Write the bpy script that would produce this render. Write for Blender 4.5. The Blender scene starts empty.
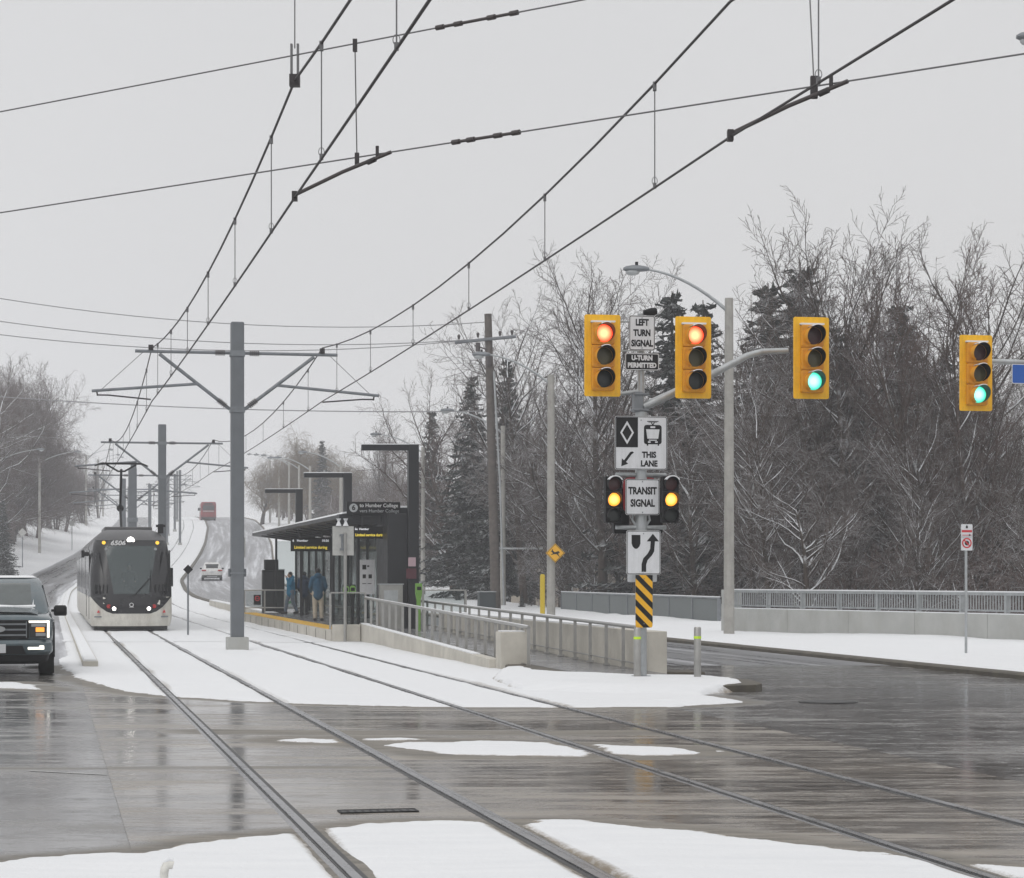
import bpy, bmesh, math, random
import numpy as np
from mathutils import Vector, Matrix

R = math.radians
SC = bpy.context.scene
COL = SC.collection
random.seed(7)
rng = np.random.default_rng(11)

# ------------------------------------------------------------------ camera
F = 2200.0            # focal length in pixels of the 1024 px wide picture
CX, HY = 512.0, 577.0  # principal column and horizon row
H = 1.85              # eye height
cam_d = bpy.data.cameras.new('camera')
cam = bpy.data.objects.new('camera', cam_d)
COL.objects.link(cam)
cam.location = (0, 0, H)
cam.rotation_euler = (R(90), 0, 0)
cam_d.sensor_fit = 'HORIZONTAL'
cam_d.sensor_width = 36.0
cam_d.lens = 36.0 * F / 1024.0
cam_d.shift_y = (HY - 439.0) / 1024.0
cam_d.clip_start = 0.1
cam_d.clip_end = 3000
SC.camera = cam

# ------------------------------------------------------------------ sky, sun, exposure
SUN_EL, SUN_ROT = R(48), R(205)
world = bpy.data.worlds.new('World')
SC.world = world
world.use_nodes = True
nt = world.node_tree
nt.nodes.clear()
wo = nt.nodes.new('ShaderNodeOutputWorld')
bg = nt.nodes.new('ShaderNodeBackground')
bg.inputs['Strength'].default_value = 0.1
sky = nt.nodes.new('ShaderNodeTexSky')
sky.sky_type = 'NISHITA'
sky.sun_disc = False
sky.sun_elevation = SUN_EL
sky.sun_rotation = SUN_ROT
sky.air_density = 2.0
sky.dust_density = 6.0
hs = nt.nodes.new('ShaderNodeHueSaturation')
hs.inputs['Saturation'].default_value = 0.06
nt.links.new(sky.outputs[0], hs.inputs['Color'])
tc = nt.nodes.new('ShaderNodeTexCoord')
sp = nt.nodes.new('ShaderNodeSeparateXYZ')
nt.links.new(tc.outputs['Generated'], sp.inputs[0])
rp = nt.nodes.new('ShaderNodeValToRGB')       # cloud deck: brighter overhead than near the horizon
rp.color_ramp.elements[0].position = 0.0
rp.color_ramp.elements[0].color = (0.540, 0.541, 0.548, 1)
rp.color_ramp.elements[1].position = 1.0
rp.color_ramp.elements[1].color = (.88, .88, .885, 1)
e = rp.color_ramp.elements.new(0.30); e.color = (0.535, 0.537, 0.545, 1)
e = rp.color_ramp.elements.new(0.60); e.color = (0.74, 0.742, 0.75, 1)
nt.links.new(sp.outputs['Z'], rp.inputs[0])
nz = nt.nodes.new('ShaderNodeTexNoise')
nz.inputs['Scale'].default_value = 3.0
nz.inputs['Detail'].default_value = 3.0
nt.links.new(tc.outputs['Generated'], nz.inputs['Vector'])
mr = nt.nodes.new('ShaderNodeMapRange')
mr.inputs['To Min'].default_value = 12.9
mr.inputs['To Max'].default_value = 14.3
nt.links.new(nz.outputs['Fac'], mr.inputs['Value'])
vm = nt.nodes.new('ShaderNodeVectorMath'); vm.operation = 'SCALE'
nt.links.new(rp.outputs[0], vm.inputs[0]); nt.links.new(mr.outputs[0], vm.inputs['Scale'])
mx = nt.nodes.new('ShaderNodeMixRGB'); mx.inputs[0].default_value = 0.92
nt.links.new(hs.outputs[0], mx.inputs[1]); nt.links.new(vm.outputs[0], mx.inputs[2])
nt.links.new(mx.outputs[0], bg.inputs['Color'])
nt.links.new(bg.outputs[0], wo.inputs['Surface'])

sun_d = bpy.data.lights.new('sun', 'SUN')
sun = bpy.data.objects.new('sun', sun_d)
COL.objects.link(sun)
sun_d.energy = 0.5
sun_d.angle = R(30)
sun_d.color = (1.0, 0.97, 0.93)
sd_ = Vector((math.sin(SUN_ROT) * math.cos(SUN_EL), math.cos(SUN_ROT) * math.cos(SUN_EL), math.sin(SUN_EL)))
sun.rotation_euler = sd_.to_track_quat('Z', 'Y').to_euler()
sun.location = (0, 0, 80)

SC.view_settings.view_transform = 'Standard'
SC.view_settings.look = 'None'
SC.view_settings.exposure = 0.0
SC.view_settings.gamma = 1.0
SC.view_settings.use_curve_mapping = False
SC.render.engine = 'CYCLES'
cy = SC.cycles
cy.use_denoising = True
try:
    cy.denoiser = 'OPENIMAGEDENOISE'
    cy.denoising_input_passes = 'RGB_ALBEDO_NORMAL'
except Exception:
    pass
cy.max_bounces = 6
cy.diffuse_bounces = 3
cy.glossy_bounces = 3
cy.transmission_bounces = 4
cy.transparent_max_bounces = 10
cy.volume_bounces = 1
cy.sample_clamp_indirect = 4.0
cy.use_adaptive_sampling = True
cy.adaptive_threshold = 0.01

# ------------------------------------------------------------------ alignment of the street
SLOPE = 462.0 / F
TH = math.atan(SLOPE)          # heading of the tracks, anticlockwise from the view axis


def _smooth(xs, ys, w=26.0):
    g = np.arange(-200.0, 1200.0, 1.0)
    v = np.interp(g, xs, ys)
    k = np.hanning(int(w) * 2 + 1); k /= k.sum()
    v = np.convolve(np.pad(v, int(w), mode='edge'), k, mode='valid')
    return g, v


_zg, _zv = _smooth([-100, 100, 125, 150, 178, 200, 250, 275, 330, 367, 420, 500, 1000],
                   [0, 0, .12, .5, 1.1, 1.7, 4.3, 6.0, 9.2, 11.3, 13.3, 14.0, 14.0], 14)
_sg, _sv = _smooth([-100, 125, 160, 195, 230, 275, 330, 367, 420, 500, 1000],
                   [0, 0, .55, 2.2, 5.7, 10.0, 14.3, 16.5, 18.5, 19.5, 19.5], 14)


def EZ(Y): return np.interp(Y, _zg, _zv)
def SH(Y): return np.interp(Y, _sg, _sv)
def TX(L, Y): return -SLOPE * np.asarray(Y) + L + SH(Y)
def toL(X, Y): return X + SLOPE * np.asarray(Y) - SH(Y)
def sst(a, b, x):
    t = np.clip((np.asarray(x, dtype=float) - a) / (b - a), 0, 1)
    return t * t * (3 - 2 * t)


def gz(L, Y):
    """terrain beside the street, relative to the street level"""
    L = np.asarray(L, dtype=float); Y = np.asarray(Y, dtype=float)
    left = np.clip(0.22 * (-7 - L), 0, 3.2) * sst(60, 150, Y)
    near = -2.6 * sst(27, 35, L)
    far = np.clip(0.09 * (L - 27), 0, 7)
    k = sst(125, 190, Y)
    right = np.where(L > 27, near * (1 - k) + far * k, 0)
    return left + right


def ground_at(X, Y):
    return float(EZ(Y) + gz(toL(X, Y), Y))


def heading(Y):
    d = (TX(0, Y + 2) - TX(0, Y - 2)) / 4.0
    return math.atan2(-float(d), 1.0)


def P(L, Y, z=0.0):
    return Vector((float(TX(L, Y)), float(Y), float(EZ(Y)) + z))


def px(x, y, Z):
    return Vector(((x - CX) / F * Z, Z, H + (HY - y) / F * Z))


def gLY(x, y, z=0.0):
    """(L, Y) of the ground point seen at a picture point (measured off the photograph)"""
    Y = F * (H - z) / (y - HY)
    return (x - CX) / F * Y + SLOPE * Y - float(SH(Y)), Y


# ------------------------------------------------------------------ value noise
_perm = rng.random((256, 256))


def vnoise(x, y):
    xi = np.floor(x).astype(int); yi = np.floor(y).astype(int)
    fx = x - xi; fy = y - yi
    fx = fx * fx * (3 - 2 * fx); fy = fy * fy * (3 - 2 * fy)
    a = _perm[xi & 255, yi & 255]; b = _perm[(xi + 1) & 255, yi & 255]
    c = _perm[xi & 255, (yi + 1) & 255]; d = _perm[(xi + 1) & 255, (yi + 1) & 255]
    return (a * (1 - fx) + b * fx) * (1 - fy) + (c * (1 - fx) + d * fx) * fy


def fbm(x, y, o=4):
    s = 0; a = .5; f = 1.0
    for i in range(o):
        s = s + a * (vnoise(x * f + 17.3 * i, y * f + 5.1 * i) - .5); a *= .5; f *= 2.1
    return s


# ------------------------------------------------------------------ materials
def mat(name, col, rough=.6, metal=0.0, spec=.5, emit=None, es=0, var=0.0, vscale=8.0, bump=0.0, bscale=40.0, coat=0.0):
    m = bpy.data.materials.new(name)
    m.use_nodes = True
    t = m.node_tree
    b = t.nodes['Principled BSDF']
    b.inputs['Base Color'].default_value = (*col, 1)
    b.inputs['Roughness'].default_value = rough
    b.inputs['Metallic'].default_value = metal
    b.inputs['Specular IOR Level'].default_value = spec
    b.inputs['Coat Weight'].default_value = coat
    if emit:
        b.inputs['Emission Color'].default_value = (*emit, 1)
        b.inputs['Emission Strength'].default_value = es
    if var or bump:
        c = t.nodes.new('ShaderNodeTexCoord')
    if var:
        n = t.nodes.new('ShaderNodeTexNoise'); n.inputs['Scale'].default_value = vscale
        n.inputs['Detail'].default_value = 6; n.inputs['Roughness'].default_value = .65
        t.links.new(c.outputs['Object'], n.inputs['Vector'])
        r = t.nodes.new('ShaderNodeMapRange')
        r.inputs['From Min'].default_value = .3; r.inputs['From Max'].default_value = .7
        r.inputs['To Min'].default_value = 1 - var; r.inputs['To Max'].default_value = 1 + var
        t.links.new(n.outputs['Fac'], r.inputs['Value'])
        v = t.nodes.new('ShaderNodeVectorMath'); v.operation = 'SCALE'
        v.inputs[0].default_value = col
        t.links.new(r.outputs[0], v.inputs['Scale'])
        t.links.new(v.outputs[0], b.inputs['Base Color'])
        r2 = t.nodes.new('ShaderNodeMapRange')
        r2.inputs['To Min'].default_value = max(0.03, rough - .12); r2.inputs['To Max'].default_value = min(1, rough + .12)
        t.links.new(n.outputs['Fac'], r2.inputs['Value'])
        t.links.new(r2.outputs[0], b.inputs['Roughness'])
    if bump:
        n = t.nodes.new('ShaderNodeTexNoise'); n.inputs['Scale'].default_value = bscale
        n.inputs['Detail'].default_value = 4
        t.links.new(c.outputs['Object'], n.inputs['Vector'])
        bp = t.nodes.new('ShaderNodeBump'); bp.inputs['Strength'].default_value = bump
        bp.inputs['Distance'].default_value = .02
        t.links.new(n.outputs['Fac'], bp.inputs['Height'])
        t.links.new(bp.outputs[0], b.inputs['Normal'])
    return m


def nodes(m):
    t = m.node_tree
    return t, t.nodes['Principled BSDF'], (lambda k: t.nodes.new('ShaderNode' + k)), t.links.new


def ramp(t, fac, stops):
    r = t.nodes.new('ShaderNodeValToRGB')
    el = r.color_ramp.elements
    while len(el) > 1: el.remove(el[-1])
    el[0].position, el[0].color = stops[0][0], (*stops[0][1], 1)
    for p, c in stops[1:]:
        q = el.new(p); q.color = (*c, 1)
    t.links.new(fac, r.inputs[0])
    return r.outputs[0]


def g3(v): return (v, v, v)


def math_node(t, op, a, b=None, clamp=False):
    n = t.nodes.new('ShaderNodeMath'); n.operation = op; n.use_clamp = clamp
    for i, v in enumerate((a, b)):
        if v is None: continue
        if isinstance(v, (int, float)): n.inputs[i].default_value = v
        else: t.links.new(v, n.inputs[i])
    return n.outputs[0]


def mixc(t, f, a, b):
    n = t.nodes.new('ShaderNodeMixRGB')
    for i, v in enumerate((f, a, b)):
        if isinstance(v, (int, float)): n.inputs[i].default_value = v
        elif isinstance(v, tuple): n.inputs[i].default_value = (*v, 1)
        else: t.links.new(v, n.inputs[i])
    return n.outputs[0]


def noise_uv(t, sx, sy, scale=1.0, detail=5, rough=.6, src='UV'):
    c = t.nodes.new('ShaderNodeTexCoord')
    mp = t.nodes.new('ShaderNodeMapping'); mp.inputs['Scale'].default_value = (sx, sy, sx)
    t.links.new(c.outputs[src], mp.inputs['Vector'])
    n = t.nodes.new('ShaderNodeTexNoise'); n.inputs['Scale'].default_value = scale
    n.inputs['Detail'].default_value = detail; n.inputs['Roughness'].default_value = rough
    t.links.new(mp.outputs[0], n.inputs['Vector'])
    return n.outputs['Fac']


def attr(t, name):
    a = t.nodes.new('ShaderNodeAttribute'); a.attribute_name = name
    return a.outputs['Fac']


def bump(t, h, strength, dist=.01, prev=None):
    b = t.nodes.new('ShaderNodeBump'); b.inputs['Strength'].default_value = strength
    b.inputs['Distance'].default_value = dist
    t.links.new(h, b.inputs['Height'])
    if prev is not None: t.links.new(prev, b.inputs['Normal'])
    return b.outputs[0]


# snow: white, faint grain, brown grit where the attribute says it is dirty
def snow_material():
    m = mat('snow', (.84, .86, .9), .55, spec=.25)
    t, b, N, LK = nodes(m)
    d = attr(t, 'dirt')
    n1 = noise_uv(t, 1, 1, 9, 6, .7); n2 = noise_uv(t, 1, 1, 60, 3, .7)
    n3 = noise_uv(t, .25, 1.6, 3, 4, .6)
    k = math_node(t, 'MULTIPLY', d, math_node(t, 'ADD', math_node(t, 'MULTIPLY', n1, .8), n2))
    f = ramp(t, k, [(.42, g3(0)), (.75, g3(1))])
    base = mixc(t, n3, (.68, .695, .715), (.815, .82, .83))
    LK(mixc(t, f, base, (.24, .20, .15)), b.inputs['Base Color'])
    LK(bump(t, n2, .25, .02, bump(t, n1, .35, .05)), b.inputs['Normal'])
    return m


def asphalt_material(name, streaky, base_lo, base_hi, slush_col, wet=.5):
    """wet paving: UV is (across, along) in metres"""
    m = mat(name, base_lo, .3, spec=.5)
    t, b, N, LK = nodes(m)
    if streaky:
        s1 = noise_uv(t, .38, 3.4, 1.0, 8, .74); s2 = noise_uv(t, .16, .9, 1.0, 5, .62)
    else:
        s1 = noise_uv(t, .45, 1.5, 1.0, 8, .70); s2 = noise_uv(t, .12, .30, 1.0, 5, .62)
    s3 = noise_uv(t, 1, 1, 55, 3, .7)
    mixf = math_node(t, 'ADD', math_node(t, 'MULTIPLY', s1, .6), math_node(t, 'MULTIPLY', s2, .4))
    c = ramp(t, mixf, [(.40, base_lo), (.60, base_hi)])
    sl = attr(t, 'slush')
    k = math_node(t, 'MULTIPLY', sl, math_node(t, 'ADD', math_node(t, 'MULTIPLY', s1, .9), math_node(t, 'ADD', s2, math_node(t, 'MULTIPLY', s3, .3))))
    f = ramp(t, k, [(.45, g3(0)), (.95, g3(1))])
    c = mixc(t, f, c, mixc(t, ramp(t, math_node(t, 'ADD', math_node(t, 'MULTIPLY', s1, .6), math_node(t, 'MULTIPLY', s3, .4)), [(.4, g3(0)), (.6, g3(1))]), tuple(x * .5 for x in slush_col), tuple(x * 1.25 for x in slush_col)))
    LK(c, b.inputs['Base Color'])
    ro = ramp(t, mixf, [(.38, g3(.09)), (.5, g3(.17 if streaky else .14)), (.62, g3(wet))])
    ro = mixc(t, f, ro, (.6, .6, .6))
    pud = noise_uv(t, .20 if streaky else .16, .42, 1.0, 4, .55)          # standing water: smooth, level patches
    pf = ramp(t, pud, [(.50, g3(0)), (.56, g3(1))])
    pf = math_node(t, 'MULTIPLY', pf, math_node(t, 'SUBTRACT', 1.0, f))
    ro = mixc(t, math_node(t, 'MULTIPLY', pf, .8), ro, (.055, .055, .055))
    # fine broken texture: tined grooves and aggregate, half drained
    s4 = noise_uv(t, 1.6 if streaky else 2.4, 6.5 if streaky else 4.5, 1.0, 7, .78)
    df = ramp(t, s4, [(.50, g3(0)), (.60, g3(1))]); dk = ramp(t, s4, [(.33, g3(1)), (.42, g3(0))])
    c = mixc(t, math_node(t, 'MULTIPLY', df, .35), c, tuple(x * 1.15 for x in base_hi)); c = mixc(t, math_node(t, 'MULTIPLY', dk, .65), c, tuple(x * .45 for x in base_lo))
    LK(c, b.inputs['Base Color'])
    ro = mixc(t, math_node(t, 'MULTIPLY', df, .45), ro, (.5, .5, .5))
    LK(ro, b.inputs['Roughness'])
    LK(bump(t, s1, .09 if streaky else .03, .008, bump(t, s3, .06, .004)), b.inputs['Normal'])
    return m


def road_material():
    """street farther up: wheel tracks bare and wet, slush between; UV.x across"""
    m = mat('slushy_road', (.08, .08, .085), .4)
    t, b, N, LK = nodes(m)
    s1 = noise_uv(t, 2.2, .04, 1.0, 5, .6); s2 = noise_uv(t, .9, .02, 1.0, 4, .6); s3 = noise_uv(t, 3, .5, 1.0, 6, .7)
    mixf = math_node(t, 'ADD', math_node(t, 'MULTIPLY', s1, .45), math_node(t, 'ADD', math_node(t, 'MULTIPLY', s2, .4), math_node(t, 'MULTIPLY', s3, .18)))
    sl = attr(t, 'slush')
    k = math_node(t, 'ADD', mixf, math_node(t, 'MULTIPLY', sl, .16))
    c = ramp(t, k, [(.44, (.055, .056, .06)), (.56, (.17, .17, .18)), (.72, (.60, .61, .64))])
    LK(c, b.inputs['Base Color'])
    LK(ramp(t, k, [(.45, g3(.22)), (.62, g3(.55))]), b.inputs['Roughness'])
    return m


def bark_material(name, col, snowy, thr=.25):
    m = mat(name, col, .85, spec=.2)
    t, b, N, LK = nodes(m)
    ge = N('NewGeometry'); s = N('SeparateXYZ'); LK(ge.outputs['Normal'], s.inputs[0])
    c = t.nodes.new('ShaderNodeTexCoord')
    n = N('TexNoise'); n.inputs['Scale'].default_value = 1.3; n.inputs['Detail'].default_value = 5
    LK(c.outputs['Object'], n.inputs['Vector'])
    n2 = N('TexNoise'); n2.inputs['Scale'].default_value = .55; n2.inputs['Detail'].default_value = 2
    LK(c.outputs['Object'], n2.inputs['Vector'])
    k = math_node(t, 'ADD', s.outputs['Z'], math_node(t, 'MULTIPLY', math_node(t, 'SUBTRACT', n.outputs['Fac'], .5), 1.6))
    f = ramp(t, k, [(thr, g3(0)), (thr + .3, g3(snowy))])
    base = mixc(t, n2.outputs['Fac'], tuple(x * .65 for x in col), tuple(x * 1.35 for x in col))
    LK(mixc(t, f, base, (.8, .82, .85)), b.inputs['Base Color'])
    return m


def sprinkled(name, col, rough, amount, metal=0.0):
    """painted or bare material with a little snow lying on its upward faces"""
    m = mat(name, col, rough, metal)
    t, b, N, LK = nodes(m)
    ge = N('NewGeometry'); s = N('SeparateXYZ'); LK(ge.outputs['Normal'], s.inputs[0])
    c = t.nodes.new('ShaderNodeTexCoord')
    n = N('TexNoise'); n.inputs['Scale'].default_value = 5; n.inputs['Detail'].default_value = 5
    LK(c.outputs['Object'], n.inputs['Vector'])
    n2 = N('TexNoise'); n2.inputs['Scale'].default_value = 2.5; n2.inputs['Detail'].default_value = 6
    LK(c.outputs['Object'], n2.inputs['Vector'])
    k = math_node(t, 'ADD', s.outputs['Z'], math_node(t, 'MULTIPLY', math_node(t, 'SUBTRACT', n.outputs['Fac'], .5), 1.0))
    f = ramp(t, k, [(1 - amount, g3(0)), (1 - amount + .12, g3(1))])
    base = mixc(t, n2.outputs['Fac'], tuple(x * .8 for x in col), tuple(min(1, x * 1.2) for x in col))
    LK(mixc(t, f, base, (.8, .82, .86)), b.inputs['Base Color'])
    LK(mixc(t, f, (rough,) * 3, (.6, .6, .6)), b.inputs['Roughness'])
    return m


def glass_material(name, tint, opacity, rough=.03, ior=1.45, base=None):
    m = bpy.data.materials.new(name); m.use_nodes = True
    t = m.node_tree; t.nodes.clear()
    o = t.nodes.new('ShaderNodeOutputMaterial')
    tr = t.nodes.new('ShaderNodeBsdfTransparent'); tr.inputs[0].default_value = (*tint, 1)
    df = t.nodes.new('ShaderNodeBsdfPrincipled'); df.inputs['Base Color'].default_value = (*(base or [x * .12 for x in tint]), 1)
    df.inputs['Roughness'].default_value = rough
    lw = t.nodes.new('ShaderNodeLayerWeight')
    fr = t.nodes.new('ShaderNodeMath'); fr.operation = 'POWER'; fr.inputs[1].default_value = 4.0 if ior > 1.3 else 6.0
    t.links.new(lw.outputs['Facing'], fr.inputs[0])
    a = t.nodes.new('ShaderNodeMath'); a.operation = 'ADD'; a.use_clamp = True; a.inputs[1].default_value = opacity
    t.links.new(fr.outputs[0], a.inputs[0])
    mxs = t.nodes.new('ShaderNodeMixShader')
    t.links.new(a.outputs[0], mxs.inputs[0]); t.links.new(tr.outputs[0], mxs.inputs[1]); t.links.new(df.outputs[0], mxs.inputs[2])
    t.links.new(mxs.outputs[0], o.inputs[0])
    return m


def lamp_lens(name, core, rim, strength, radius):
    """a lit signal lens: LED array brighter in its middle"""
    m = bpy.data.materials.new(name); m.use_nodes = True
    t = m.node_tree; t.nodes.clear()
    o = t.nodes.new('ShaderNodeOutputMaterial'); e = t.nodes.new('ShaderNodeEmission')
    c = t.nodes.new('ShaderNodeTexCoord'); l = t.nodes.new('ShaderNodeVectorMath'); l.operation = 'LENGTH'
    fl = t.nodes.new('ShaderNodeVectorMath'); fl.operation = 'MULTIPLY'; fl.inputs[1].default_value = (1, 0, 1)
    t.links.new(c.outputs['Object'], fl.inputs[0]); t.links.new(fl.outputs[0], l.inputs[0])
    d = math_node(t, 'DIVIDE', l.outputs['Value'], radius)
    t.links.new(ramp(t, d, [(.30, core), (.72, tuple((p + 2 * q) / 3 for p, q in zip(core, rim))), (.97, rim)]), e.inputs[0])
    e.inputs[1].default_value = strength
    t.links.new(e.outputs[0], o.inputs[0])
    return m


def grime(m, col, amount=.6, sx=3.0, sz=.5):
    """run-down dirt streaks and blotches mixed over a plain coloured material"""
    t, b, N, LK = nodes(m)
    n1 = noise_uv(t, sx, sx, 1.0, 6, .7, 'Object'); 
    c = t.nodes.new('ShaderNodeTexCoord'); mp = t.nodes.new('ShaderNodeMapping'); mp.inputs['Scale'].default_value = (sx * 2.2, sx * 2.2, sz)
    LK(c.outputs['Object'], mp.inputs['Vector'])
    n = N('TexNoise'); n.inputs['Scale'].default_value = 1.6; n.inputs['Detail'].default_value = 6; n.inputs['Roughness'].default_value = .7
    LK(mp.outputs[0], n.inputs['Vector'])
    k = math_node(t, 'ADD', math_node(t, 'MULTIPLY', n.outputs['Fac'], .6), math_node(t, 'MULTIPLY', n1, .4))
    f = math_node(t, 'MULTIPLY', ramp(t, k, [(.47, g3(0)), (.68, g3(1))]), amount)
    src = b.inputs['Base Color'].links[0].from_socket if b.inputs['Base Color'].links else tuple(b.inputs['Base Color'].default_value[:3])
    LK(mixc(t, f, src, col), b.inputs['Base Color'])


M = {}
M['snow'] = snow_material()
M['asphalt'] = asphalt_material('wet_asphalt', False, (.038, .037, .036), (.17, .163, .155), (.16, .145, .122), .42)
M['slab'] = asphalt_material('wet_track_concrete', True, (.036, .031, .026), (.26, .23, .195), (.165, .148, .122), .46)
M['road'] = road_material()
M['rail'] = mat('worn_rail_steel', (.30, .30, .31), .28, .9, var=.25, vscale=3)
M['rubber'] = mat('black_rubber', (.018, .018, .018), .5)
M['concrete'] = mat('pale_concrete', (.50, .475, .42), .8, var=.14, vscale=1.6, bump=.15, bscale=30)
M['concrete_grey'] = mat('grey_concrete', (.40, .405, .39), .8, var=.10, vscale=1.2, bump=.12, bscale=25)
M['kerb'] = mat('dirty_kerb_concrete', (.085, .075, .058), .75, var=.35, vscale=3)
M['ramp_floor'] = mat('wet_ramp_floor', (.16, .16, .165), .25, var=.25, vscale=1.5)
M['pole'] = mat('grey_painted_steel', (.145, .157, .170), .5, .2, var=.12, vscale=2)
M['galv'] = mat('galvanised_steel', (.42, .44, .45), .42, .55, var=.18, vscale=6)
M['galv_dark'] = mat('weathered_galvanised_steel', (.20, .215, .23), .55, .4, var=.2, vscale=5)
M['stainless'] = mat('brushed_stainless', (.36, .355, .34), .36, .8, var=.12, vscale=5)
M['lamp_pole'] = mat('spun_concrete_pole', (.36, .35, .325), .8, var=.18, vscale=3)
M['wood'] = mat('weathered_wood', (.105, .09, .08), .85, var=.35, vscale=4)
M['black'] = mat('black_steel', (.013, .014, .017), .45, .2, var=.2, vscale=3)
M['black_matt'] = mat('black_plastic', (.006, .006, .007), .6, spec=.3)
M['wire'] = mat('dark_copper_wire', (.045, .04, .042), .6, .3)
M['wire_thin'] = mat('grey_cable', (.16, .16, .165), .6, .3)
M['cable'] = mat('utility_cable', (.26, .26, .27), .6)
M['insul'] = mat('insulator', (.06, .05, .05), .5)
M['sig_yellow'] = mat('signal_yellow', (.92, .50, .006), .45, var=.07, vscale=5)
M['sig_orange'] = mat('signal_housing_yellow', (.72, .315, .010), .45, var=.1, vscale=9)
M['sign_white'] = mat('sign_white', (.68, .69, .71), .45, var=.05, vscale=5)
M['sign_black'] = mat('sign_black', (.007, .007, .008), .5, spec=.3)
M['sign_red'] = mat('sign_red', (.55, .03, .04), .5)
M['sign_yellow'] = mat('sign_yellow', (.80, .42, .012), .5, var=.05)
M['sign_blue'] = mat('sign_blue', (.012, .10, .42), .45)
M['sign_back'] = mat('bare_aluminium', (.47, .47, .45), .5, .3, var=.15, vscale=6)
M['lime'] = mat('lime_band', (.55, .80, .03), .5)
M['green'] = mat('green_machine', (.15, .32, .055), .45)
M['yellow_strip'] = mat('tactile_yellow', (.62, .36, .03), .65, var=.15, vscale=4, bump=.3, bscale=60)
M['post_yellow'] = mat('post_yellow', (.62, .45, .02), .55)
M['glass_shelter'] = glass_material('shelter_glass', (.86, .885, .88), .06, .03, 1.22)
M['glass_cab'] = glass_material('tinted_windscreen', (.62, .70, .70), .72, .03, 1.45, (.085, .105, .108))
M['glass_truck'] = mat('windscreen_glass', (.055, .068, .068), .05, spec=.8, var=.25, vscale=2.5)  # base colour lightened to stand in for sky reflected in the glass
M['glass_dark'] = mat('dark_glazing', (.012, .015, .017), .06, spec=.6)
M['lens_off_red'] = mat('unlit_red_lens', (.06, .012, .012), .3)
M['lens_off_amber'] = mat('unlit_amber_lens', (.10, .085, .03), .3)
M['lens_off_green'] = mat('unlit_green_lens', (.015, .02, .018), .3)
M['lens_red'] = lamp_lens('lit_red_lens', (1.0, .52, .24), (1.0, .05, .015), 2.1, .15)
M['lens_green'] = lamp_lens('lit_green_lens', (.55, 1.0, .90), (.01, .62, .42), 1.6, .15)
M['lens_amber'] = lamp_lens('lit_amber_lens', (1.0, .74, .20), (1.0, .32, .01), 1.8, .115)
M['headlight'] = mat('lit_headlamp', (.9, .9, .9), .3, emit=(1.0, .96, .88), es=9)
M['headlight_soft'] = mat('lit_running_lamp', (.9, .9, .9), .3, emit=(1.0, .92, .78), es=1.25)
M['amber_lamp'] = mat('lit_amber_lamp', (.8, .4, .05), .3, emit=(1.0, .30, .05), es=1.15)
M['amber_small'] = mat('small_amber_lamp', (.6, .35, .05), .3, emit=(1.0, .60, .05), es=1.0)
M['led_yellow'] = mat('led_text_yellow', (.4, .3, .02), .4, emit=(1.0, .78, .08), es=.55)
M['led_white'] = mat('led_text_white', (.5, .5, .5), .4, emit=(.9, .92, 1.0), es=.55)
M['white_text'] = mat('white_lettering', (.62, .62, .62), .5)
M['tram_white'] = mat('tram_white_paint', (.62, .60, .545), .35, var=.10, vscale=2.5)
M['tram_black'] = mat('tram_black_paint', (.008, .008, .010), .25, var=.2, vscale=2)
M['tram_roof'] = mat('tram_roof_grey', (.085, .085, .088), .5, var=.2, vscale=2)
M['truck_blue'] = mat('truck_slate_blue_paint', (.070, .098, .112), .24, .25, var=.15, vscale=2, coat=.5)
M['chrome'] = mat('satin_metal_trim', (.35, .36, .37), .3, .8)
M['tyre'] = mat('tyre_rubber', (.016, .016, .016), .8)
M['car_white'] = mat('car_white_paint', (.62, .62, .61), .3, var=.1, vscale=2)
M['bus_red'] = mat('bus_red_paint', (.20, .018, .022), .4, var=.15, vscale=1.5)
M['tail_red'] = mat('tail_lamp_red', (.35, .01, .012), .3)
M['plate'] = mat('licence_plate', (.55, .56, .58), .5)
M['teal_coat'] = mat('teal_jacket', (.02, .17, .30), .85, var=.2, vscale=9)
M['navy_coat'] = mat('navy_jacket', (.022, .045, .10), .85, var=.2, vscale=9)
M['blue_coat'] = mat('dark_blue_parka', (.022, .075, .13), .85, var=.2, vscale=9)
M['jeans'] = mat('grey_blue_jeans', (.13, .16, .20), .9, var=.2, vscale=12)
M['trousers_dark'] = mat('dark_trousers', (.02, .02, .025), .9)
M['trousers_tan'] = mat('tan_trousers', (.42, .37, .30), .9, var=.12, vscale=9)
M['skin'] = mat('skin', (.42, .26, .19), .55)
M['hair'] = mat('dark_hair', (.012, .010, .009), .6)
M['shoe'] = mat('dark_shoes', (.018, .016, .016), .6)
M['hi_vis'] = mat('dark_uniform', (.03, .03, .04), .9)
M['bark'] = bark_material('bark_snowy', (.050, .037, .029), .9, .18)
M['twig'] = bark_material('twigs_brown', (.070, .048, .038), .62, .42)
M['twig_red'] = bark_material('twigs_reddish', (.088, .056, .046), .36, .5)
M['bark_brown'] = bark_material('bark_reddish_brown', (.060, .041, .033), .85, .28)
M['bark_pale'] = bark_material('bark_frosted', (.085, .058, .050), .6, .35)
M['needles'] = bark_material('spruce_needles', (.022, .028, .023), .50, .74)
M['willow'] = bark_material('willow_twigs', (.155, .115, .065), .3, .6)
M['wood_floor'] = M['snow']
M['rock'] = mat('utility_box_green', (.035, .045, .048), .6)

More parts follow.
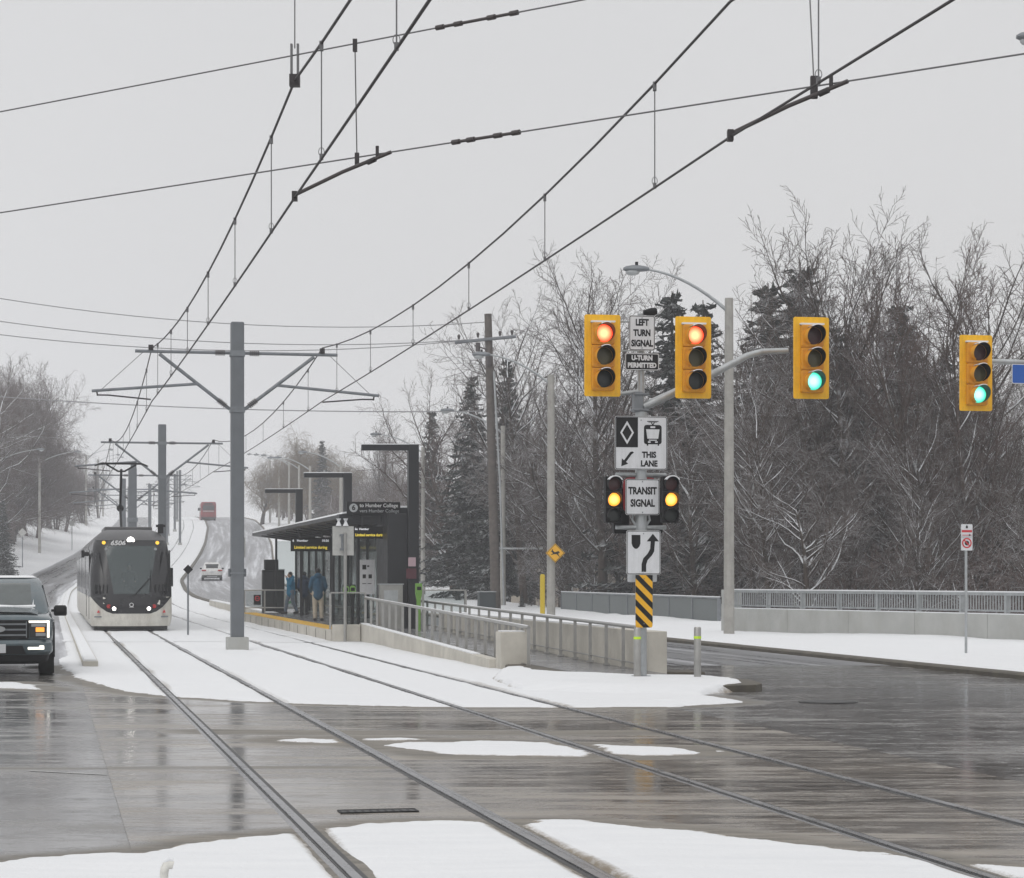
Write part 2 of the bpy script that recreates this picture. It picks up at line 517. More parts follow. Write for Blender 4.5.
for k_ in ('concrete', 'concrete_grey'): grime(M[k_], (.25, .235, .20), .42, .55, .5)
for k_ in ('sig_yellow', 'sig_orange'): grime(M[k_], (.40, .23, .03), .4, 4, 1.2)
grime(M['tram_white'], (.30, .28, .24), .5, 1.6, .5)
grime(M['truck_blue'], (.14, .14, .135), .5, 2.0, 1.5)
grime(M['lamp_pole'], (.20, .19, .17), .6, 2.0, .15)
grime(M['galv'], (.20, .20, .20), .5, 3.0, .5)
grime(M['sign_white'], (.45, .46, .46), .45, 4.0, 1.0)
grime(M['car_white'], (.25, .24, .22), .6, 2.0, 1.0)

# ------------------------------------------------------------------ mesh helpers
class MB:
    """collects shapes and links them as ONE mesh object"""
    def __init__(s): s.v = []; s.f = []; s.m = []

    def add(s, vs, fs, mi=0, tf=None):
        o = len(s.v)
        if tf is not None: vs = [tf @ Vector(v) for v in vs]
        s.v += [tuple(v) for v in vs]; s.f += [tuple(i + o for i in f) for f in fs]; s.m += [mi] * len(fs)
        return s

    def box(s, c, d, mi=0, tf=None, rz=0, rx=0, ry=0):
        x, y, z = d[0] / 2, d[1] / 2, d[2] / 2
        vs = [(-x, -y, -z), (x, -y, -z), (x, y, -z), (-x, y, -z), (-x, -y, z), (x, -y, z), (x, y, z), (-x, y, z)]
        m = Matrix.Translation(c) @ Matrix.Rotation(rz, 4, 'Z') @ Matrix.Rotation(ry, 4, 'Y') @ Matrix.Rotation(rx, 4, 'X')
        if tf is not None: m = tf @ m
        return s.add(vs, [(0, 3, 2, 1), (4, 5, 6, 7), (0, 1, 5, 4), (1, 2, 6, 5), (2, 3, 7, 6), (3, 0, 4, 7)], mi, m)

    def span(s, a, b, mi=0):
        return s.box([(a[i] + b[i]) / 2 for i in range(3)], [abs(b[i] - a[i]) for i in range(3)], mi)

    def path(s, pts, rad, n=8, mi=0, cap=True, tf=None):
        pts = [Vector(p) for p in pts]
        if not hasattr(rad, '__len__'): rad = [rad] * len(pts)
        vs = []; fs = []
        up = None
        for i, p in enumerate(pts):
            d = (pts[min(i + 1, len(pts) - 1)] - pts[max(i - 1, 0)])
            if d.length < 1e-9: d = Vector((0, 0, 1))
            d.normalize()
            if up is None:
                up = Vector((0, 0, 1)) if abs(d.z) < .9 else Vector((0, 1, 0))
            a = d.cross(up)
            if a.length < 1e-4: a = d.cross(Vector((1, 0, 0)))
            a.normalize(); b = a.cross(d); up = b
            for k in range(n):
                t = 2 * math.pi * (k + .5) / n
                vs.append(p + (a * math.cos(t) + b * math.sin(t)) * rad[i])
        for i in range(len(pts) - 1):
            for k in range(n):
                k2 = (k + 1) % n
                fs.append((i * n + k, i * n + k2, (i + 1) * n + k2, (i + 1) * n + k))
        if cap:
            fs.append(tuple(range(n))[::-1]); fs.append(tuple((len(pts) - 1) * n + k for k in range(n)))
        return s.add(vs, fs, mi, tf)

    def tube(s, a, b, r0, r1=None, n=10, mi=0, tf=None):
        return s.path([a, b], [r0, r0 if r1 is None else r1], n, mi, True, tf)

    def prism(s, poly, y0, y1, mi=0, tf=None):
        """polygon in the x-z plane, extruded from y0 to y1"""
        n = len(poly)
        vs = [(x, y0, z) for x, z in poly] + [(x, y1, z) for x, z in poly]
        fs = [tuple(range(n)), tuple(range(2 * n - 1, n - 1, -1))]
        fs += [(i, i + n, (i + 1) % n + n, (i + 1) % n) for i in range(n)]
        return s.add(vs, fs, mi, tf)

    def ring(s, outer, inner, y0, y1, mi=0):
        n = len(outer)
        vs = [(x, y0, z) for x, z in outer] + [(x, y0, z) for x, z in inner] + [(x, y1, z) for x, z in outer] + [(x, y1, z) for x, z in inner]
        fs = []
        for i in range(n):
            j = (i + 1) % n
            fs += [(i, j, n + j, n + i), (2 * n + i, 3 * n + i, 3 * n + j, 2 * n + j), (i, 2 * n + i, 2 * n + j, j), (n + i, n + j, 3 * n + j, 3 * n + i)]
        return s.add(vs, fs, mi)

    def quad(s, pts, mi=0): return s.add(pts, [tuple(range(len(pts)))], mi)

    def slab(s, pts, th, mi=0):
        """a thin plate through 4+ coplanar points, thickened backwards along its normal"""
        pts = [Vector(p) for p in pts]; n = (pts[1] - pts[0]).cross(pts[2] - pts[1]).normalized()
        k = len(pts)
        vs = pts + [p - n * th for p in pts]
        fs = [tuple(range(k)), tuple(range(2 * k - 1, k - 1, -1))] + [(i, i + k, (i + 1) % k + k, (i + 1) % k) for i in range(k)]
        return s.add(vs, fs, mi)

    def ball(s, c, r, n=10, mi=0, sz=(1, 1, 1)):
        vs = []; fs = []
        m = n // 2 + 1
        for i in range(m + 1):
            a = math.pi * i / m
            for k in range(n):
                t = 2 * math.pi * k / n
                vs.append((c[0] + r * sz[0] * math.sin(a) * math.cos(t), c[1] + r * sz[1] * math.sin(a) * math.sin(t), c[2] + r * sz[2] * math.cos(a)))
        for i in range(m):
            for k in range(n):
                fs.append((i * n + k, (i + 1) * n + k, (i + 1) * n + (k + 1) % n, i * n + (k + 1) % n))
        return s.add(vs, fs, mi)

    def rings(s, rs, mi=0, cap0=True, cap1=True, close=True):
        n = len(rs[0]); vs = [p for r in rs for p in r]; fs = []
        for i in range(len(rs) - 1):
            for k in range(n if close else n - 1):
                k2 = (k + 1) % n
                fs.append((i * n + k, i * n + k2, (i + 1) * n + k2, (i + 1) * n + k))
        if cap0: fs.append(tuple(range(n))[::-1])
        if cap1: fs.append(tuple((len(rs) - 1) * n + k for k in range(n)))
        return s.add(vs, fs, mi)

    def build(s, name, mats, parent=None, smooth=False, bevel=0, loc=None, fix=True):
        me = bpy.data.meshes.new(name)
        me.from_pydata(s.v, [], s.f)
        for m in (mats if isinstance(mats, (list, tuple)) else [mats]): me.materials.append(m)
        me.polygons.foreach_set('material_index', s.m)
        if fix:
            bm = bmesh.new(); bm.from_mesh(me)
            bmesh.ops.recalc_face_normals(bm, faces=bm.faces)
            bm.to_mesh(me); bm.free()
        if smooth:
            me.polygons.foreach_set('use_smooth', [True] * len(me.polygons))
            me.set_sharp_from_angle(angle=R(38))
        me.update()
        o = bpy.data.objects.new(name, me)
        COL.objects.link(o)
        if parent: o.parent = parent
        if loc is not None: o.location = loc
        if bevel:
            b = o.modifiers.new('bevel', 'BEVEL'); b.width = bevel; b.segments = 2; b.limit_method = 'ANGLE'
        return o


def tag(o, label, cat, group=None):
    o['label'] = label; o['category'] = cat
    if group: o['group'] = group
    return o


def struct(o, kind='structure'):
    o['kind'] = kind
    return o


def thing(name, label, cat, loc=(0, 0, 0), rz=0.0, group=None):
    o = bpy.data.objects.new(name, None)
    o.empty_display_size = .3
    COL.objects.link(o)
    o.location = loc; o.rotation_euler = (0, 0, rz)
    return tag(o, label, cat, group)


def kids(o): return [c for c in bpy.data.objects if c.parent is o]


def dup(root, loc, rz=0.0, scale=None, label=None, group=None, cat=None, ch=None):
    r = root.copy(); COL.objects.link(r)
    r.location = loc; r.rotation_euler = (0, 0, rz)
    if scale is not None: r.scale = scale
    if label: r['label'] = label
    if group: r['group'] = group
    if cat: r['category'] = cat
    for c in (ch if ch is not None else kids(root)):
        d = c.copy(); COL.objects.link(d); d.parent = r
    return r


def rrect(w, h, r, cx=0, cz=0, k=4):
    p = []
    for sx, sz, a0 in ((1, 1, 0), (-1, 1, 90), (-1, -1, 180), (1, -1, 270)):
        for i in range(k + 1):
            a = R(a0 + 90 * i / k)
            p.append((cx + sx * (w / 2 - r) + r * math.cos(a), cz + sz * (h / 2 - r) + r * math.sin(a)))
    return p


def circ(r, n=24, cx=0, cz=0): return [(cx + r * math.cos(2 * math.pi * i / n), cz + r * math.sin(2 * math.pi * i / n)) for i in range(n)]


def text(name, body, size, m, parent, loc, sx=1.0, bold=.0, extrude=.0015, align='CENTER', rz=0.0, spacing=1.0, shear=0.0):
    """lettering as a real thin mesh, facing local -Y"""
    c = bpy.data.curves.new('lettering', 'FONT')
    c.body = body; c.size = size; c.align_x = align; c.align_y = 'CENTER'
    c.extrude = extrude; c.offset = bold; c.space_character = spacing; c.shear = shear; c.resolution_u = 3
    o = bpy.data.objects.new('lettering', c); COL.objects.link(o)
    dg = bpy.context.evaluated_depsgraph_get(); dg.update()
    me = bpy.data.meshes.new_from_object(o.evaluated_get(dg))
    bpy.data.objects.remove(o); bpy.data.curves.remove(c)
    me.name = name
    me.transform(Matrix.Rotation(rz, 4, 'Z') @ Matrix.Rotation(R(90), 4, 'X') @ Matrix.Diagonal((sx, 1, 1, 1)))
    me.materials.clear(); me.materials.append(m)
    q = bpy.data.objects.new(name, me); COL.objects.link(q)
    q.parent = parent; q.location = loc
    return q


def sheet(name, Ls, Ys, zf, m, attrs=None, keep=None, smooth=True, uvrep=True):
    """a sheet laid along the street on a grid of (across, along) positions; UV = (across, along)"""
    Ls = np.asarray(Ls, float); Ys = np.asarray(Ys, float)
    LL, YY = np.meshgrid(Ls, Ys)
    z = zf(LL, YY)
    X = TX(LL, YY)
    n, k = len(Ys), len(Ls)
    co = np.stack([X, YY, z], -1).reshape(-1, 3)
    idx = np.arange(n * k).reshape(n, k)
    q = np.stack([idx[:-1, :-1], idx[:-1, 1:], idx[1:, 1:], idx[1:, :-1]], -1).reshape(-1, 4)
    if keep is not None:
        kp = keep(LL, YY).reshape(-1)
        q = q[kp[q].any(1)]
        used = np.zeros(len(co), bool); used[q.reshape(-1)] = True
        mp = np.cumsum(used) - 1
        co = co[used]; q = mp[q]
        LL, YY = LL.reshape(-1)[used], YY.reshape(-1)[used]
    else:
        used = None
    me = bpy.data.meshes.new(name)
    me.vertices.add(len(co)); me.vertices.foreach_set('co', co.reshape(-1).astype(np.float32))
    me.loops.add(q.size); me.loops.foreach_set('vertex_index', q.reshape(-1).astype(np.int32))
    me.polygons.add(len(q)); me.polygons.foreach_set('loop_start', (np.arange(len(q)) * 4).astype(np.int32))
    if smooth: me.polygons.foreach_set('use_smooth', np.ones(len(q), bool))
    me.update(calc_edges=True)
    uv = me.uv_layers.new(name='UVMap')
    f = np.stack([LL.reshape(-1), YY.reshape(-1)], -1)[q.reshape(-1)]
    uv.data.foreach_set('uv', f.reshape(-1).astype(np.float32))
    for an, af in (attrs or {}).items():
        a = me.attributes.new(an, 'FLOAT', 'POINT')
        v = np.broadcast_to(af(LL, YY), LL.shape).reshape(-1).astype(np.float32)
        a.data.foreach_set('value', v)
    me.materials.append(m)
    o = bpy.data.objects.new(name, me); COL.objects.link(o)
    return o


def polysd(poly, x, y):
    """signed distance to a polygon, positive inside"""
    poly = np.asarray(poly, float)
    sh = x.shape; x = x.reshape(-1); y = y.reshape(-1)
    d = np.full(x.shape, 1e9); ins = np.zeros(x.shape, bool)
    for i in range(len(poly)):
        a = poly[i]; b = poly[(i + 1) % len(poly)]
        e = b - a
        t = np.clip(((x - a[0]) * e[0] + (y - a[1]) * e[1]) / max(1e-12, e @ e), 0, 1)
        d = np.minimum(d, np.hypot(x - a[0] - t * e[0], y - a[1] - t * e[1]))
        c = (a[1] > y) != (b[1] > y)
        with np.errstate(divide='ignore', invalid='ignore'):
            ins ^= c & (x < (b[0] - a[0]) * (y - a[1]) / (b[1] - a[1]) + a[0])
    return np.where(ins, d, -d).reshape(sh)


def poly_px(pts): return [gLY(x, y) for x, y in pts]


# ------------------------------------------------------------------ ground, roads, snow
RAILS = [1.013 * H, 1.827 * H, 3.12 * H, 3.93 * H]       # across positions of the four rails
TRACK_C = [1.42 * H, 3.525 * H]

Ys = np.concatenate([np.arange(-20, 120, 4.0), np.arange(120, 460, 5.0), np.arange(460, 701, 20.0)])
Ls = np.concatenate([np.arange(-120, -20, 8.0), np.arange(-20, 40, 1.5), np.arange(40, 301, 8.0)])
g = sheet('ground', Ls, Ys, lambda L, Y: EZ(Y) + gz(L, Y) - .06 + .25 * fbm(L * .13, Y * .13) * ((L > 28) | (L < -9)),
          M['snow'], {'dirt': lambda L, Y: 1.1 * sst(28, 31, L) * (Y < 500)})
struct(g)

ISL = [gLY(x, y, .12) for x, y in ((524, 679), (548, 683), (620, 685.5), (700, 685.5), (756, 684), (762, 682.5), (752, 679.5), (700, 676.5), (668, 676))] + [(11.2, 46.0), (9.4, 46.0)]
# snow outlines measured on the photograph, as ground polygons
front = [(40, 668), (60, 664), (66, 671), (76, 677.5), (95, 684), (125, 691.5), (170, 697), (240, 701.5), (330, 705), (440, 707.5), (560, 708), (680, 707), (745, 702.5), (716, 697.5), (690, 694)]
far_poly = poly_px(front) + [(11.6, 40.9), (11.6, 92)] + [(11.75 - 2.3 * float(sst(92, 150, Y)) - .1, Y) for Y in range(96, 160, 6)] + [(9.3, 500), (.45, 500), (.42, 52)]
mid_polys = [poly_px(p) for p in (
    [(372, 746), (400, 743), (440, 742.5), (480, 741), (540, 743), (575, 748), (600, 754.5), (585, 757.5), (520, 757), (450, 756), (420, 751.5)],
    [(592, 745), (640, 747), (690, 749), (728, 751.5), (700, 755), (640, 756.5), (608, 755)],
    [(272, 741), (300, 738.5), (342, 740.5), (345, 743.5), (300, 743)],
    [(352, 738.5), (395, 738.5), (436, 740), (400, 741.5), (362, 741)],
    [(-60, 682), (15, 682.5), (34, 685), (47, 690.5), (20, 689), (-60, 687)])]
near_poly = poly_px([(-200, 868), (0, 864), (25, 859), (75, 856), (112, 854), (140, 855.5), (175, 846), (212, 841), (256, 838), (296, 834), (326, 831), (368, 825.5), (416, 822.5), (468, 822), (500, 826), (516, 825), (534, 821), (574, 820.5), (602, 825), (687, 832), (768, 840.5), (876, 853), (930, 861), (968, 864.5), (1024, 869), (1300, 878)])
near_poly += [(12.0, 3.0), (-6, 3.0)]


def rail_gap(L):
    d = np.full(np.shape(L), 9.0)
    for r in RAILS: d = np.minimum(d, np.abs(L - r))
    return d


def edge_noise(L, Y): return .20 * fbm(L * .9, Y * 1.1, 4) + .20 * fbm(L * 2.2 + 9, Y * 6, 4) + .10 * fbm(L * 11, Y * 14, 2)


def snow_z(poly_sd, gapw, th, soft, L, Y):
    sd = poly_sd + edge_noise(L, Y)
    gap = rail_gap(L) - gapw - .05 * fbm(L * 2 + 3, Y * 1.3, 3) - .02 * fbm(L * 9, Y * 7, 2)
    s = np.minimum(sd, gap * 1.2)
    h = th * (2 * sst(-soft, soft, s) - 1)
    return EZ(Y) + np.where(s > 0, h, -.05) + .010 * fbm(L * 2, Y * 2) * (s > 0) + .05 * fbm(L * .5, Y * .5) * sst(.3, 1.5, sd) - .012 * sst(.1, .22, fbm(L * 1.3 + 40, Y * .22, 3)) * (s > 0)


def snow_dirt(poly_sd, L, Y, amp=1.0):
    sd = poly_sd + edge_noise(L, Y)
    blot = .50 * sst(.06, .2, fbm(L * .55 + 7, Y * .28 + 3, 4)) * sst(.02, .5, sd)
    return amp * np.maximum(blot, np.maximum(.9 * (1 - sst(.0, .16, sd)), .85 * (1 - sst(.05, .26, rail_gap(L) - .03)) * (.5 + vnoise(L * .9, Y * .35))))


def snow_sheet(poly, Ls, Ys, gapw, th, soft, amp=1.0, bank=False):
    f = lambda L, Y: polysd(poly, L, Y)
    bk = (lambda L, Y: .115 * (1 - sst(.05, .65, -polysd(ISL, L, Y) + .5 * fbm(L * .9, Y * .9))) * (1 - sst(10.4, 12.5, L)) * (1 - sst(.35, .9, polysd(ISL, L, Y))) * (polysd(poly, L, Y) > .02)) if bank else (lambda L, Y: 0)
    o = sheet('snow_cover', Ls, Ys, lambda L, Y: snow_z(f(L, Y), gapw, th, soft, L, Y) + bk(L, Y), M['snow'],
              {'dirt': lambda L, Y: snow_dirt(f(L, Y), L, Y, amp)},
              keep=lambda L, Y: (f(L, Y) > -.35) & (rail_gap(L) > gapw * .3))
    return struct(o)


snow_sheet(far_poly, np.arange(.2, 13.0, .05), np.arange(29.5, 62, .10), .048, .030, .16, .6, False)
snow_sheet(far_poly, np.arange(.2, 12.2, .07), np.concatenate([np.arange(61.8, 110, .5), np.arange(110, 200, 2.0), np.arange(200, 430, 4)]), .035, .035, .06, .5)
snow_sheet(near_poly, np.arange(-3.5, 9.2, .03), np.concatenate([np.arange(4, 12, .25), np.arange(12, 17.6, .04)]), .10, .024, .12, 1.0)
for p in mid_polys[:4]:
    a = np.array(p)
    snow_sheet(p, np.arange(a[:, 0].min() - .4, a[:, 0].max() + .4, .04), np.arange(a[:, 1].min() - .5, a[:, 1].max() + .5, .05), .09, .016, .10, .9)
a = np.array(mid_polys[4])
snow_sheet(mid_polys[4], np.arange(-3, a[:, 0].max() + .4, .06), np.arange(a[:, 1].min() - .6, a[:, 1].max() + .6, .07), .09, .016, .10, .8)


def slush(L, Y):
    s = np.zeros(L.shape)
    for p, w in [(far_poly, .9), (near_poly, .75)] + [(q, 1.0) for q in mid_polys]:
        d = -polysd(p, L, Y)
        s = np.maximum(s, 1 - sst(.0, w, d + .5 * fbm(L * .8, Y * .8)))
    Yt = 26.2 - .02 * (L - 3)                       # a dragged band of brown slush across the tracks
    s = np.maximum(s, (1 - sst(.25, .75, np.abs(Y - Yt + .8 * fbm(L * .4, Y * .1)))) * sst(.4, 2.0, L) * (1 - sst(6.5, 9, L)) * .95)
    s = np.maximum(s, .75 * (1 - sst(.1, .35, np.abs(Y - 21.3 + .01 * L + .3 * fbm(L * .4, Y * .1)))) * (L < 3.5))
    return s


JL, JR = .56, 8.75
struct(sheet('road_intersection', np.concatenate([np.arange(-60, -6, 6.0), np.arange(-6, JL - .2, .25), [JL]]), np.arange(4, 46.01, .25), lambda L, Y: 0 * L, M['asphalt'], {'slush': slush}))
struct(sheet('road_intersection', np.concatenate([[JR], np.arange(9, 20, .25), np.arange(20, 80, 6.0)]), np.arange(4, 46.01, .25), lambda L, Y: 0 * L, M['asphalt'], {'slush': slush}))
struct(sheet('road_track_slab', np.linspace(JL - .01, JR + .01, 64), np.arange(4, 46.01, .16), lambda L, Y: 0 * L + .004, M['slab'], {'slush': slush}))

YF = np.concatenate([np.arange(46, 120, 2.0), np.arange(120, 440, 3.0), np.arange(440, 690, 10)])
struct(sheet('road_left', np.arange(-5.2, .45, .4), YF, lambda L, Y: EZ(Y), M['road'],
             {'slush': lambda L, Y: .0 + .9 * (1 - sst(.1, .7, np.minimum(L + 5.2, .4 - L)))}))
struct(sheet('road_right', np.linspace(0, 1, 18), YF, lambda L, Y: EZ(Y), M['road'], {'slush': lambda L, Y: 0 * L}))
o = bpy.data.objects['road_right']


def right_edge(Y): return 11.75 - 2.3 * sst(92, 150, Y)


co = np.empty(len(o.data.vertices) * 3, np.float32); o.data.vertices.foreach_get('co', co); co = co.reshape(-1, 3)
U = toL(co[:, 0], co[:, 1]); Ye = co[:, 1].copy(); Lr = right_edge(Ye) + U * (17.7 - right_edge(Ye))
co[:, 0] = TX(Lr, Ye); o.data.vertices.foreach_set('co', co.reshape(-1))
vi = np.empty(len(o.data.loops), np.int32); o.data.loops.foreach_get('vertex_index', vi)
o.data.uv_layers[0].data.foreach_set('uv', np.stack([Lr, Ye], -1)[vi].reshape(-1).astype(np.float32))
sl = np.clip(.55 * sst(130, 190, Ye) + .7 * (1 - sst(.1, .8, 17.7 - Lr)), 0, 1)
o.data.attributes['slush'].data.foreach_set('value', sl.astype(np.float32)); o.data.update()


def swept(name, sec, Ys, m, base=None):
    """a strip with cross-section sec [(L, z), ...] swept along the street"""
    b = MB(); rs = []
    for Y in Ys: rs.append([tuple(P(L + (base(Y) if base else 0), Y, z)) for L, z in sec])
    b.rings(rs)
    return b.build(name, m)


YK = list(np.arange(44.8, 120, 2.5)) + list(np.arange(120, 430, 4.0))
struct(swept('kerb_left', [(.67, -.05), (.67, .13), (.98, .13), (.98, -.05)], YK, M['concrete']))
struct(swept('kerb_snow', [(.68, .13), (.70, .165), (.95, .165), (.97, .13)], [Y + .1 for Y in YK], M['snow']))
YR = list(np.arange(33, 120, 2.5)) + list(np.arange(120, 430, 4.0))
struct(swept('kerb_right', [(17.58, -.05), (17.58, .07), (17.62, .10), (17.9, .11), (17.9, -.05)], YR, M['kerb']))
struct(swept('kerb_median', [(-.2, -.05), (-.2, .11), (.1, .12), (.1, -.05)], [Y for Y in YK if Y > 93], M['kerb'], base=right_edge))


def side_z(L, Y):
    e = sst(17.66, 17.95, L + .12 * fbm(L * 1.5, Y * .8, 3))
    bank = .22 * np.exp(-((L - 19.2) / 1.3) ** 2) * (.4 + vnoise(L * .3, Y * .3)) * sst(60, 90, Y)
    bank = bank + .10 * np.exp(-((L - 24.2) / 1.6) ** 2) * (.3 + vnoise(L * .5, Y * .45)) * (1 - sst(90, 110, Y))
    return EZ(Y) + gz(L, Y) + .02 + .125 * e + bank + .09 * fbm(L * .7, Y * .7) * sst(17.9, 19, L)


struct(sheet('sidewalk_snow', np.concatenate([np.arange(17.6, 19, .1), np.arange(19, 31, .3)]), np.concatenate([np.arange(33, 100, .35), np.arange(100, 200, 1.2), np.arange(200, 430, 4)]),
             side_z, M['snow'], {'dirt': lambda L, Y: 1.15 * (1 - sst(17.66, 17.98, L + .1 * fbm(L, Y)))}))

# raised island under the keep-right sign
isl = [gLY(x, y, .12) for x, y in ((524, 679), (548, 683), (620, 685.5), (700, 685.5), (756, 684), (762, 682.5), (752, 679.5), (700, 676.5), (668, 676))] + [(11.2, 46.0), (9.4, 46.0)]
b = MB()
n = len(isl)
vs = [tuple(P(L, Y, z)) for z in (-.05, .105) for L, Y in isl]
cen = np.mean(np.array(isl), 0)
vs += [tuple(P(L + (cen[0] - L) * .02, Y + (cen[1] - Y) * .03, .12)) for L, Y in isl]
b.add(vs, [tuple(range(2 * n, 3 * n))] + [(i + k * n, (i + 1) % n + k * n, (i + 1) % n + (k + 1) * n, i + (k + 1) * n) for i in range(n) for k in (0, 1)])
struct(b.build('kerb_island', M['kerb']))
isl_snow = [gLY(x, y, .1) for x, y in ((490, 676), (508, 683.5), (530, 689), (565, 693), (620, 696), (680, 694.5), (712, 688.5), (748, 684), (738, 680.3), (700, 677.3), (668, 676.8), (640, 677), (600, 674.8), (560, 673.5), (538, 672), (527, 668), (500, 668.5))]
fi = lambda L, Y: polysd(isl_snow, L, Y)


def isl_z(L, Y):
    sd = fi(L, Y) + .5 * edge_noise(L, Y)
    z = .028 + .125 * sst(-.85, .05, polysd(isl, L, Y) + .35 * fbm(L * 1.2, Y * 1.2))
    return z - .16 * (1 - sst(-.05, .14, sd)) + .02 * fbm(L * 1.5, Y * 1.5)


struct(sheet('island_snow', np.arange(7.0, 14.5, .05), np.arange(31.8, 44, .06), isl_z, M['snow'],
             {'dirt': lambda L, Y: .8 * (1 - sst(0, .2, fi(L, Y)))}, keep=lambda L, Y: fi(L, Y) > -.25))

# tram tracks: two things, each with its rails and rubber boots
YT = list(np.arange(4, 60, 2.0)) + list(np.arange(60, 430, 3.0))
for k, lab in ((0, 'left tram track, two steel rails running under the oncoming tram'),
               (1, 'right tram track, two steel rails running beside the stop platform')):
    t = thing('tram_track', lab, 'tram track', (0, 0, 0))
    for j in (0, 1):
        r = RAILS[2 * k + j]; ins = 1 if j == 0 else -1
        def strip(name, a, c, z, m):
            lo, hi = min(a, c), max(a, c)
            return swept(name, [(lo, .0), (lo, z), (hi, z), (hi, .0)], YT, m)
        o = strip('rail', r - .032, r + .032, .016, M['rail']); o.parent = t
        o = strip('groove_rubber', r + ins * .033, r + ins * .078, .0055, M['rubber']); o.parent = t
        o = strip('rail_boot', r - ins * .033, r - ins * .050, .008, M['rubber']); o.parent = t
        o = strip('grout_strip', r - ins * .051, r - ins * .095, .0045, M['ramp_floor']); o.parent = t

# worn paint
def paint(name, a, c, w):
    (l0, y0), (l1, y1) = gLY(*a), gLY(*c)
    p, q = P(l0, y0, .005), P(l1, y1, .005); d = (q - p); nrm = Vector((-d.y, d.x, 0)).normalized() * w / 2
    bb = MB(); bb.quad([p - nrm, q - nrm, q + nrm, p + nrm]); struct(bb.build(name, M['paint']))


pm = mat('worn_road_paint', (.42, .42, .41), .5); M['paint'] = pm
grime(pm, (.07, .07, .072), .95, 1.2, 1.2)
paint('lane_marking', (30, 771), (107, 775), .05)
paint('stop_line', (18, 685), (53, 685.3), .30)
# iron covers in the paving
L0, Y0 = gLY(378, 812)
t = thing('drain_grate', 'black slotted drain grate set in the concrete between the left rails', 'drain grate', P(L0, Y0, .006), TH)
b = MB(); b.span((-.31, -.11, 0), (.31, -.085, .008)); b.span((-.31, .085, 0), (.31, .11, .008))
for i in range(11): b.span((-.31 + i * .06, -.084, 0), (-.29 + i * .06, .084, .007))
b.build('grate_bars', M['black_matt'], t)
b = MB(); b.span((-.31, -.11, -.01), (.31, .11, .005)); b.build('sump', M['rubber'], t)
L0, Y0 = gLY(828, 702)
t = thing('manhole_cover', 'dark iron manhole cover in the wet right-hand roadway', 'manhole cover', P(L0, Y0, .004), TH)
b = MB(); b.path([(0, 0, 0), (0, 0, .008)], .36, 24); b.build('lid', M['rubber'], t)
b = MB(); b.ring(circ(.44), circ(.37), 0, .006); o = b.build('frame', M['rubber'], t); o.rotation_euler = (R(90), 0, 0)

# ------------------------------------------------------------------ overhead line
ORD = ['nearest', 'second', 'third', 'fourth', 'fifth', 'sixth', 'seventh', 'eighth', 'ninth', 'tenth', 'eleventh', 'twelfth']
POLE_L = 4.74
POLE_Y = [55.7, 93, 126, 160, 195, 230, 272, 315, 360]
CAT = {}


def catenary_pole(Y, first):
    t = thing('catenary_pole', '', 'catenary pole', P(POLE_L, Y), heading(Y), 'grey catenary poles between the two tracks')
    b = MB(); b.span((-.165, -.165, .2), (.165, .165, 8.3)); b.build('mast', M['pole'], t, bevel=.03)
    b = MB(); b.span((-.27, -.27, -.05), (.27, .27, .33)); b.build('footing', M['concrete_grey'], t, bevel=.015)
    for z, hh in ((7.5, .07), (6.08, .07), (1.95, .02)):
        b = MB(); b.span((-.185, -.185, z - hh), (.185, .185, z + hh)); b.build('mast_band', M['galv_dark'], t)
    for s in (-1, 1):
        b = MB(); b.span((s * .172, -.06, 1.86), (s * .225, .06, 2.06)); b.build('junction_box', M['pole'], t, bevel=.008)
    b = MB(); b.span((.172, -.05, 2.35), (.205, .05, 2.85)); b.build('conduit_box', M['sign_back'], t)
    for s in (-1, 1):
        b = MB()
        b.tube((s * .18, 0, 7.52), (s * 2.55, 0, 7.52), .042)
        for i in range(5): b.tube((s * (.32 + i * .05), 0, 7.52), (s * (.345 + i * .05), 0, 7.52), .075, mi=1)
        b.build('top_arm', [M['galv_dark'], M['insul']], t)
        b = MB(); b.tube((s * .19, 0, 6.1), (s * 1.95, 0, 7.46), .045)
        for i in range(5): b.tube((s * (.30 + i * .04), 0, 6.185 + i * .031), (s * (.318 + i * .04), 0, 6.199 + i * .031), .075, mi=1)
        b.build('brace', [M['galv_dark'], M['insul']], t)
        b = MB(); b.tube((s * 1.02, 0, 6.72), (s * 3.62, 0, 6.5), .038); b.build('cantilever_arm', M['galv_dark'], t)
        b = MB(); b.tube((s * 3.5, 0, 6.5), (s * 3.47, 0, 6.38), .02); b.path([(s * 3.5, 0, 6.40), (s * 3.2, 0, 6.40), (s * 2.16, 0, 6.31)], .02)
        b.build('registration_arm', M['wire'], t)
        b = MB(); b.tube((s * 2.35, 0, 7.5), (s * 3.4, 0, 6.52), .008, n=5); b.build('tie_wire', M['wire_thin'], t)
        b = MB(); b.span((s * 2.16 - .06, -.06, 7.55), (s * 2.16 + .06, .06, 7.68)); b.build('wire_clamp', M['wire'], t)
    return t


first = None
for i, Y in enumerate(POLE_Y):
    lab = f'{ORD[i]} grey steel catenary pole with twin bracket arms, counted up the line'
    if i == 0: lab = 'nearest and tallest grey catenary pole on a concrete block in snow between the tracks'
    if first is None:
        first = catenary_pole(Y, True); first['label'] = lab; fk = kids(first)
    else:
        dup(first, P(POLE_L, Y), heading(Y), label=lab, ch=fk)
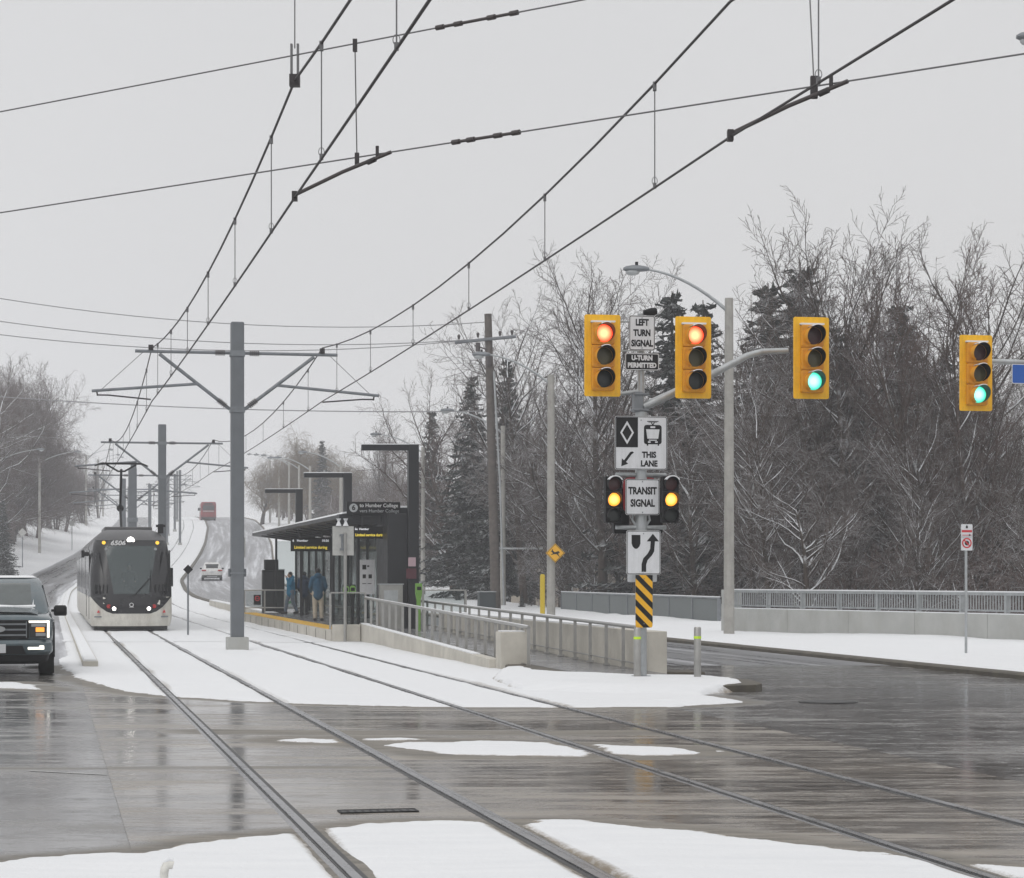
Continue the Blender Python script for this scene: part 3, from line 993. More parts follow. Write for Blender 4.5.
# extra feeder masts seen among the others up the line
b = None
for i, (xp, Y, yt, w, lab) in enumerate([(132.5, 118, 468, .44, 'stout plain grey anchor mast behind the tram roof'),
                                          (180, 272, 470, .30, 'slim far grey mast right of the tram on the snowy track bed'),
                                          (168.5, 300, 474, .26, 'thin far grey mast just right of the second catenary pole')]):
    L = (xp - 50) / F * Y - float(SH(Y)); zt = H + (HY - yt) / F * Y - float(EZ(Y))
    t = thing('anchor_mast', lab, 'mast', P(L, Y), heading(Y))
    b = MB(); b.span((-w / 2, -w / 2, 0), (w / 2, w / 2, zt)); b.build('mast', M['pole'], t, bevel=.02)
    b = MB(); b.span((-w * .8, -w * .8, -.05), (w * .8, w * .8, .3)); b.build('footing', M['concrete_grey'], t)
    b = MB(); b.span((-w * .62, -w * .62, zt * .62), (w * .62, w * .62, zt * .65)); b.build('mast_band', M['galv_dark'], t)


def overhead(tr, Lp, near_pts, label):
    t = thing('overhead_line', label, 'overhead wire', (0, 0, 0))
    sup = [(Lq, Yq, 6.3, 7.67) for Lq, Yq in near_pts] + [(Lp, Y, 6.3, 7.65) for Y in POLE_Y]
    sup = [(TX(L, Y), Y, float(EZ(Y)) + zc, float(EZ(Y)) + zm) for L, Y, zc, zm in sup]
    cp = []; mp = []; dr = []
    for i in range(len(sup) - 1):
        a = np.array(sup[i], float); c = np.array(sup[i + 1], float)
        span = c[1] - a[1]
        sag = .54 * (span / 30) ** 2 if span < 40 else .75
        for k in range(12):
            u = k / 12
            q = a + (c - a) * u
            cp.append((q[0], q[1], q[2] - .06 * 4 * u * (1 - u))); mp.append((q[0], q[1], q[3] - sag * 4 * u * (1 - u)))
        nd = 6
        if a[1] < 240:
            for k in range(nd):
                u = (k + .5) / nd
                q = a + (c - a) * u
                dr.append((q[0], q[1], q[2] - .06 * 4 * u * (1 - u), q[3] - sag * 4 * u * (1 - u)))
    b = MB(); b.path(cp, .0145, 6); b.build('contact_wire', M['wire'], t, smooth=True)
    b = MB(); b.path(mp, .0155, 6); b.build('messenger_wire', M['wire'], t, smooth=True)
    for x, y, z0, z1 in dr:
        b = MB(); b.tube((x, y, z0), (x, y, z1), .0075, n=5)
        if y < 70:
            b.path([(x + .03 * math.sin(a), y, z0 + .075 + .045 * math.cos(a)) for a in np.linspace(math.pi, 2.7 * math.pi, 11)], .004, 5)
            b.span((x - .02, y - .03, z1 - .08), (x + .02, y + .03, z1 + .02)); b.span((x - .018, y - .03, z0 - .01), (x + .018, y + .03, z0 + .05))
        b.build('dropper', M['wire_thin'], t)
    return t


overhead(0, 2.58, [(2.95, -4), (2.87, 25.8)], 'left pair of overhead wires with droppers above the tram')
overhead(1, 6.90, [(7.02, -8), (6.88, 22.25)], 'right pair of overhead wires with droppers, running up to the picture top')


def span_pt(X0, Y0, z, s, xp):
    k = (xp - CX) / F
    Y = (Y0 - s * X0) / (1 - s * k)
    return Vector((k * Y, Y, z))


def span_wire(name, lab, X0, Y0, z, s, insul):
    t = thing(name, lab, 'span wire', (0, 0, 0))
    pts = [Vector((X, Y0 + s * (X - X0), z + .0016 * (X - 0) ** 2 * 0)) for X in np.linspace(-14, 9, 12)]
    b = MB(); b.path(pts, .009, 6); b.build('cross_wire', M['wire_thin'], t)
    for xa, xb in insul:
        a, c = span_pt(X0, Y0, z, s, xa), span_pt(X0, Y0, z, s, xb)
        b = MB(); b.tube(a, c, .018)
        for u in (0, .25, .7, 1):
            q = a.lerp(c, u); d = (c - a).normalized() * .05
            b.tube(q - d, q + d, .03)
        b.build('insulator', M['insul'], t)
    return t


SA = (-2.545, 25.8, 7.97, -.75); SB = (-1.37, 25.2, 6.72, -.77)
span_wire('span_wire', 'upper span wire crossing the sky with one long insulator', *SA, [(440, 514)])
span_wire('span_wire', 'lower span wire crossing the sky below another, insulator at its middle', *SB, [(456, 516)])
# hangers and steady arms at the two crossings
t = thing('wire_hanger', 'long clamp hanger holding the left messenger wire high in the sky', 'wire hanger', (0, 0, 0))
q = Vector((float(TX(2.87, 25.8)), 25.8, 0))
b = MB(); b.tube(q + Vector((0, 0, 8.05)), q + Vector((0, 0, 11.5)), .008, n=5); b.build('hanger_wire', M['wire_thin'], t)
for a_, c_ in (((-.05, -.03, 7.75), (-.025, .03, 8.1)), ((.025, -.03, 7.75), (.05, .03, 8.1))):
    b = MB(); b.span(tuple(q + Vector(a_)), tuple(q + Vector(c_))); b.build('clamp_strap', M['wire_thin'], t)
b = MB(); b.span(tuple(q + Vector((-.06, -.05, 7.6))), tuple(q + Vector((.06, .05, 7.74)))); b.build('clamp', M['wire'], t)
t = thing('wire_hanger', 'short vertical tie between the upper and lower span wires', 'wire hanger', (0, 0, 0))
a = span_pt(*SA, 355); c = span_pt(*SB, 357)
b = MB(); b.tube(a, c, .008, n=5); b.build('hanger_wire', M['wire_thin'], t)
for a_ in (a, c):
    b = MB(); b.span(tuple(a_ - Vector((.025, .03, .09))), tuple(a_ + Vector((.025, .03, .05)))); b.build('clamp', M['wire'], t)
t = thing('wire_hanger', 'vertical tie rising from the lower span wire above the right contact wire', 'wire hanger', (0, 0, 0))
c = span_pt(*SB, 814); a = Vector((c.x, c.y + .4, 7.97))
b = MB(); b.tube(c, a, .008, n=5); b.build('hanger_wire', M['wire_thin'], t)
b = MB(); b.span(tuple(c - Vector((.035, .03, .12))), tuple(c + Vector((.035, .03, .1)))); b.build('clamp', M['wire'], t)
for lab, (L, Y), xe in (('steady arm holding the left contact wire off the lower span wire', (2.87, 25.8), 391), ('steady arm holding the right contact wire off the lower span wire', (6.88, 22.25), 848)):
    t = thing('steady_arm', lab, 'steady arm', (0, 0, 0))
    a = Vector((float(TX(L, Y)), Y, 6.33)); c = span_pt(*SB, xe); k = c - Vector((0, 0, .0))
    b = MB(); b.path([a, a.lerp(k, .5) + Vector((0, 0, .02)), k], .022, 8); b.build('arm', M['insul'], t)
    b = MB(); b.span(tuple(a - Vector((.03, .05, .07))), tuple(a + Vector((.03, .05, .04)))); b.build('clamp', M['wire'], t)
    b = MB(); b.tube(a.lerp(k, .76), a.lerp(k, .84), .032); b.build('insulator', M['wire'], t)
    m_ = a.lerp(k, .86); b = MB(); b.tube(m_, m_ + Vector((0, 0, .14)), .02); b.build('stand_off', M['wire'], t)

# ------------------------------------------------------------------ shape lofting for vehicles
def rrring(z, w, f, bk, rf, rb, bow=0.0, zf=None, k=5, m=6):
    """a plan outline at height z: half width w, front y f, back y bk, corner radii"""
    p = []
    for i in range(m + 1):                               # front edge left to right
        x = -w + rf + (2 * w - 2 * rf) * i / m
        p.append((x, f - bow * (1 - (x / w) ** 2)))
    for i in range(1, k + 1):
        a = R(-90 + 90 * i / k); p.append((w - rf + rf * math.cos(a), f + rf + rf * math.sin(a)))
    for i in range(1, 8): p.append((w, f + rf + (bk - rb - f - rf) * i / 8))
    for i in range(k + 1):
        a = R(90 * i / k); p.append((w - rb + rb * math.cos(a), bk - rb + rb * math.sin(a)))
    for i in range(k + 1):
        a = R(90 + 90 * i / k); p.append((-w + rb + rb * math.cos(a), bk - rb + rb * math.sin(a)))
    for i in range(1, 8): p.append((-w, bk - rb - (bk - rb - f - rf) * i / 8))
    for i in range(k):
        a = R(180 + 90 * i / k); p.append((-w + rf + rf * math.cos(a), f + rf + rf * math.sin(a)))
    return [(x, y, z + (zf(x, y) if zf else 0)) for x, y in p]


def patch(poly, surf, off, cuts=3):
    """a polygon drawn on a vehicle's front (x, z) and laid on its surface y = surf(x, z)"""
    bm = bmesh.new()
    fv = [bm.verts.new((x, 0, z)) for x, z in poly]
    bm.faces.new(fv)
    bmesh.ops.triangulate(bm, faces=bm.faces[:])
    for i in range(cuts): bmesh.ops.subdivide_edges(bm, edges=bm.edges[:], cuts=1, use_grid_fill=True)
    bm.verts.ensure_lookup_table()
    V = [(v.co.x, surf(v.co.x, v.co.z) - off, v.co.z) for v in bm.verts]
    bm.verts.index_update()
    Fc = [[v.index for v in f.verts] for f in bm.faces]
    n = len(V)
    rim = [e for e in bm.edges if len(e.link_faces) == 1]
    b = MB()
    V2 = V + [(x, y + off + .004, z) for x, y, z in V]
    b.add(V2, [tuple(f) for f in Fc] + [(e.verts[0].index, e.verts[1].index, e.verts[1].index + n, e.verts[0].index + n) for e in rim])
    bm.free()
    return b


# ------------------------------------------------------------------ the tram
def make_tram():
    Y = 74.0
    t = thing('tram', 'white and black tram coming head-on down the left track with its lamp lit', 'tram', P(TRACK_C[0] + .11, Y), heading(Y))
    t.scale = (1.03, 1, .985)
    W = 1.325
    def fy(z): return float(np.interp(z, [.2, .5, .9, 1.3, 2.0, 2.9, 3.2, 3.4, 3.52], [.10, .02, 0, .10, .34, .68, .86, 1.15, 1.6]))
    def fw(z): return float(np.interp(z, [.2, .4, 1.2, 2.0, 3.0, 3.25, 3.42, 3.52], [1.27, W, W, W, 1.22, 1.13, .98, .75]))
    RFr = .42
    def surf(x, z):
        w = fw(z); ax = abs(x)
        y = fy(z) - .16 * (1 - (min(ax, w) / w) ** 2)
        if ax > w - RFr:
            d = min(ax - (w - RFr), RFr)
            y += RFr - math.sqrt(max(0, RFr * RFr - d * d))
        return y
    LEN = 9.2
    def body(zs, y_back, name, m, hole=None, parent=t):
        b = MB(); rs = [rrring(z, fw(z), fy(z), y_back, RFr, .08, .16, m=14) for z in zs]
        b.rings(rs)
        if hole:
            keep = []
            for fi, f in enumerate(b.f):
                if len(f) == 4:
                    c = np.mean([b.v[i] for i in f], axis=0)
                    if c[1] < 1.3 and hole(c[0], c[2]): continue
                keep.append(fi)
            b.f = [b.f[i] for i in keep]; b.m = [b.m[i] for i in keep]
        return b.build(name, m, parent, smooth=True)
    body([.2, .3, .45, .7, .95, 1.2], LEN, 'lower_body', M['tram_white'])
    ws = lambda z: float(np.interp(z, [1.30, 2.98], [.57, .84]))
    body([1.203, 1.34, 1.5, 1.7, 1.9, 2.1, 2.3, 2.5, 2.7, 2.9, 3.05, 3.15], LEN, 'upper_body', M['tram_black'], hole=lambda x, z: 1.36 < z < 2.9 and abs(x) < ws(z) - .08)
    body([3.153, 3.25, 3.35, 3.44, 3.52], LEN, 'roof', M['tram_roof'])
    # black mask dipping into the white front
    dip = [(-1.31, 1.25), (-1.30, 1.20), (-1.16, 1.02), (-1.0, .85), (-.8, .70), (-.6, .63), (.6, .63), (.8, .70), (1.0, .85), (1.16, 1.02), (1.30, 1.20), (1.31, 1.25)]
    patch(dip, surf, .008).build('front_mask', M['tram_black'], t, smooth=True)
    patch([(-.57, 1.30), (.57, 1.30), (.84, 2.95), (-.84, 2.95)], surf, .018).build('windscreen', M['glass_cab'], t, smooth=True)
    for s in (-1, 1):
        p = [(s * .80, 1.40), (s * 1.24, 1.40), (s * 1.21, 2.78), (s * 1.06, 2.78)]
        patch(p if s > 0 else p[::-1], surf, .012).build('corner_window', M['tram_black'], t, smooth=True)
        q = MB()
        for i in range(4):
            x = s * (.78 + i * .12); q.span((x - .02, surf(x, 1.42) - .03, 1.30), (x + .02, surf(x, 1.42) - .005, 1.62))
        q.build('defroster_grille', M['black_matt'], t)
        # lamps
        x = s * .56; b = MB(); b.path([(x, surf(x, .80) - .02, .80), (x, surf(x, .80) + .02, .80)], .058, 16); o = b.build('headlight', M['headlight'], t)
        b = MB(); b.path([(x + s * .17, surf(x + s * .17, .86) - .012, .88), (x + s * .17, surf(x + s * .17, .86) + .02, .88)], .07, 14); b.build('tail_light', M['tail_red'], t)
        x = s * .87; b = MB(); b.path([(x, surf(x, 3.06) - .02, 3.06), (x, surf(x, 3.06) + .03, 3.06)], .062, 14); b.build('marker_light', M['amber_small'], t)
        x = s * .80; b = MB(); b.path([(x, surf(x, 2.84) - .03, 2.84), (x, surf(x, 2.84) + .02, 2.84)], .05, 12); b.build('camera_eye', M['chrome'], t)
    b = MB(); b.path([(0, surf(0, 3.14) - .025, 3.14), (0, surf(0, 3.14) + .03, 3.14)], .115, 20); b.build('top_light', M['headlight'], t)
    patch([(-.5, 2.80), (.5, 2.80), (.5, 2.94), (-.5, 2.94)], surf, -.06).build('destination_display', M['black_matt'], t)
    text('fleet_number', '6506', .22, M['white_text'], t, (-.42, surf(-.42, 3.02) - .035, 3.04), sx=1.1, bold=.008, shear=.2)
    # round emblem and small script on the nose
    b = MB(); b.ring(circ(.07, 20, 0, .93), circ(.048, 20, 0, .93), surf(0, .93) - .025, surf(0, .93)); b.span((-.07, surf(0, .84) - .022, .845), (.07, surf(0, .84), .86)); b.build('emblem', M['white_text'], t)
    for s in (-1, 1):
        x = s * 1.06
        b = MB(); b.span((x - .13, surf(x, .5) - .012, .50), (x + .13, surf(x, .5) + .05, .545)); b.build('nose_lettering', M['galv_dark'], t)
        b = MB(); yy = surf(x, .7); b.prism([(x - .05, .66), (x + .05, .66), (x, .76)], yy - .012, yy + .04); b.build('warning_triangle', M['sign_red'], t)
    # wiper
    b = MB(); b.path([(.12, surf(.12, 1.28) - .05, 1.28), (.62, surf(.62, 1.85) - .06, 1.86)], .018, 6); b.path([(.60, surf(.6, 1.4) - .04, 1.38), (.64, surf(.64, 2.1) - .05, 2.12)], .016, 6)
    b.build('wiper', M['black_matt'], t)
    # skirt and coupler shadow gap
    b = MB(); b.rings([rrring(z, 1.19, .22, LEN, .3, .1) for z in (.07, .235)]); b.build('underframe', M['rubber'], t)
    # sides: windows, door leaves
    for s in (-1, 1):
        y = 1.55
        for k, wd in enumerate((1.05, 1.0, 1.5, 1.5, 1.0, 1.0)):
            door = k in (0, 4)
            b = MB(); b.span((s * (W - .01), y + .05, .42 if door else 1.42), (s * (W + .014), y + wd - .05, 2.82 if door else 2.72))
            b.build('door' if door else 'side_window', M['glass_dark'], t, bevel=.01)
            if door:
                b = MB(); b.span((s * (W + .014), y + .06, .42), (s * (W + .022), y + wd - .06, 1.15)); b.build('door_panel', M['tram_white'], t)
            y += wd + .06
    b = MB(); b.span((-W - .20, 1.25, 2.60), (-W - .02, 1.40, 2.74)); b.span((-W - .26, 1.22, 2.55), (-W - .16, 1.36, 2.80)); b.build('mirror_camera', M['black_matt'], t, bevel=.015)
    b = MB(); b.span((W + .0, 1.25, 1.55), (W + .09, 1.45, 2.2)); b.build('mirror_camera', M['black_matt'], t, bevel=.015)
    # following sections
    y0 = LEN
    for k in range(3):
        b = MB(); b.rings([rrring(z, w, y0, y0 + .7, .1, .1) for z, w in ((.35, 1.1), (3.1, 1.1), (3.3, .95))]); b.build('gangway_bellows', M['rubber'], t)
        y0 += .7
        b = MB(); b.rings([rrring(z, w, y0, y0 + 8.2, .1, .1) for z, w in ((.2, 1.27), (.4, W), (1.2, W))]); b.build('lower_body', M['tram_white'], t, smooth=True)
        b = MB(); b.rings([rrring(z, w, y0, y0 + 8.2, .1, .1) for z, w in ((1.203, W), (2.0, W), (3.0, 1.22), (3.15, 1.17))]); b.build('upper_body', M['tram_black'], t, smooth=True)
        b = MB(); b.rings([rrring(z, w, y0, y0 + 8.2, .1, .1) for z, w in ((3.153, 1.17), (3.42, .98), (3.52, .75))]); b.build('roof', M['tram_roof'], t, smooth=True)
        for s in (-1, 1):
            for j in range(4):
                b = MB(); b.span((s * (W - .03), y0 + .3 + j * 1.95, 1.42), (s * (W + .012), y0 + 1.95 + j * 1.95, 2.7)); b.build('side_window', M['glass_dark'], t, bevel=.01)
        y0 += 8.2
    # roof gear and pantograph (behind the nose)
    b = MB(); b.span((-.8, 3.0, 3.5), (.8, 7.5, 3.66)); b.build('roof_equipment', M['tram_roof'], t, bevel=.04)
    b = MB(); b.span((.92, 1.35, 3.40), (1.10, 1.55, 3.72)); b.span((.86, 1.32, 3.62), (1.16, 1.58, 3.70)); b.build('roof_antenna', M['black_matt'], t)
    pz = 6.36
    b = MB()
    b.span((-.75, 10.55, pz - .10), (.75, 10.75, pz - .03)); b.path([(-.75, 10.65, pz - .06), (-.98, 10.65, pz - .16)], .03, 6); b.path([(.75, 10.65, pz - .06), (.98, 10.65, pz - .16)], .03, 6)
    b.path([(-.55, 10.65, pz - .1), (-.12, 10.7, pz - .36), (.12, 10.7, pz - .36), (.55, 10.65, pz - .1)], .035, 6)
    b.path([(0, 10.7, pz - .3), (0, 12.0, 4.6), (0, 10.4, 3.6)], .05, 8); b.ball((0, 12.0, 4.6), .14); b.span((-.45, 10.1, 3.5), (.45, 11.0, 3.68))
    b.build('pantograph', M['black_matt'], t)
    # cab interior
    b = MB(); b.span((-.85, 1.25, 1.2), (.85, 1.55, 1.42)); b.span((-1.05, 2.7, 1.21), (1.05, 2.78, 3.1)); b.build('cab_interior', M['black_matt'], t)
    b = MB(); b.span((-.26, 2.2, 1.25), (.26, 2.32, 2.2)); b.span((-.24, 1.75, 1.22), (.24, 2.25, 1.36)); b.build('driver_seat', M['rubber'], t)
    return t


tram = make_tram()


# ------------------------------------------------------------------ pickup truck
def wheel(parent, x, y, r, w, s):
    b = MB()
    prof = [(r * .62, -w / 2), (r * .93, -w / 2), (r, -w * .36), (r, w * .36), (r * .93, w / 2), (r * .62, w / 2), (r * .62, -w / 2)]
    n = 28; rs = []
    for rr, yy in prof: rs.append([(yy, rr * math.cos(2 * math.pi * k / n), rr * math.sin(2 * math.pi * k / n)) for k in range(n)])
    b.rings(rs, cap0=False, cap1=False)
    wh = b.build('wheel', M['tyre'], parent, smooth=True, loc=(x, y, r))
    b = MB(); b.path([(s * w * .30, 0, 0), (s * w * .12, 0, 0)], [r * .63, r * .55], 20); b.path([(s * w * .36, 0, 0), (s * w * .1, 0, 0)], r * .16, 12)
    for k in range(6):
        a = math.pi * 2 * k / 6; b.tube((s * w * .33, 0, 0), (s * w * .33, r * .6 * math.cos(a), r * .6 * math.sin(a)), r * .075, n=6)
    b.build('rim', M['chrome'], wh)
    return wh


def make_truck():
    Y = 40.7
    t = thing('pickup_truck', 'slate blue pickup truck with lit headlamps waiting at the left edge', 'pickup truck', P(-.98, Y), TH)
    t.scale = (1, 1, .965)
    W = 1.015
    zf = lambda x, y: .075 * max(0, min(1, (y - .25) / 1.35)) - .05 * (abs(x) / W) ** 4
    b = MB()
    rs = [rrring(.36, .90, .30, 5.75, .2, .12), rrring(.42, .98, .22, 5.85, .25, .12), rrring(.60, 1.0, .14, 5.88, .28, .12), rrring(.80, W, .10, 5.88, .30, .12),
          rrring(1.00, W, .12, 5.88, .32, .12), rrring(1.10, 1.005, .16, 5.86, .34, .12), rrring(1.16, .98, .22, 5.84, .36, .12, zf=zf), rrring(1.19, .93, .34, 5.8, .36, .12, zf=zf)]
    b.rings(rs)
    body = b.build('body', M['truck_blue'], t, smooth=True)
    # hood bulge
    b = MB()
    b.rings([[(-.74, y, z0), (-.62, y, z0 + .045), (0, y, z0 + .06), (.62, y, z0 + .045), (.74, y, z0)] for y, z0 in ((.36, 1.185), (.7, 1.215), (1.2, 1.25), (1.62, 1.275))], close=False, cap0=False, cap1=False)
    b.build('hood', M['truck_blue'], t, smooth=True, fix=False)
    # greenhouse
    b = MB()
    rs = [rrring(1.20, .95, 1.55, 4.35, .2, .15), rrring(1.30, .93, 1.66, 4.30, .2, .15), rrring(1.55, .87, 2.00, 4.2, .2, .15), rrring(1.80, .80, 2.38, 4.1, .2, .15), rrring(1.89, .74, 2.62, 4.0, .2, .15), rrring(1.93, .62, 2.85, 3.85, .2, .15)]
    b.rings(rs); b.build('cab', M['truck_blue'], t, smooth=True)
    sw = lambda x, z: float(np.interp(z, [1.2, 1.3, 1.55, 1.8, 1.89], [1.55, 1.66, 2.0, 2.38, 2.62])) + .22 * max(0, (abs(x) - .5) / .4) ** 2
    patch([(-.80, 1.30), (.80, 1.30), (.70, 1.80), (-.70, 1.80)], sw, .02).build('windscreen', M['glass_truck'], t, smooth=True)
    patch([(.62, 1.32), (.80, 1.30), (.71, 1.72), (.69, 1.72)], sw, .03, 2).build('frost', M['snow'], t)
    patch([(-.84, 1.325), (-.2, 1.335), (.3, 1.33), (.82, 1.32), (.80, 1.365), (.3, 1.35), (-.1, 1.37), (-.4, 1.35), (-.82, 1.37)], sw, .045, 2).build('wiper_snow', M['snow'], t)
    b = MB(); b.rings([rrring(1.905, .70, 2.62, 3.9, .2, .2), rrring(1.95, .62, 2.72, 3.84, .2, .2)]); b.build('roof_snow', M['snow'], t, smooth=True)
    for s in (-1, 1):
        b = MB(); b.slab([(s * .94, 1.85, 1.32), (s * .945, 3.95, 1.32), (s * .83, 3.85, 1.76), (s * .825, 2.45, 1.76)], .012 * s); b.build('side_window', M['glass_dark'], t)
        b = MB(); b.span((s * 1.0, 1.72, 1.24), (s * 1.10, 1.80, 1.31)); b.rings([rrring(z, .125 - k, 1.66 + k, 1.84, .05, .05) for z, k in ((1.14, .02), (1.17, 0), (1.31, 0), (1.35, .03))])
        bb = MB(); bb.add([(x + s * 1.155, y, z) for x, y, z in b.v[8:]], [tuple(i - 8 for i in f) for f in b.f[6:]]); bb.span((s * .98, 1.72, 1.22), (s * 1.10, 1.80, 1.27))
        bb.build('wing_mirror', M['black_matt'], t, smooth=True)
        b = MB(); b.span((s * 1.005, 2.25, 1.02), (s * 1.045, 2.5, 1.06)); b.build('door_handle', M['chrome'], t)
        # headlamp: dark bowl, C-shaped running lamp, amber indicator
        b = MB(); p = [(s * .60, .76), (s * .93, .74), (s * .95, 1.07), (s * .58, 1.07)]; b.prism(p, .075, .25); hl = b.build('headlight', M['rubber'], t, bevel=.01)
        b = MB(); b.span((s * .57, .062, 1.035), (s * .945, .12, 1.075)); b.span((s * .905, .062, .75), (s * .95, .12, 1.075)); b.build('running_lamp', M['headlight_soft'], hl)
        b = MB(); b.span((s * .70, .066, .86), (s * .855, .12, .945)); b.build('indicator_lamp', M['amber_lamp'], hl)
        b = MB(); b.span((s * .62, .066, .96), (s * .88, .12, 1.02)); b.span((s * .70, .066, .78), (s * .88, .12, .84)); b.build('projector_lens', M['chrome'], hl)
        b = MB(); b.box((s * .70, .02, .545), (.30, .10, .05), rz=s * .16); b.box((s * .80, .03, .575), (.09, .10, .045), rz=s * .22); b.build('fog_light', M['headlight_soft'], t, bevel=.01)
    # grille
    b = MB(); b.prism(rrect(1.16, .37, .04, 0, .905), .06, .2); gr = b.build('grille', M['black_matt'], t, bevel=.01)
    b = MB()
    for z in (.80, .905, 1.01): b.span((-.54, .040, z - .016), (.54, .07, z + .016))
    for k in (0, 8): b.span((-.53 + k * .1325 - .008, .048, .75), (-.53 + k * .1325 + .008, .07, 1.06))
    b.build('grille_bar', M['galv_dark'], gr)
    b = MB(); b.prism([(.15 * math.cos(a), .915 + .062 * math.sin(a)) for a in np.linspace(0, 2 * math.pi, 28, endpoint=False)], .024, .05); b.build('badge', M['chrome'], gr)
    # bumper: painted upper, dark intake, lower valance
    b = MB(); b.rings([rrring(z, w, f, .7, .26, .1, .07) for z, w, f in ((.42, .97, .06), (.48, 1.01, .02), (.64, 1.015, .02), (.70, .99, .07))]); b.build('bumper', M['truck_blue'], t, smooth=True)
    b = MB(); b.prism([(-.52, .44), (.52, .44), (.46, .60), (-.46, .60)], -.062, .1); b.build('bumper_intake', M['black_matt'], t)
    b = MB(); b.rings([rrring(z, w, f, .8, .25, .1, .06) for z, w, f in ((.24, .80, .16), (.30, .92, .09), (.415, .955, .07))]); b.build('front_valance', M['black_matt'], t, smooth=True)
    b = MB(); b.span((-.16, -.082, .46), (.16, -.066, .63)); pl = b.build('licence_plate', M['plate'], t, bevel=.004)
    for s in (-1, 1):
        for y in (1.0, 4.7):
            b = MB(); b.ring([(y + .56 * math.cos(a), .40 + .56 * math.sin(a)) for a in np.linspace(0, 2 * math.pi, 32, endpoint=False)], [(y + .47 * math.cos(a), .40 + .47 * math.sin(a)) for a in np.linspace(0, 2 * math.pi, 32, endpoint=False)], 0, .05)
            b.v = [(s * (1.0 + yy), xx, max(.36, zz)) for xx, yy, zz in b.v]; b.build('wheel_arch', M['black_matt'], t)
            wheel(t, s * .89, y, .415, .29, s)
    b = MB(); b.span((-.9, .45, .26), (.9, 5.3, .40)); b.build('underbody', M['rubber'], t)
    return t


truck = make_truck()


def make_suv():
    Y = 193.0; L = (212 - 50) / F * Y - float(SH(Y))
    t = thing('suv', 'white car driving away uphill in the right-hand lanes', 'car', P(L, Y), heading(Y))
    b = MB(); b.rings([rrring(z, w, f, 4.6, .25, .3) for z, w, f in ((.28, .80, .12), (.36, .90, .02), (.6, .925, 0), (.85, .92, .04), (1.0, .88, .10), (1.06, .84, .2))]); b.build('body', M['car_white'], t, smooth=True)
    b = MB(); b.rings([rrring(z, w, f, k, .25, .3) for z, w, f, k in ((1.0, .84, .14, 3.5), (1.2, .78, .26, 3.3), (1.5, .68, .48, 2.7), (1.62, .56, .62, 2.4))]); b.build('cabin', M['car_white'], t, smooth=True)
    sw = lambda x, z: float(np.interp(z, [1.0, 1.2, 1.5, 1.62], [.14, .26, .48, .62])) + .2 * max(0, (abs(x) - .45) / .3) ** 2
    patch([(-.66, 1.12), (.66, 1.12), (.56, 1.47), (-.56, 1.47)], sw, .02).build('rear_window', M['glass_dark'], t)
    for s in (-1, 1):
        b = MB(); b.span((s * .52, -.01, .86), (s * .90, .06, .98)); b.build('tail_light', M['tail_red'], t, bevel=.01)
        b = MB(); b.span((s * .86, 2.5, 1.02), (s * 1.06, 2.62, 1.16)); b.build('wing_mirror', M['black_matt'], t, bevel=.02)
        for y in (.85, 3.6): wheel(t, s * .80, y, .34, .22, s)
        b = MB(); b.slab([(s * .80, .5, 1.12), (s * .80, 3.1, 1.12), (s * .70, 2.7, 1.46), (s * .70, .75, 1.46)], .01 * s); b.build('side_window', M['glass_dark'], t)
    b = MB(); b.span((-.86, -.05, .26), (.86, .2, .50)); b.build('bumper', M['rubber'], t, bevel=.03)
    b = MB(); b.span((-.45, -.056, .33), (.45, .0, .42)); b.build('bumper_trim', M['chrome'], t)
    b = MB(); b.span((-.15, -.02, .74), (.15, .02, .84)); b.build('licence_plate', M['plate'], t)
    return t


def make_bus():
    Y = 367.0; L = (208.5 - 50) / F * Y - float(SH(Y))
    t = thing('bus', 'red bus driving away at the hazy top of the road', 'bus', P(L, Y), heading(Y))
    b = MB(); b.rings([rrring(z, w, f, 12.0, .16, .2) for z, w, f in ((.32, 1.22, .06), (.45, 1.28, 0), (2.6, 1.28, .05), (2.95, 1.24, .12), (3.12, 1.1, .25))]); b.build('body', M['bus_red'], t, smooth=True)
    b = MB(); b.span((-.95, -.03, 1.75), (.95, .1, 2.55)); b.build('rear_window', M['glass_dark'], t, bevel=.03)
    b = MB(); b.span((-.7, -.02, 2.68), (.7, .16, 2.9)); b.build('rear_display', M['black_matt'], t)
    b = MB(); b.span((-1.0, -.035, .65), (1.0, .1, 1.45))
    b.build('engine_cover', M['bus_red'], t, bevel=.02)
    b = MB()
    for k in range(5): b.span((-.8, -.05, .75 + k * .12), (.8, -.03, .80 + k * .12))
    b.build('engine_louvre', M['tail_red'], t)
    b = MB(); b.span((-.9, -.045, 1.52), (.9, -.01, 1.62)); b.build('livery_stripe', M['white_text'], t)
    for s in (-1, 1):
        b = MB(); b.span((s * 1.02, -.02, .9), (s * 1.2, .06, 1.6)); b.build('tail_light', M['tail_red'], t)
        for y in (2.4, 9.0): wheel(t, s * 1.1, y, .48, .3, s)
        b = MB(); b.span((s * 1.3, 11.7, 2.0), (s * 1.55, 11.9, 2.5)); b.build('wing_mirror', M['black_matt'], t)
        for k in range(5):
            b = MB(); b.span((s * 1.27, 1.2 + k * 2.1, 1.6), (s * 1.29, 3.1 + k * 2.1, 2.55)); b.build('side_window', M['glass_dark'], t)
    b = MB(); b.span((-1.2, -.06, .30), (1.2, .1, .56)); b.build('bumper', M['rubber'], t, bevel=.03)
    return t


make_suv(); make_bus()

# ------------------------------------------------------------------ traffic signals, signs and their pole
YP = 37.7
def at(x, y, dy=0.0, Z=YP):
    v = px(x, y, Z)
    return Vector((v.x - math.sin(TH) * dy, v.y + math.cos(TH) * dy, v.z))


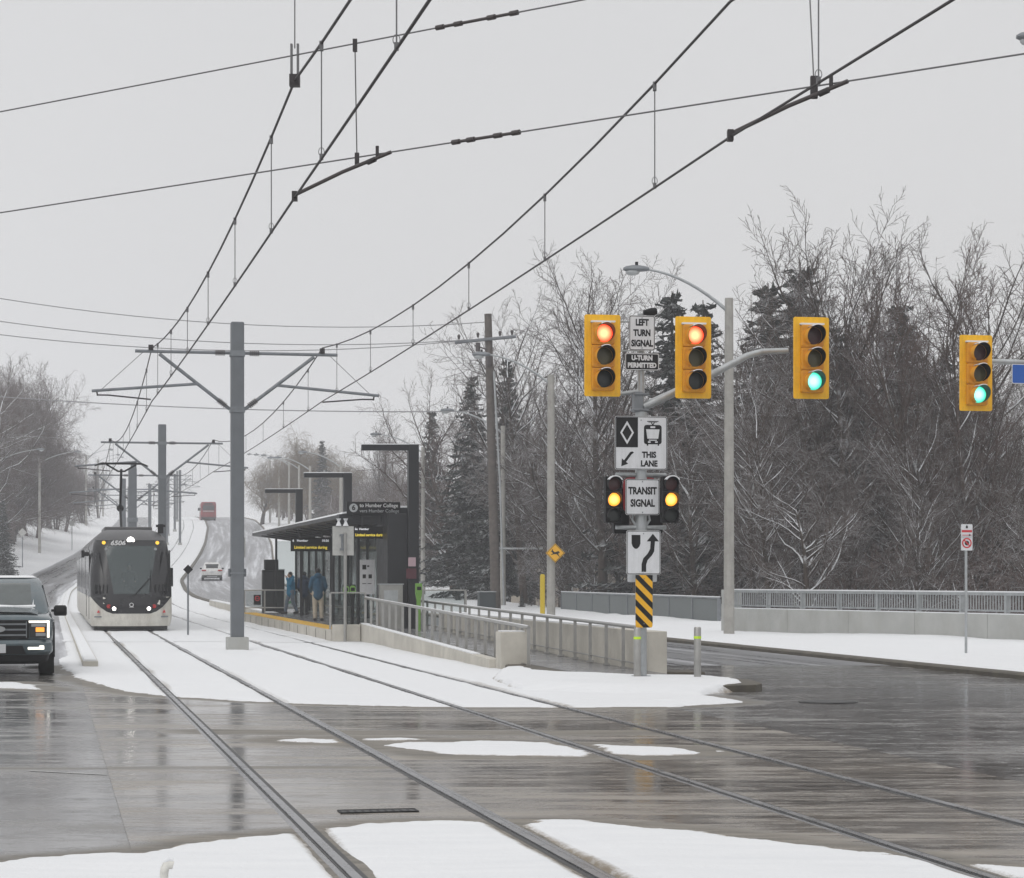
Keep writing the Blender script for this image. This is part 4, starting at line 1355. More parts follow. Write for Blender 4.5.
bz = .12
base = at(641, 678); base.z = bz
t = thing('signal_pole', 'grey steel signal pole with curved mast arm standing on the snowy island', 'signal pole', base, TH)
S = F / YP
b = MB(); b.path([(0, 0, 0), (0, 0, (678 - 412) / S)], .098, 18); b.path([(0, 0, (678 - 412) / S), (0, 0, (678 - 314) / S)], .062, 14)
b.build('pole', M['galv'], t, smooth=True)
b = MB(); b.path([(0, 0, -.02), (0, 0, .04)], .17, 18); b.build('base_flange', M['galv_dark'], t)
b = MB(); b.span((-.14, -.09, 4.55), (.02, .09, 4.9)); b.span((-.16, -.11, 4.84), (.12, .11, 4.88)); b.span((-.16, -.11, 4.57), (.12, .11, 4.61)); b.build('arm_clamp', M['galv_dark'], t, bevel=.01)
def lp(x, y): return ((x - 641) / S, 0, (678 - y) / S)
b = MB(); b.path([lp(643, 407), lp(665, 397), lp(690, 385.5), lp(715, 373), lp(738, 361), (lp(752, 353.5)), lp(768, 349), lp(795, 347.5)], [.078, .074, .07, .066, .06, .058, .055, .05], 12)
b.build('mast_arm', M['galv'], t, smooth=True)
br_ = [([lp(641, 391), lp(622, 394), lp(606, 394)], .035), ([lp(641, 322), lp(615, 322)], .018), ([lp(641, 351), lp(618, 351)], .012)]
for s in (-1, 1):
    for yy in (475, 527.5): br_.append(([lp(641, yy), lp(641 + s * 26, yy)], .036))
    br_.append(([lp(641 + s * 2, 514), lp(641 + s * 8, 515), lp(641 + s * 9, 520), lp(641 + s * 5, 526)], .022))
for pts_, r_ in br_:
    b = MB(); b.path(pts_, r_, 10); b.build('bracket', M['galv'], t, smooth=True)
# the dark detector on top
t = thing('detector', 'small black detector on top of the signal pole above the turn sign', 'detector', at(651, 314, -.02), TH)
b = MB(); b.path([(-.14, 0, .02), (.0, 0, .03), (.09, 0, .05)], [.04, .075, .06], 12); b.build('housing', M['black_matt'], t, smooth=True)
b = MB(); b.span((-.02, -.02, -.16), (.02, .02, -.02)); b.build('stem', M['galv_dark'], t)


def signal(label, x, y, lit, Z=YP, s=1.0, group='yellow traffic signals'):
    t = thing('traffic_signal', label, 'traffic light', px(x, y, Z - .32), TH * .75, group)
    t.scale = (s,) * 3
    b = MB(); b.prism(rrect(.625, 1.39, .035), 0, .02); b.build('backplate', M['sig_yellow'], t, bevel=.004)
    for k in range(3):
        zc = .365 - .385 * k
        hs_ = MB(); hs_.prism(rrect(.39, .379, .035, 0, zc), -.10, .16)
        h = hs_.build('housing', M['sig_orange'], t, bevel=.012)
        b = MB()
        for sx in (-.165, .165):
            for sz in (-.15, .15): b.path([(sx, -.112, zc + sz), (sx, -.098, zc + sz)], .016, 8)
        b.ring(circ(.172, 28, 0, zc), circ(.150, 28, 0, zc), -.122, -.10)
        b.build('door_rim', M['sig_orange'], h)
        b = MB(); b.path([(0, -.108, 0), (0, -.118, 0), (0, -.128, 0)], [.150, .145, .09], 28)
        key = ('red', 'amber', 'green')[k]
        ln = b.build('lens', M['lens_' + key] if lit == key else M['lens_off_' + key], t, smooth=True, loc=(0, 0, zc))
        # tunnel visor: open at the front, cut back below
        n = 26
        for r_, m_, nm in ((.158, M['sig_orange'], 'visor'), (.153, M['black_matt'], 'visor_lining')):
            vs = []; fs = []
            a0, a1 = R(-62), R(242)
            for i in range(n + 1):
                a = a0 + (a1 - a0) * i / n
                dl = .30 * (.30 + .70 * max(0, (math.sin(a) + 1) / 2) ** .75)
                for yy in (-.112, -.112 - dl * (1 if nm == 'visor' else .985)): vs.append((r_ * math.cos(a), yy, zc + r_ * math.sin(a)))
            for i in range(n): fs.append((2 * i, 2 * i + 1, 2 * i + 3, 2 * i + 2))
            b = MB(); b.add(vs, fs)
            if nm == 'visor': vz = b.build(nm, m_, t, smooth=True)
            else: b.build('lining', m_, vz, smooth=True)
            if nm == 'visor':
                b2 = MB(); k0 = [i for i in range(n + 1) if R(58) < a0 + (a1 - a0) * i / n < R(135)]
                vv = []
                for i in k0:
                    a = a0 + (a1 - a0) * i / n
                    dl = .30 * (.30 + .70 * max(0, (math.sin(a) + 1) / 2) ** .75)
                    for rr, yy in ((.160, -.115), (.160, -.112 - dl), (.172, -.115 - dl * .95), (.174, -.12)): vv.append((rr * math.cos(a), yy, zc + rr * math.sin(a)))
                ff = []
                for i in range(len(k0) - 1):
                    for q in range(4): ff.append((4 * i + q, 4 * i + (q + 1) % 4, 4 * i + 4 + (q + 1) % 4, 4 * i + 4 + q))
                b2.add(vv, ff); b2.build('visor_snow', M['snow'], vz, smooth=True)
    b = MB(); b.prism(rrect(.42, .03, .01, 0, .572), -.08, -.002); b.build('top_snow', M['snow'], t)
    b = MB(); b.tube((0, .16, 0), (0, .32, 0), .03); b.build('mount', M['galv'], t)
    return t


signal('leftmost yellow traffic light, showing red, left of the turn sign', 602.5, 355.5, 'red')
signal('yellow traffic light showing red beside the u-turn sign, over the mast arm', 693.3, 357.5, 'red')
signal('yellow traffic light showing green at the tip of the curved mast arm', 811.3, 358, 'green')
Y4 = 40.6
signal('rightmost yellow traffic light, showing green beside the blue sign', 976, 373, 'green', Y4)
# its arm comes from a pole just outside the picture
pb = px(1112, 577, Y4 + .02); pb.z = 0
t = thing('signal_pole', 'grey signal pole at the far right whose arm holds the rightmost traffic light', 'signal pole', pb, 0)
S4 = F / Y4; hz = H + (577 - 362) / S4
b = MB(); b.path([(0, 0, 0), (0, 0, hz + 1.5)], [.12, .09], 16); b.build('pole', M['galv'], t, smooth=True)
b = MB(); b.path([(0, 0, hz - .45), (-.6, 0, hz - .2), (-1.25, 0, hz - .04), (-1.8, 0, hz + .0), (-(1112 - 978) / S4, 0, hz + .02)], [.07, .065, .06, .052, .045], 12); b.build('mast_arm', M['galv'], t, smooth=True)
t = thing('street_sign', 'blue street name sign with thin white border at the right edge', 'street sign', at(1043, 374.5, -.02, Y4), TH)
b = MB(); b.prism(rrect(1.26, .36, .03), -.004, .004); b.build('panel', M['sign_white'], t)
b = MB(); b.prism(rrect(1.23, .335, .025), -.0075, -.0042); b.build('face', M['sign_blue'], t)

# ------------------------------------------------------------------ signs on the pole
def sign_panel(name, label, x, y, w, h, border, face='sign_white', rim='sign_black', cat='sign', dy=-.13, Z=YP, rr=.035):
    t = thing(name, label, cat, px(x, y, Z + dy), TH * .8)
    b = MB(); b.prism(rrect(w, h, rr), -.003, .004); b.build('panel', M['sign_back'], t)
    b = MB(); b.prism(rrect(w - .004, h - .004, rr), -.0052, -.0032); b.build('face', M[face], t)
    if border:
        b = MB(); i0 = border
        b.ring(rrect(w - 2 * i0, h - 2 * i0, rr * .85), rrect(w - 2 * i0 - .022, h - 2 * i0 - .022, rr * .7), -.0072, -.0054); b.build('border', M[rim], t)
    b = MB()
    for sz in (-.38, .38): b.ball((0, -.006, h * sz * 1.12), .011, 8)
    b.build('bolt', M['galv_dark'], t)
    b = MB(); b.span((-.03, .0045, -h * .3), (.03, -dy - .03, -h * .3 + .03)); b.span((-.03, .0045, h * .3), (.03, -dy - .03, h * .3 + .03)); b.build('mount', M['galv_dark'], t)
    return t


t = sign_panel('turn_signal_sign', 'white sign reading LEFT TURN SIGNAL between two red traffic lights', 642, 333, .455, .60, .008)
for k, w in enumerate(('LEFT', 'TURN', 'SIGNAL')): text('lettering', w, .150, M['sign_black'], t, (0, -.007, .175 - .178 * k), sx=.74, bold=.007)
t = sign_panel('permission_sign', 'small black sign reading U-TURN PERMITTED under the white turn sign', 642, 361.8, .60, .30, .008, 'sign_black', 'sign_white', rr=.03)
for k, w in enumerate(('U-TURN', 'PERMITTED')): text('lettering', w, .112, M['sign_white'], t, (0, -.007, .062 - .125 * k), sx=.88, bold=.006)

t = sign_panel('lane_sign', 'square white sign with a diamond and tram symbol reading THIS LANE', 641, 443, .915, .915, .008)
b = MB(); b.prism([(-.435, .435), (-.435, -.075), (-.055, -.075), (-.055, .435)], -.0075, -.0054); b.build('black_field', M['sign_black'], t)
o4 = [(-.245, .375), (-.125, .175), (-.245, -.025), (-.365, .175)]; i4 = [(-.245, .315), (-.16, .175), (-.245, .035), (-.33, .175)]
b = MB(); b.ring(o4, i4, -.0095, -.0077); b.build('diamond', M['sign_white'], t)
b = MB(); b.prism(rrect(.31, .33, .045, .205, .145), -.0075, -.0054)
b.span((.105, -.0075, .365), (.305, -.0054, .378)); b.prism([(.13, .352), (.28, .352), (.28, .36), (.13, .36)], -.0075, -.0054)
b.prism([(.165, .36), (.178, .36), (.205, .325), (.232, .36), (.245, .36), (.214, .305), (.196, .305)], -.0075, -.0054)
for sx in (.10, .29): b.span((sx, -.0075, -.045), (sx + .025, -.0054, -.01))
b.build('tram_symbol', M['sign_black'], t)
b = MB(); b.prism([(.088, .235), (.322, .235), (.30, .075), (.11, .075)], -.0095, -.0077); b.prism(rrect(.085, .03, .008, .205, .272), -.0095, -.0077)
b.span((.12, -.0095, .005), (.165, -.0077, .03)); b.span((.245, -.0095, .005), (.29, -.0077, .03)); b.span((.135, -.0095, .042), (.275, -.0077, .058)); b.build('symbol_cutout', M['sign_white'], t)
b = MB(); b.prism([(-.125, -.165), (-.165, -.195), (-.262, -.325), (-.225, -.355), (-.345, -.40), (-.335, -.265), (-.298, -.298), (-.19, -.155), (-.15, -.145)], -.0075, -.0054); b.build('arrow', M['sign_black'], t)
text('lettering', 'THIS', .140, M['sign_black'], t, (.14, -.007, -.205), sx=.86, bold=.006)
text('lettering', 'LANE', .140, M['sign_black'], t, (.14, -.007, -.355), sx=.86, bold=.006)

t = sign_panel('transit_signal_sign', 'white sign reading TRANSIT SIGNAL between two black signals', 642.5, 497, .60, .615, .008)
for k, w in enumerate(('TRANSIT', 'SIGNAL')): text('lettering', w, .168, M['sign_black'], t, (0, -.007, .100 - .21 * k), sx=.74, bold=.007)
t = thing('reversed_sign', 'red backed sign mostly hidden behind the TRANSIT SIGNAL sign', 'sign', at(642, 500, .13), TH)
b = MB(); b.prism(rrect(.60, .62, .12, 0, .085), -.004, .004); b.build('panel', M['sign_red'], t)
b = MB(); b.span((-.03, -.09, .28), (.03, -.004, .31)); b.build('mount', M['galv_dark'], t)
t = thing('rear_signal', 'dark signal housings facing away behind the transit signal sign', 'traffic light', at(642, 513, .30), TH)
for s in (-1, 1):
    b = MB(); b.prism(rrect(.27, .80, .04, s * .30, .05), -.07, .09); b.build('housing', M['black_matt'], t, bevel=.01)
b = MB(); b.tube((-.3, 0, .2), (.3, 0, .2), .02); b.build('mount', M['galv_dark'], t)

t = sign_panel('keep_right_sign', 'white sign with a black arrow curving right past a shield', 643.5, 552.5, .60, .755, .008)
b = MB(); b.prism([(-.21, .30), (-.055, .30), (-.055, .155), (-.072, .105), (-.105, .07), (-.1325, .06), (-.16, .07), (-.193, .105), (-.21, .155)], -.0075, -.0054); b.build('shield', M['sign_black'], t)
cl = [(-.035, -.33), (-.035, -.20), (-.005, -.10), (.07, -.02), (.115, .06), (.125, .20)]
cr = [(.045, -.33), (.045, -.21), (.07, -.13), (.145, -.05), (.185, .02), (.20, .20)]
b = MB()
for i in range(5): b.add([(x, y, z) for y in (-.0075, -.0054) for x, z in (cl[i], cr[i], cr[i + 1], cl[i + 1])], [(0, 1, 2, 3), (7, 6, 5, 4), (0, 3, 7, 4), (1, 5, 6, 2)])
b.prism([(.055, .19), (.27, .19), (.1625, .32)], -.0075, -.0054); b.build('arrow', M['sign_black'], t)
t = thing('reversed_sign', 'plain white panel peeking out below the keep-right sign', 'sign', at(644, 577, .12), TH)
b = MB(); b.prism(rrect(.52, .17, .02), -.004, .004); b.build('panel', M['sign_white'], t)
b = MB(); b.span((-.03, -.05, -.02), (.03, -.004, .02)); b.build('mount', M['galv_dark'], t)

t = sign_panel('hazard_marker', 'black and yellow diagonally striped hazard marker at the pole foot', 644, 601.3, .30, .90, 0, 'sign_yellow', dy=-.16)
b = MB()
for k in range(-1, 5):
    z0 = .42 - .235 * k + .09
    p = [(-.15, z0), (.15, z0 - .30), (.15, z0 - .415), (-.15, z0 - .115)]
    lo, hi = -.448, .448
    q = []
    for i in range(4):                                  # clip to the panel
        a, c = p[i], p[(i + 1) % 4]
        for z in (lo, hi):
            pass
        q.append(a)
    def clip(poly, sgn, lim):
        out = []
        for i in range(len(poly)):
            a, c = poly[i], poly[(i + 1) % len(poly)]
            ia, ic = sgn * a[1] <= sgn * lim, sgn * c[1] <= sgn * lim
            if ia: out.append(a)
            if ia != ic:
                u = (lim - a[1]) / (c[1] - a[1]); out.append((a[0] + u * (c[0] - a[0]), lim))
        return out
    q = clip(q, 1, hi)
    if len(q) > 2: q = clip(q, -1, lo)
    if len(q) > 2: b.prism(q, -.0075, -.0054)
b.build('stripe', M['sign_black'], t)


def transit_signal(label, x):
    t = thing('transit_signal', label, 'traffic light', px(x, 499.5, YP - .22), TH * .8, 'black transit signals')
    b = MB(); b.prism(rrect(.285, .79, .02), -.02, .16); h = b.build('housing', M['black_matt'], t, bevel=.01)
    b = MB()
    for z in (-.130, .135): b.span((-.145, -.023, z - .006), (.145, 0, z + .006))
    b.build('section_joint', M['rubber'], h)
    for k, key in enumerate(('off_red', 'amber', 'off_green')):
        zc = .265 - .265 * k
        b = MB(); b.path([(0, -.022, 0), (0, -.032, 0), (0, -.042, 0)], [.112, .108, .06], 24); b.build('lens', M['lens_' + key], t, smooth=True, loc=(0, 0, zc))
        n = 20; vs = []; fs = []
        for i in range(n + 1):
            a = R(-40) + R(260) * i / n; dl = .04 + .15 * ((math.sin(a) + 1) / 2)
            for yy in (-.022, -.022 - dl): vs.append((.12 * math.cos(a), yy, zc + .12 * math.sin(a)))
        for i in range(n): fs.append((2 * i, 2 * i + 1, 2 * i + 3, 2 * i + 2))
        b = MB(); b.add(vs, fs); v = b.build('visor', M['black_matt'], t, smooth=True)
        if k == 0:
            vs = []; fs = []
            for i in range(13):
                a = R(30) + R(120) * i / 12
                for rr in (.122, .142): vs += [(rr * math.cos(a), -.19, zc + rr * math.sin(a)), (rr * math.cos(a), -.06, zc + rr * math.sin(a))]
            for i in range(12): fs += [(4 * i, 4 * i + 2, 4 * i + 6, 4 * i + 4), (4 * i + 2, 4 * i + 3, 4 * i + 7, 4 * i + 6)]
            b = MB(); b.add(vs, fs); b.build('visor_snow', M['snow'], v)
    return t


transit_signal('small black transit signal with yellow light left of the TRANSIT SIGNAL sign', 613.5)
transit_signal('small black transit signal with yellow light right of the TRANSIT SIGNAL sign', 670.5)


def bollard(label, x, y, ytop):
    Z = F * (H - .12) / (y - HY)
    p = px(x, y, Z); s = F / Z; h = (y - ytop) / s
    t = thing('bollard', label, 'bollard', p, TH, 'stainless bollards on the island')
    b = MB(); b.path([(0, 0, 0), (0, 0, h - .02), (0, 0, h)], [.062, .062, .05], 18); b.build('post', M['stainless'], t, smooth=True)
    b = MB(); b.path([(0, 0, h - .20), (0, 0, h - .155)], .0645, 18); b.build('reflective_band', M['lime'], t, smooth=True)
    b = MB(); b.path([(0, 0, 0), (0, 0, .012)], .11, 18); b.build('base_plate', M['galv_dark'], t)


bollard('steel bollard with lime band standing against the signal pole', 637.3, 678.5, 627.5)
bollard('steel bollard with lime band standing alone on the kerb tip', 697.5, 678.5, 627)

# ------------------------------------------------------------------ ramp, walls and railings of the stop
def LYbox(b, l0, l1, y0, y1, z0, z1, mi=0, zb=None):
    """box given in street coordinates; z1 may be (near, far)"""
    za, zc = z1 if isinstance(z1, tuple) else (z1, z1)
    zd, ze = z0 if isinstance(z0, tuple) else (z0, z0)
    vs = [P(l0, y0, zd), P(l1, y0, zd), P(l1, y1, ze), P(l0, y1, ze), P(l0, y0, za), P(l1, y0, za), P(l1, y1, zc), P(l0, y1, zc)]
    return b.add(vs, [(0, 3, 2, 1), (4, 5, 6, 7), (0, 1, 5, 4), (1, 2, 6, 5), (2, 3, 7, 6), (3, 0, 4, 7)], mi)


PY0, PY1, PZ = 62.6, 92.0, .35
b = MB(); LYbox(b, 8.0, 11.5, PY0, PY1, -.05, PZ); struct(b.build('platform', M['concrete']))
b = MB(); LYbox(b, 8.62, 11.49, PY0 + .05, PY1 - .01, PZ + .001, PZ + .005); struct(b.build('platform_paving', M['ramp_floor']))
b = MB(); LYbox(b, 7.995, 8.6, PY0 + .6, PY1 - .01, PZ + .001, PZ + .018); struct(b.build('tactile_paving', M['yellow_strip']))
b = MB()
for k in range(12): LYbox(b, 7.992, 7.999, 63.8 + k * 2.4, 63.86 + k * 2.4, .0, .30)
struct(b.build('platform_joint', M['kerb']))
b = MB(); LYbox(b, 9.05, 10.98, 44.0, PY0 - .003, -.05, (.128, PZ)); LYbox(b, 9.48, 10.98, 38.9, 43.997, -.05, .128); struct(b.build('ramp', M['ramp_floor']))
b = MB(); LYbox(b, 9.2, 9.6, 92.2, 128, -.05, .32); o = b.build('low_wall', M['concrete'])
tag(o, 'low pale concrete kerb wall leaving the far platform end', 'wall')
b = MB(); LYbox(b, 9.22, 9.58, 92.3, 127.9, .322, .36); struct(b.build('wall_snow', M['snow']))

t = thing('ramp_wall', 'low pale concrete wall of the ramp ending in a square pillar', 'wall')
b = MB(); LYbox(b, 8.80, 9.04, 44.1, PY0 - .01, -.05, (.20, .52)); b.build('coping_wall', M['concrete'], t)
b = MB(); LYbox(b, 8.93, 9.46, 43.6, 44.09, -.05, .76); b.build('pillar', M['concrete'], t, bevel=.015)
b = MB(); LYbox(b, 8.02, 8.78, 62.2, 62.59, -.05, .50); b.build('end_block', M['concrete'], t, bevel=.015)
b = MB(); LYbox(b, 8.83, 9.0, 46, PY0 - .1, (.235, .52), (.26, .545)); LYbox(b, 8.97, 9.42, 43.65, 44.05, .762, .785); b.build('coping_snow', M['snow'], t)
t = thing('ramp_wall', 'pale concrete wall between the ramp and the right-hand road', 'wall')
b = MB()
for k in range(8): LYbox(b, 11.0, 11.36, 40.5 + k * 2.7 + (0 if k == 0 else .008), 40.5 + (k + 1) * 2.7, -.05, .85)
b.build('wall_panel', M['concrete'], t, bevel=.012)
b = MB(); LYbox(b, 11.03, 11.33, 43, 62, .852, .885); b.build('wall_snow', M['snow'], t)
b = MB(); LYbox(b, 11.37, 12.1, 40.6, 41.5, -.05, .10); struct(b.build('kerb_nose', M['kerb'], None, bevel=.03))


def railing(label, Lp, y0, y1, z0, z1, n, zt=.95, panels=False):
    t = thing('railing', label, 'railing')
    fz = lambda Y: z0 + (z1 - z0) * (Y - y0) / (y1 - y0)
    fL = (lambda Y: Lp) if not isinstance(Lp, tuple) else (lambda Y: Lp[0] + (Lp[1] - Lp[0]) * (Y - y0) / (y1 - y0))
    b = MB(); b.path([P(fL(Y), Y, fz(Y) + zt) for Y in np.linspace(y0, y1, 10)], .036, 10); b.build('handrail', M['stainless'], t, smooth=True)
    b = MB(); b.path([P(fL(Y), Y, fz(Y) + zt + .03) for Y in np.linspace(y0 + .1, y1, 10)], .014, 6); b.build('rail_snow', M['snow'], t, smooth=True)
    for k in range(n):
        Y = y0 + (y1 - y0) * (k + .02) / (n - 1 + .04)
        q = P(fL(Y), Y, fz(Y))
        b = MB(); b.span((q.x - .032, q.y - .014, q.z - .02), (q.x + .032, q.y + .014, q.z + zt)); b.span((q.x - .07, q.y - .06, q.z - .01), (q.x + .07, q.y + .06, q.z + .022)); b.span((q.x - .045, q.y - .03, q.z + .10), (q.x + .045, q.y + .03, q.z + .14))
        b.build('post', M['stainless'], t)
    b = MB(); b.path([P(fL(Y), Y, fz(Y) + .13) for Y in np.linspace(y0, y1, 10)], .014, 6); b.build('lower_rail', M['stainless'], t)
    return t


railing('steel railing on the low ramp wall beside the tracks', (9.36, 8.93), 43.0, PY0 - .3, .0, .40, 21, .86)
railing('steel railing along the back of the ramp, in front of the concrete wall', (10.84, 10.88), 40.3, 66, .12, .36, 21, .80)

# ------------------------------------------------------------------ stop shelter
def frame_post(label, Y, L, z_top, beam, w=.30, bt=.17):
    t = thing('portal_frame', label, 'steel frame')
    b = MB(); LYbox(b, L - w / 2, L + w / 2, Y - .15, Y + .15, PZ, z_top); b.build('upright', M['black'], t, bevel=.01)
    b = MB(); LYbox(b, L - w / 2 - beam, L - w / 2 - .003, Y - .10, Y + .10, z_top - bt, z_top - .002); b.build('beam', M['black'], t, bevel=.01)
    b = MB(); LYbox(b, L - w / 2 - beam, L + w / 2, Y - .1, Y + .1, z_top + .0, z_top + .025); b.build('beam_snow', M['snow'], t)
    return t


frame_post('tallest black angular frame standing at the near end of the shelter', 64.0, 10.56, 5.70, 1.35)
frame_post('middle black angular frame rising behind the shelter roof', 81.0, 10.95, 5.68, 1.45)
frame_post('farthest black angular frame rising behind the shelter roof', 97.0, 10.98, 5.72, 1.35)

t = thing('shelter', 'dark flat-roofed glass shelter on the stop platform', 'shelter')
b = MB()
sec = [(8.75, 3.62), (8.75, 3.74), (10.2, 3.93), (10.85, 3.93), (10.85, 3.55), (10.4, 3.42)]
for k in range(4):
    y0, y1 = 66.0 + k * 7.3, 66.0 + k * 7.3 + 7.26
    b.rings([[tuple(P(L, Y, z)) for L, z in sec] for Y in (y0, y1)])
roof = b.build('roof', M['black'], t)
for k in range(12):
    y0 = 66.2 + k * 2.4
    b = MB(); b.rings([[tuple(P(L, Y, z)) for L, z in ((8.9, 3.56), (8.9, 3.645), (10.3, 3.44), (10.3, 3.34))] for Y in (y0, y0 + .12)])
    b.build('roof_rib', M['black'], roof)
b = MB(); b.rings([[tuple(P(L, Y, z)) for L, z in ((8.76, 3.745), (8.80, 3.80), (10.2, 3.99), (10.8, 3.99), (10.84, 3.935), (10.2, 3.935))] for Y in (66.05, 95.1)]); b.build('roof_snow', M['snow'], roof)
b = MB(); LYbox(b, 8.6, 10.40, 65.4, 65.65, 3.42, 3.66); LYbox(b, 8.6, 10.40, 65.4, 65.99, 3.662, 3.72); b.build('fascia', M['black'], t)
b = MB(); LYbox(b, 9.85, 10.72, 64.2, 66.4, PZ, 3.70); b.build('end_panel', M['black'], t, bevel=.01)
mull = [66.6 + k * 2.38 for k in range(13)]
for k, Y in enumerate(mull):
    b = MB(); LYbox(b, 10.60, 10.70, Y - .05, Y + .05, PZ, 3.4); b.build('mullion', M['black'], t)
    if k < 12:
        b = MB(); LYbox(b, 10.64, 10.66, Y + .055, mull[k + 1] - .055, PZ + .12, 3.38); b.build('glass_panel', M['glass_shelter'], t)
for k, (Y, Lf) in enumerate(((67.0, 9.35), (74.5, 9.55), (84.5, 9.6), (93.8, 9.6))):
    b = MB(); LYbox(b, Lf, Lf + .09, Y - .05, Y + .05, PZ, 3.5); b.build('mullion', M['black'], t)
    b = MB(); LYbox(b, Lf + .10, Lf + 1.0, Y - .012, Y + .012, PZ + .12, 3.38); b.build('glass_panel', M['glass_shelter'], t)
b = MB(); LYbox(b, 10.58, 10.74, 66.5, 95.2, PZ, PZ + .11); b.build('sill', M['stainless'], t)

t = thing('platform_bench', 'low bench under the shelter glass behind the waiting people', 'bench')
b = MB(); LYbox(b, 10.25, 10.65, 76.5, 82, PZ + .40, PZ + .46); b.build('seat', M['stainless'], t)
for Y in (76.8, 79.2, 81.6):
    b = MB(); LYbox(b, 10.4, 10.5, Y, Y + .08, PZ, PZ + .40); b.build('leg', M['stainless'], t)

# line sign over the fascia
c = px(373.5, 508, 65.3)
t = thing('line_sign', 'black line sign with a round 6 reading to Humber College on the shelter', 'sign', c, TH)
b = MB(); b.prism(rrect(1.60, .36, .015), -.03, .03); b.build('panel', M['sign_black'], t)
b = MB(); b.prism(circ(.128, 26, -.60, 0), -.034, -.031); b.build('route_disc', M['galv'], t)
text('lettering', '6', .21, M['sign_black'], t, (-.60, -.036, 0), bold=.008)
text('lettering', 'to Humber College', .155, M['white_text'], t, (-.42, -.033, .072), sx=.94, bold=.002, align='LEFT')
text('lettering', 'vers Humber College', .145, M['galv'], t, (-.42, -.033, -.088), sx=.94, align='LEFT')
b = MB()
for x in (-.6, .6): b.span((x - .02, -.02, -.26), (x + .02, .02, -.18))
b.build('bracket', M['black'], t)


def led(label, x, y, w, h, Z, a, bb, cc):
    t = thing('display_board', label, 'display', px(x, y, Z), TH, 'LED boards at the stop')
    b = MB(); b.prism(rrect(w, h, .02), -.06, .06); b.build('housing', M['black_matt'], t)
    k = h / .42
    text('top_line', a, .10 * k, M['led_white'], t, (-w * .46, -.063, .115 * k), align='LEFT', bold=.002)
    text('clock', bb, .10 * k, M['led_white'], t, (w * .46, -.063, .115 * k), align='RIGHT', bold=.002)
    text('scrolling_line', cc, .125 * k, M['led_yellow'], t, (0, -.063, -.09 * k), sx=.9, bold=.004)
    b = MB()
    for s in (-.3, .3): b.span((s * w - .02, -.02, h / 2), (s * w + .02, .02, h / 2 + .32))
    b.build('hanger', M['black'], t)


led('near LED board with yellow text under the line sign', 376.5, 532.5, 1.42, .36, 65.2, '6a  Humber', '10:56', 'Limited service during weekends')
led('far LED board with yellow text hanging over the waiting people', 310.5, 544.5, 1.44, .50, 80.0, '6   Humber', '10:56', 'Limited service during')

# information panel, fare machine, validators, cabinet
t = thing('map_panel', 'pale information panel with dark pictograms inside the shelter end', 'information panel', px(367.5, 577, 66.9), TH)
b = MB(); b.prism(rrect(.47, 1.05, .01), -.01, .01); b.build('panel', M['sign_white'], t)
b = MB()
for i, (x, z, w, h) in enumerate(((-.1, .30, .12, .14), (.02, .33, .06, .05), (-.1, .02, .1, .12), (.08, .02, .1, .12), (-.1, -.2, .12, .02), (.06, -.2, .12, .02))): b.span((x - w / 2, -.014, z - h / 2), (x + w / 2, -.0105, z + h / 2))
b.build('pictogram', M['sign_black'], t)
b = MB(); b.span((-.20, .0, -1.0), (-.16, .02, -.52)); b.span((.16, .0, -1.0), (.20, .02, -.52)); b.build('leg', M['stainless'], t)
t = thing('fare_machine', 'grey steel fare cabinet behind the railing at the ramp top', 'ticket machine', P(9.72, 62.9, PZ), TH)
b = MB(); b.span((-.30, -.2, 0), (.34, .2, 1.28)); b.build('cabinet', M['stainless'], t, bevel=.015)
b = MB(); b.span((-.33, -.22, 1.281), (.37, .22, 1.31)); b.build('lid', M['galv'], t)
b = MB(); b.span((-.2, -.206, .75), (.2, -.2, 1.12)); b.build('service_door', M['galv'], t)
for lab, L, Y, z1 in (('bright green fare reader post beside the grey steel cabinet', 10.37, 61.9, 1.34), ('green fare reader left of another, behind the white board pole', 8.52, 63.4, 1.28), ('green fare reader by the shelter glass, second from the white board pole', 8.85, 64.4, 1.28)):
    t = thing('fare_reader', lab, 'card reader', P(L, Y, PZ - (.02 if Y < PY0 else 0)), TH)
    b = MB(); b.rings([[(-w, -.07, z), (w, -.07, z), (w, .07, z), (-w, .07, z)] for z, w in ((0, .05), (z1 - .5, .05), (z1 - .28, .09), (z1, .09))]); b.build('post', M['black_matt'] if Y > PY0 else M['green'], t, bevel=.01)
    b = MB(); b.prism(rrect(.17, .24, .07, 0, z1 - .15), -.10, -.071); b.build('reader_face', M['green'], t)
    b = MB(); b.prism(rrect(.12, .10, .02, 0, z1 - .14), -.105, -.101); b.build('screen', M['black_matt'], t)
t = thing('glass_screen', 'steel framed glass screen at the back of the ramp top', 'screen')
b = MB(); LYbox(b, 10.75, 11.9, 63.2, 63.23, .45, 1.45); b.build('glass_panel', M['glass_shelter'], t)
b = MB(); LYbox(b, 10.70, 11.95, 63.18, 63.25, 1.452, 1.49); LYbox(b, 10.68, 10.745, 63.18, 63.25, .30, 1.451); LYbox(b, 11.905, 11.97, 63.18, 63.25, .0, 1.451); b.build('frame', M['stainless'], t)
t = thing('glass_screen', 'steel framed glass screen at the track edge of the near platform end', 'screen')
b = MB(); LYbox(b, 8.06, 9.0, 63.0, 63.03, .42, 1.38); b.build('glass_panel', M['glass_shelter'], t)
b = MB(); LYbox(b, 8.04, 9.04, 62.98, 63.05, 1.382, 1.42); LYbox(b, 8.0, 8.055, 62.98, 63.05, PZ, 1.381); LYbox(b, 9.005, 9.06, 62.98, 63.05, PZ, 1.381); b.build('frame', M['stainless'], t)
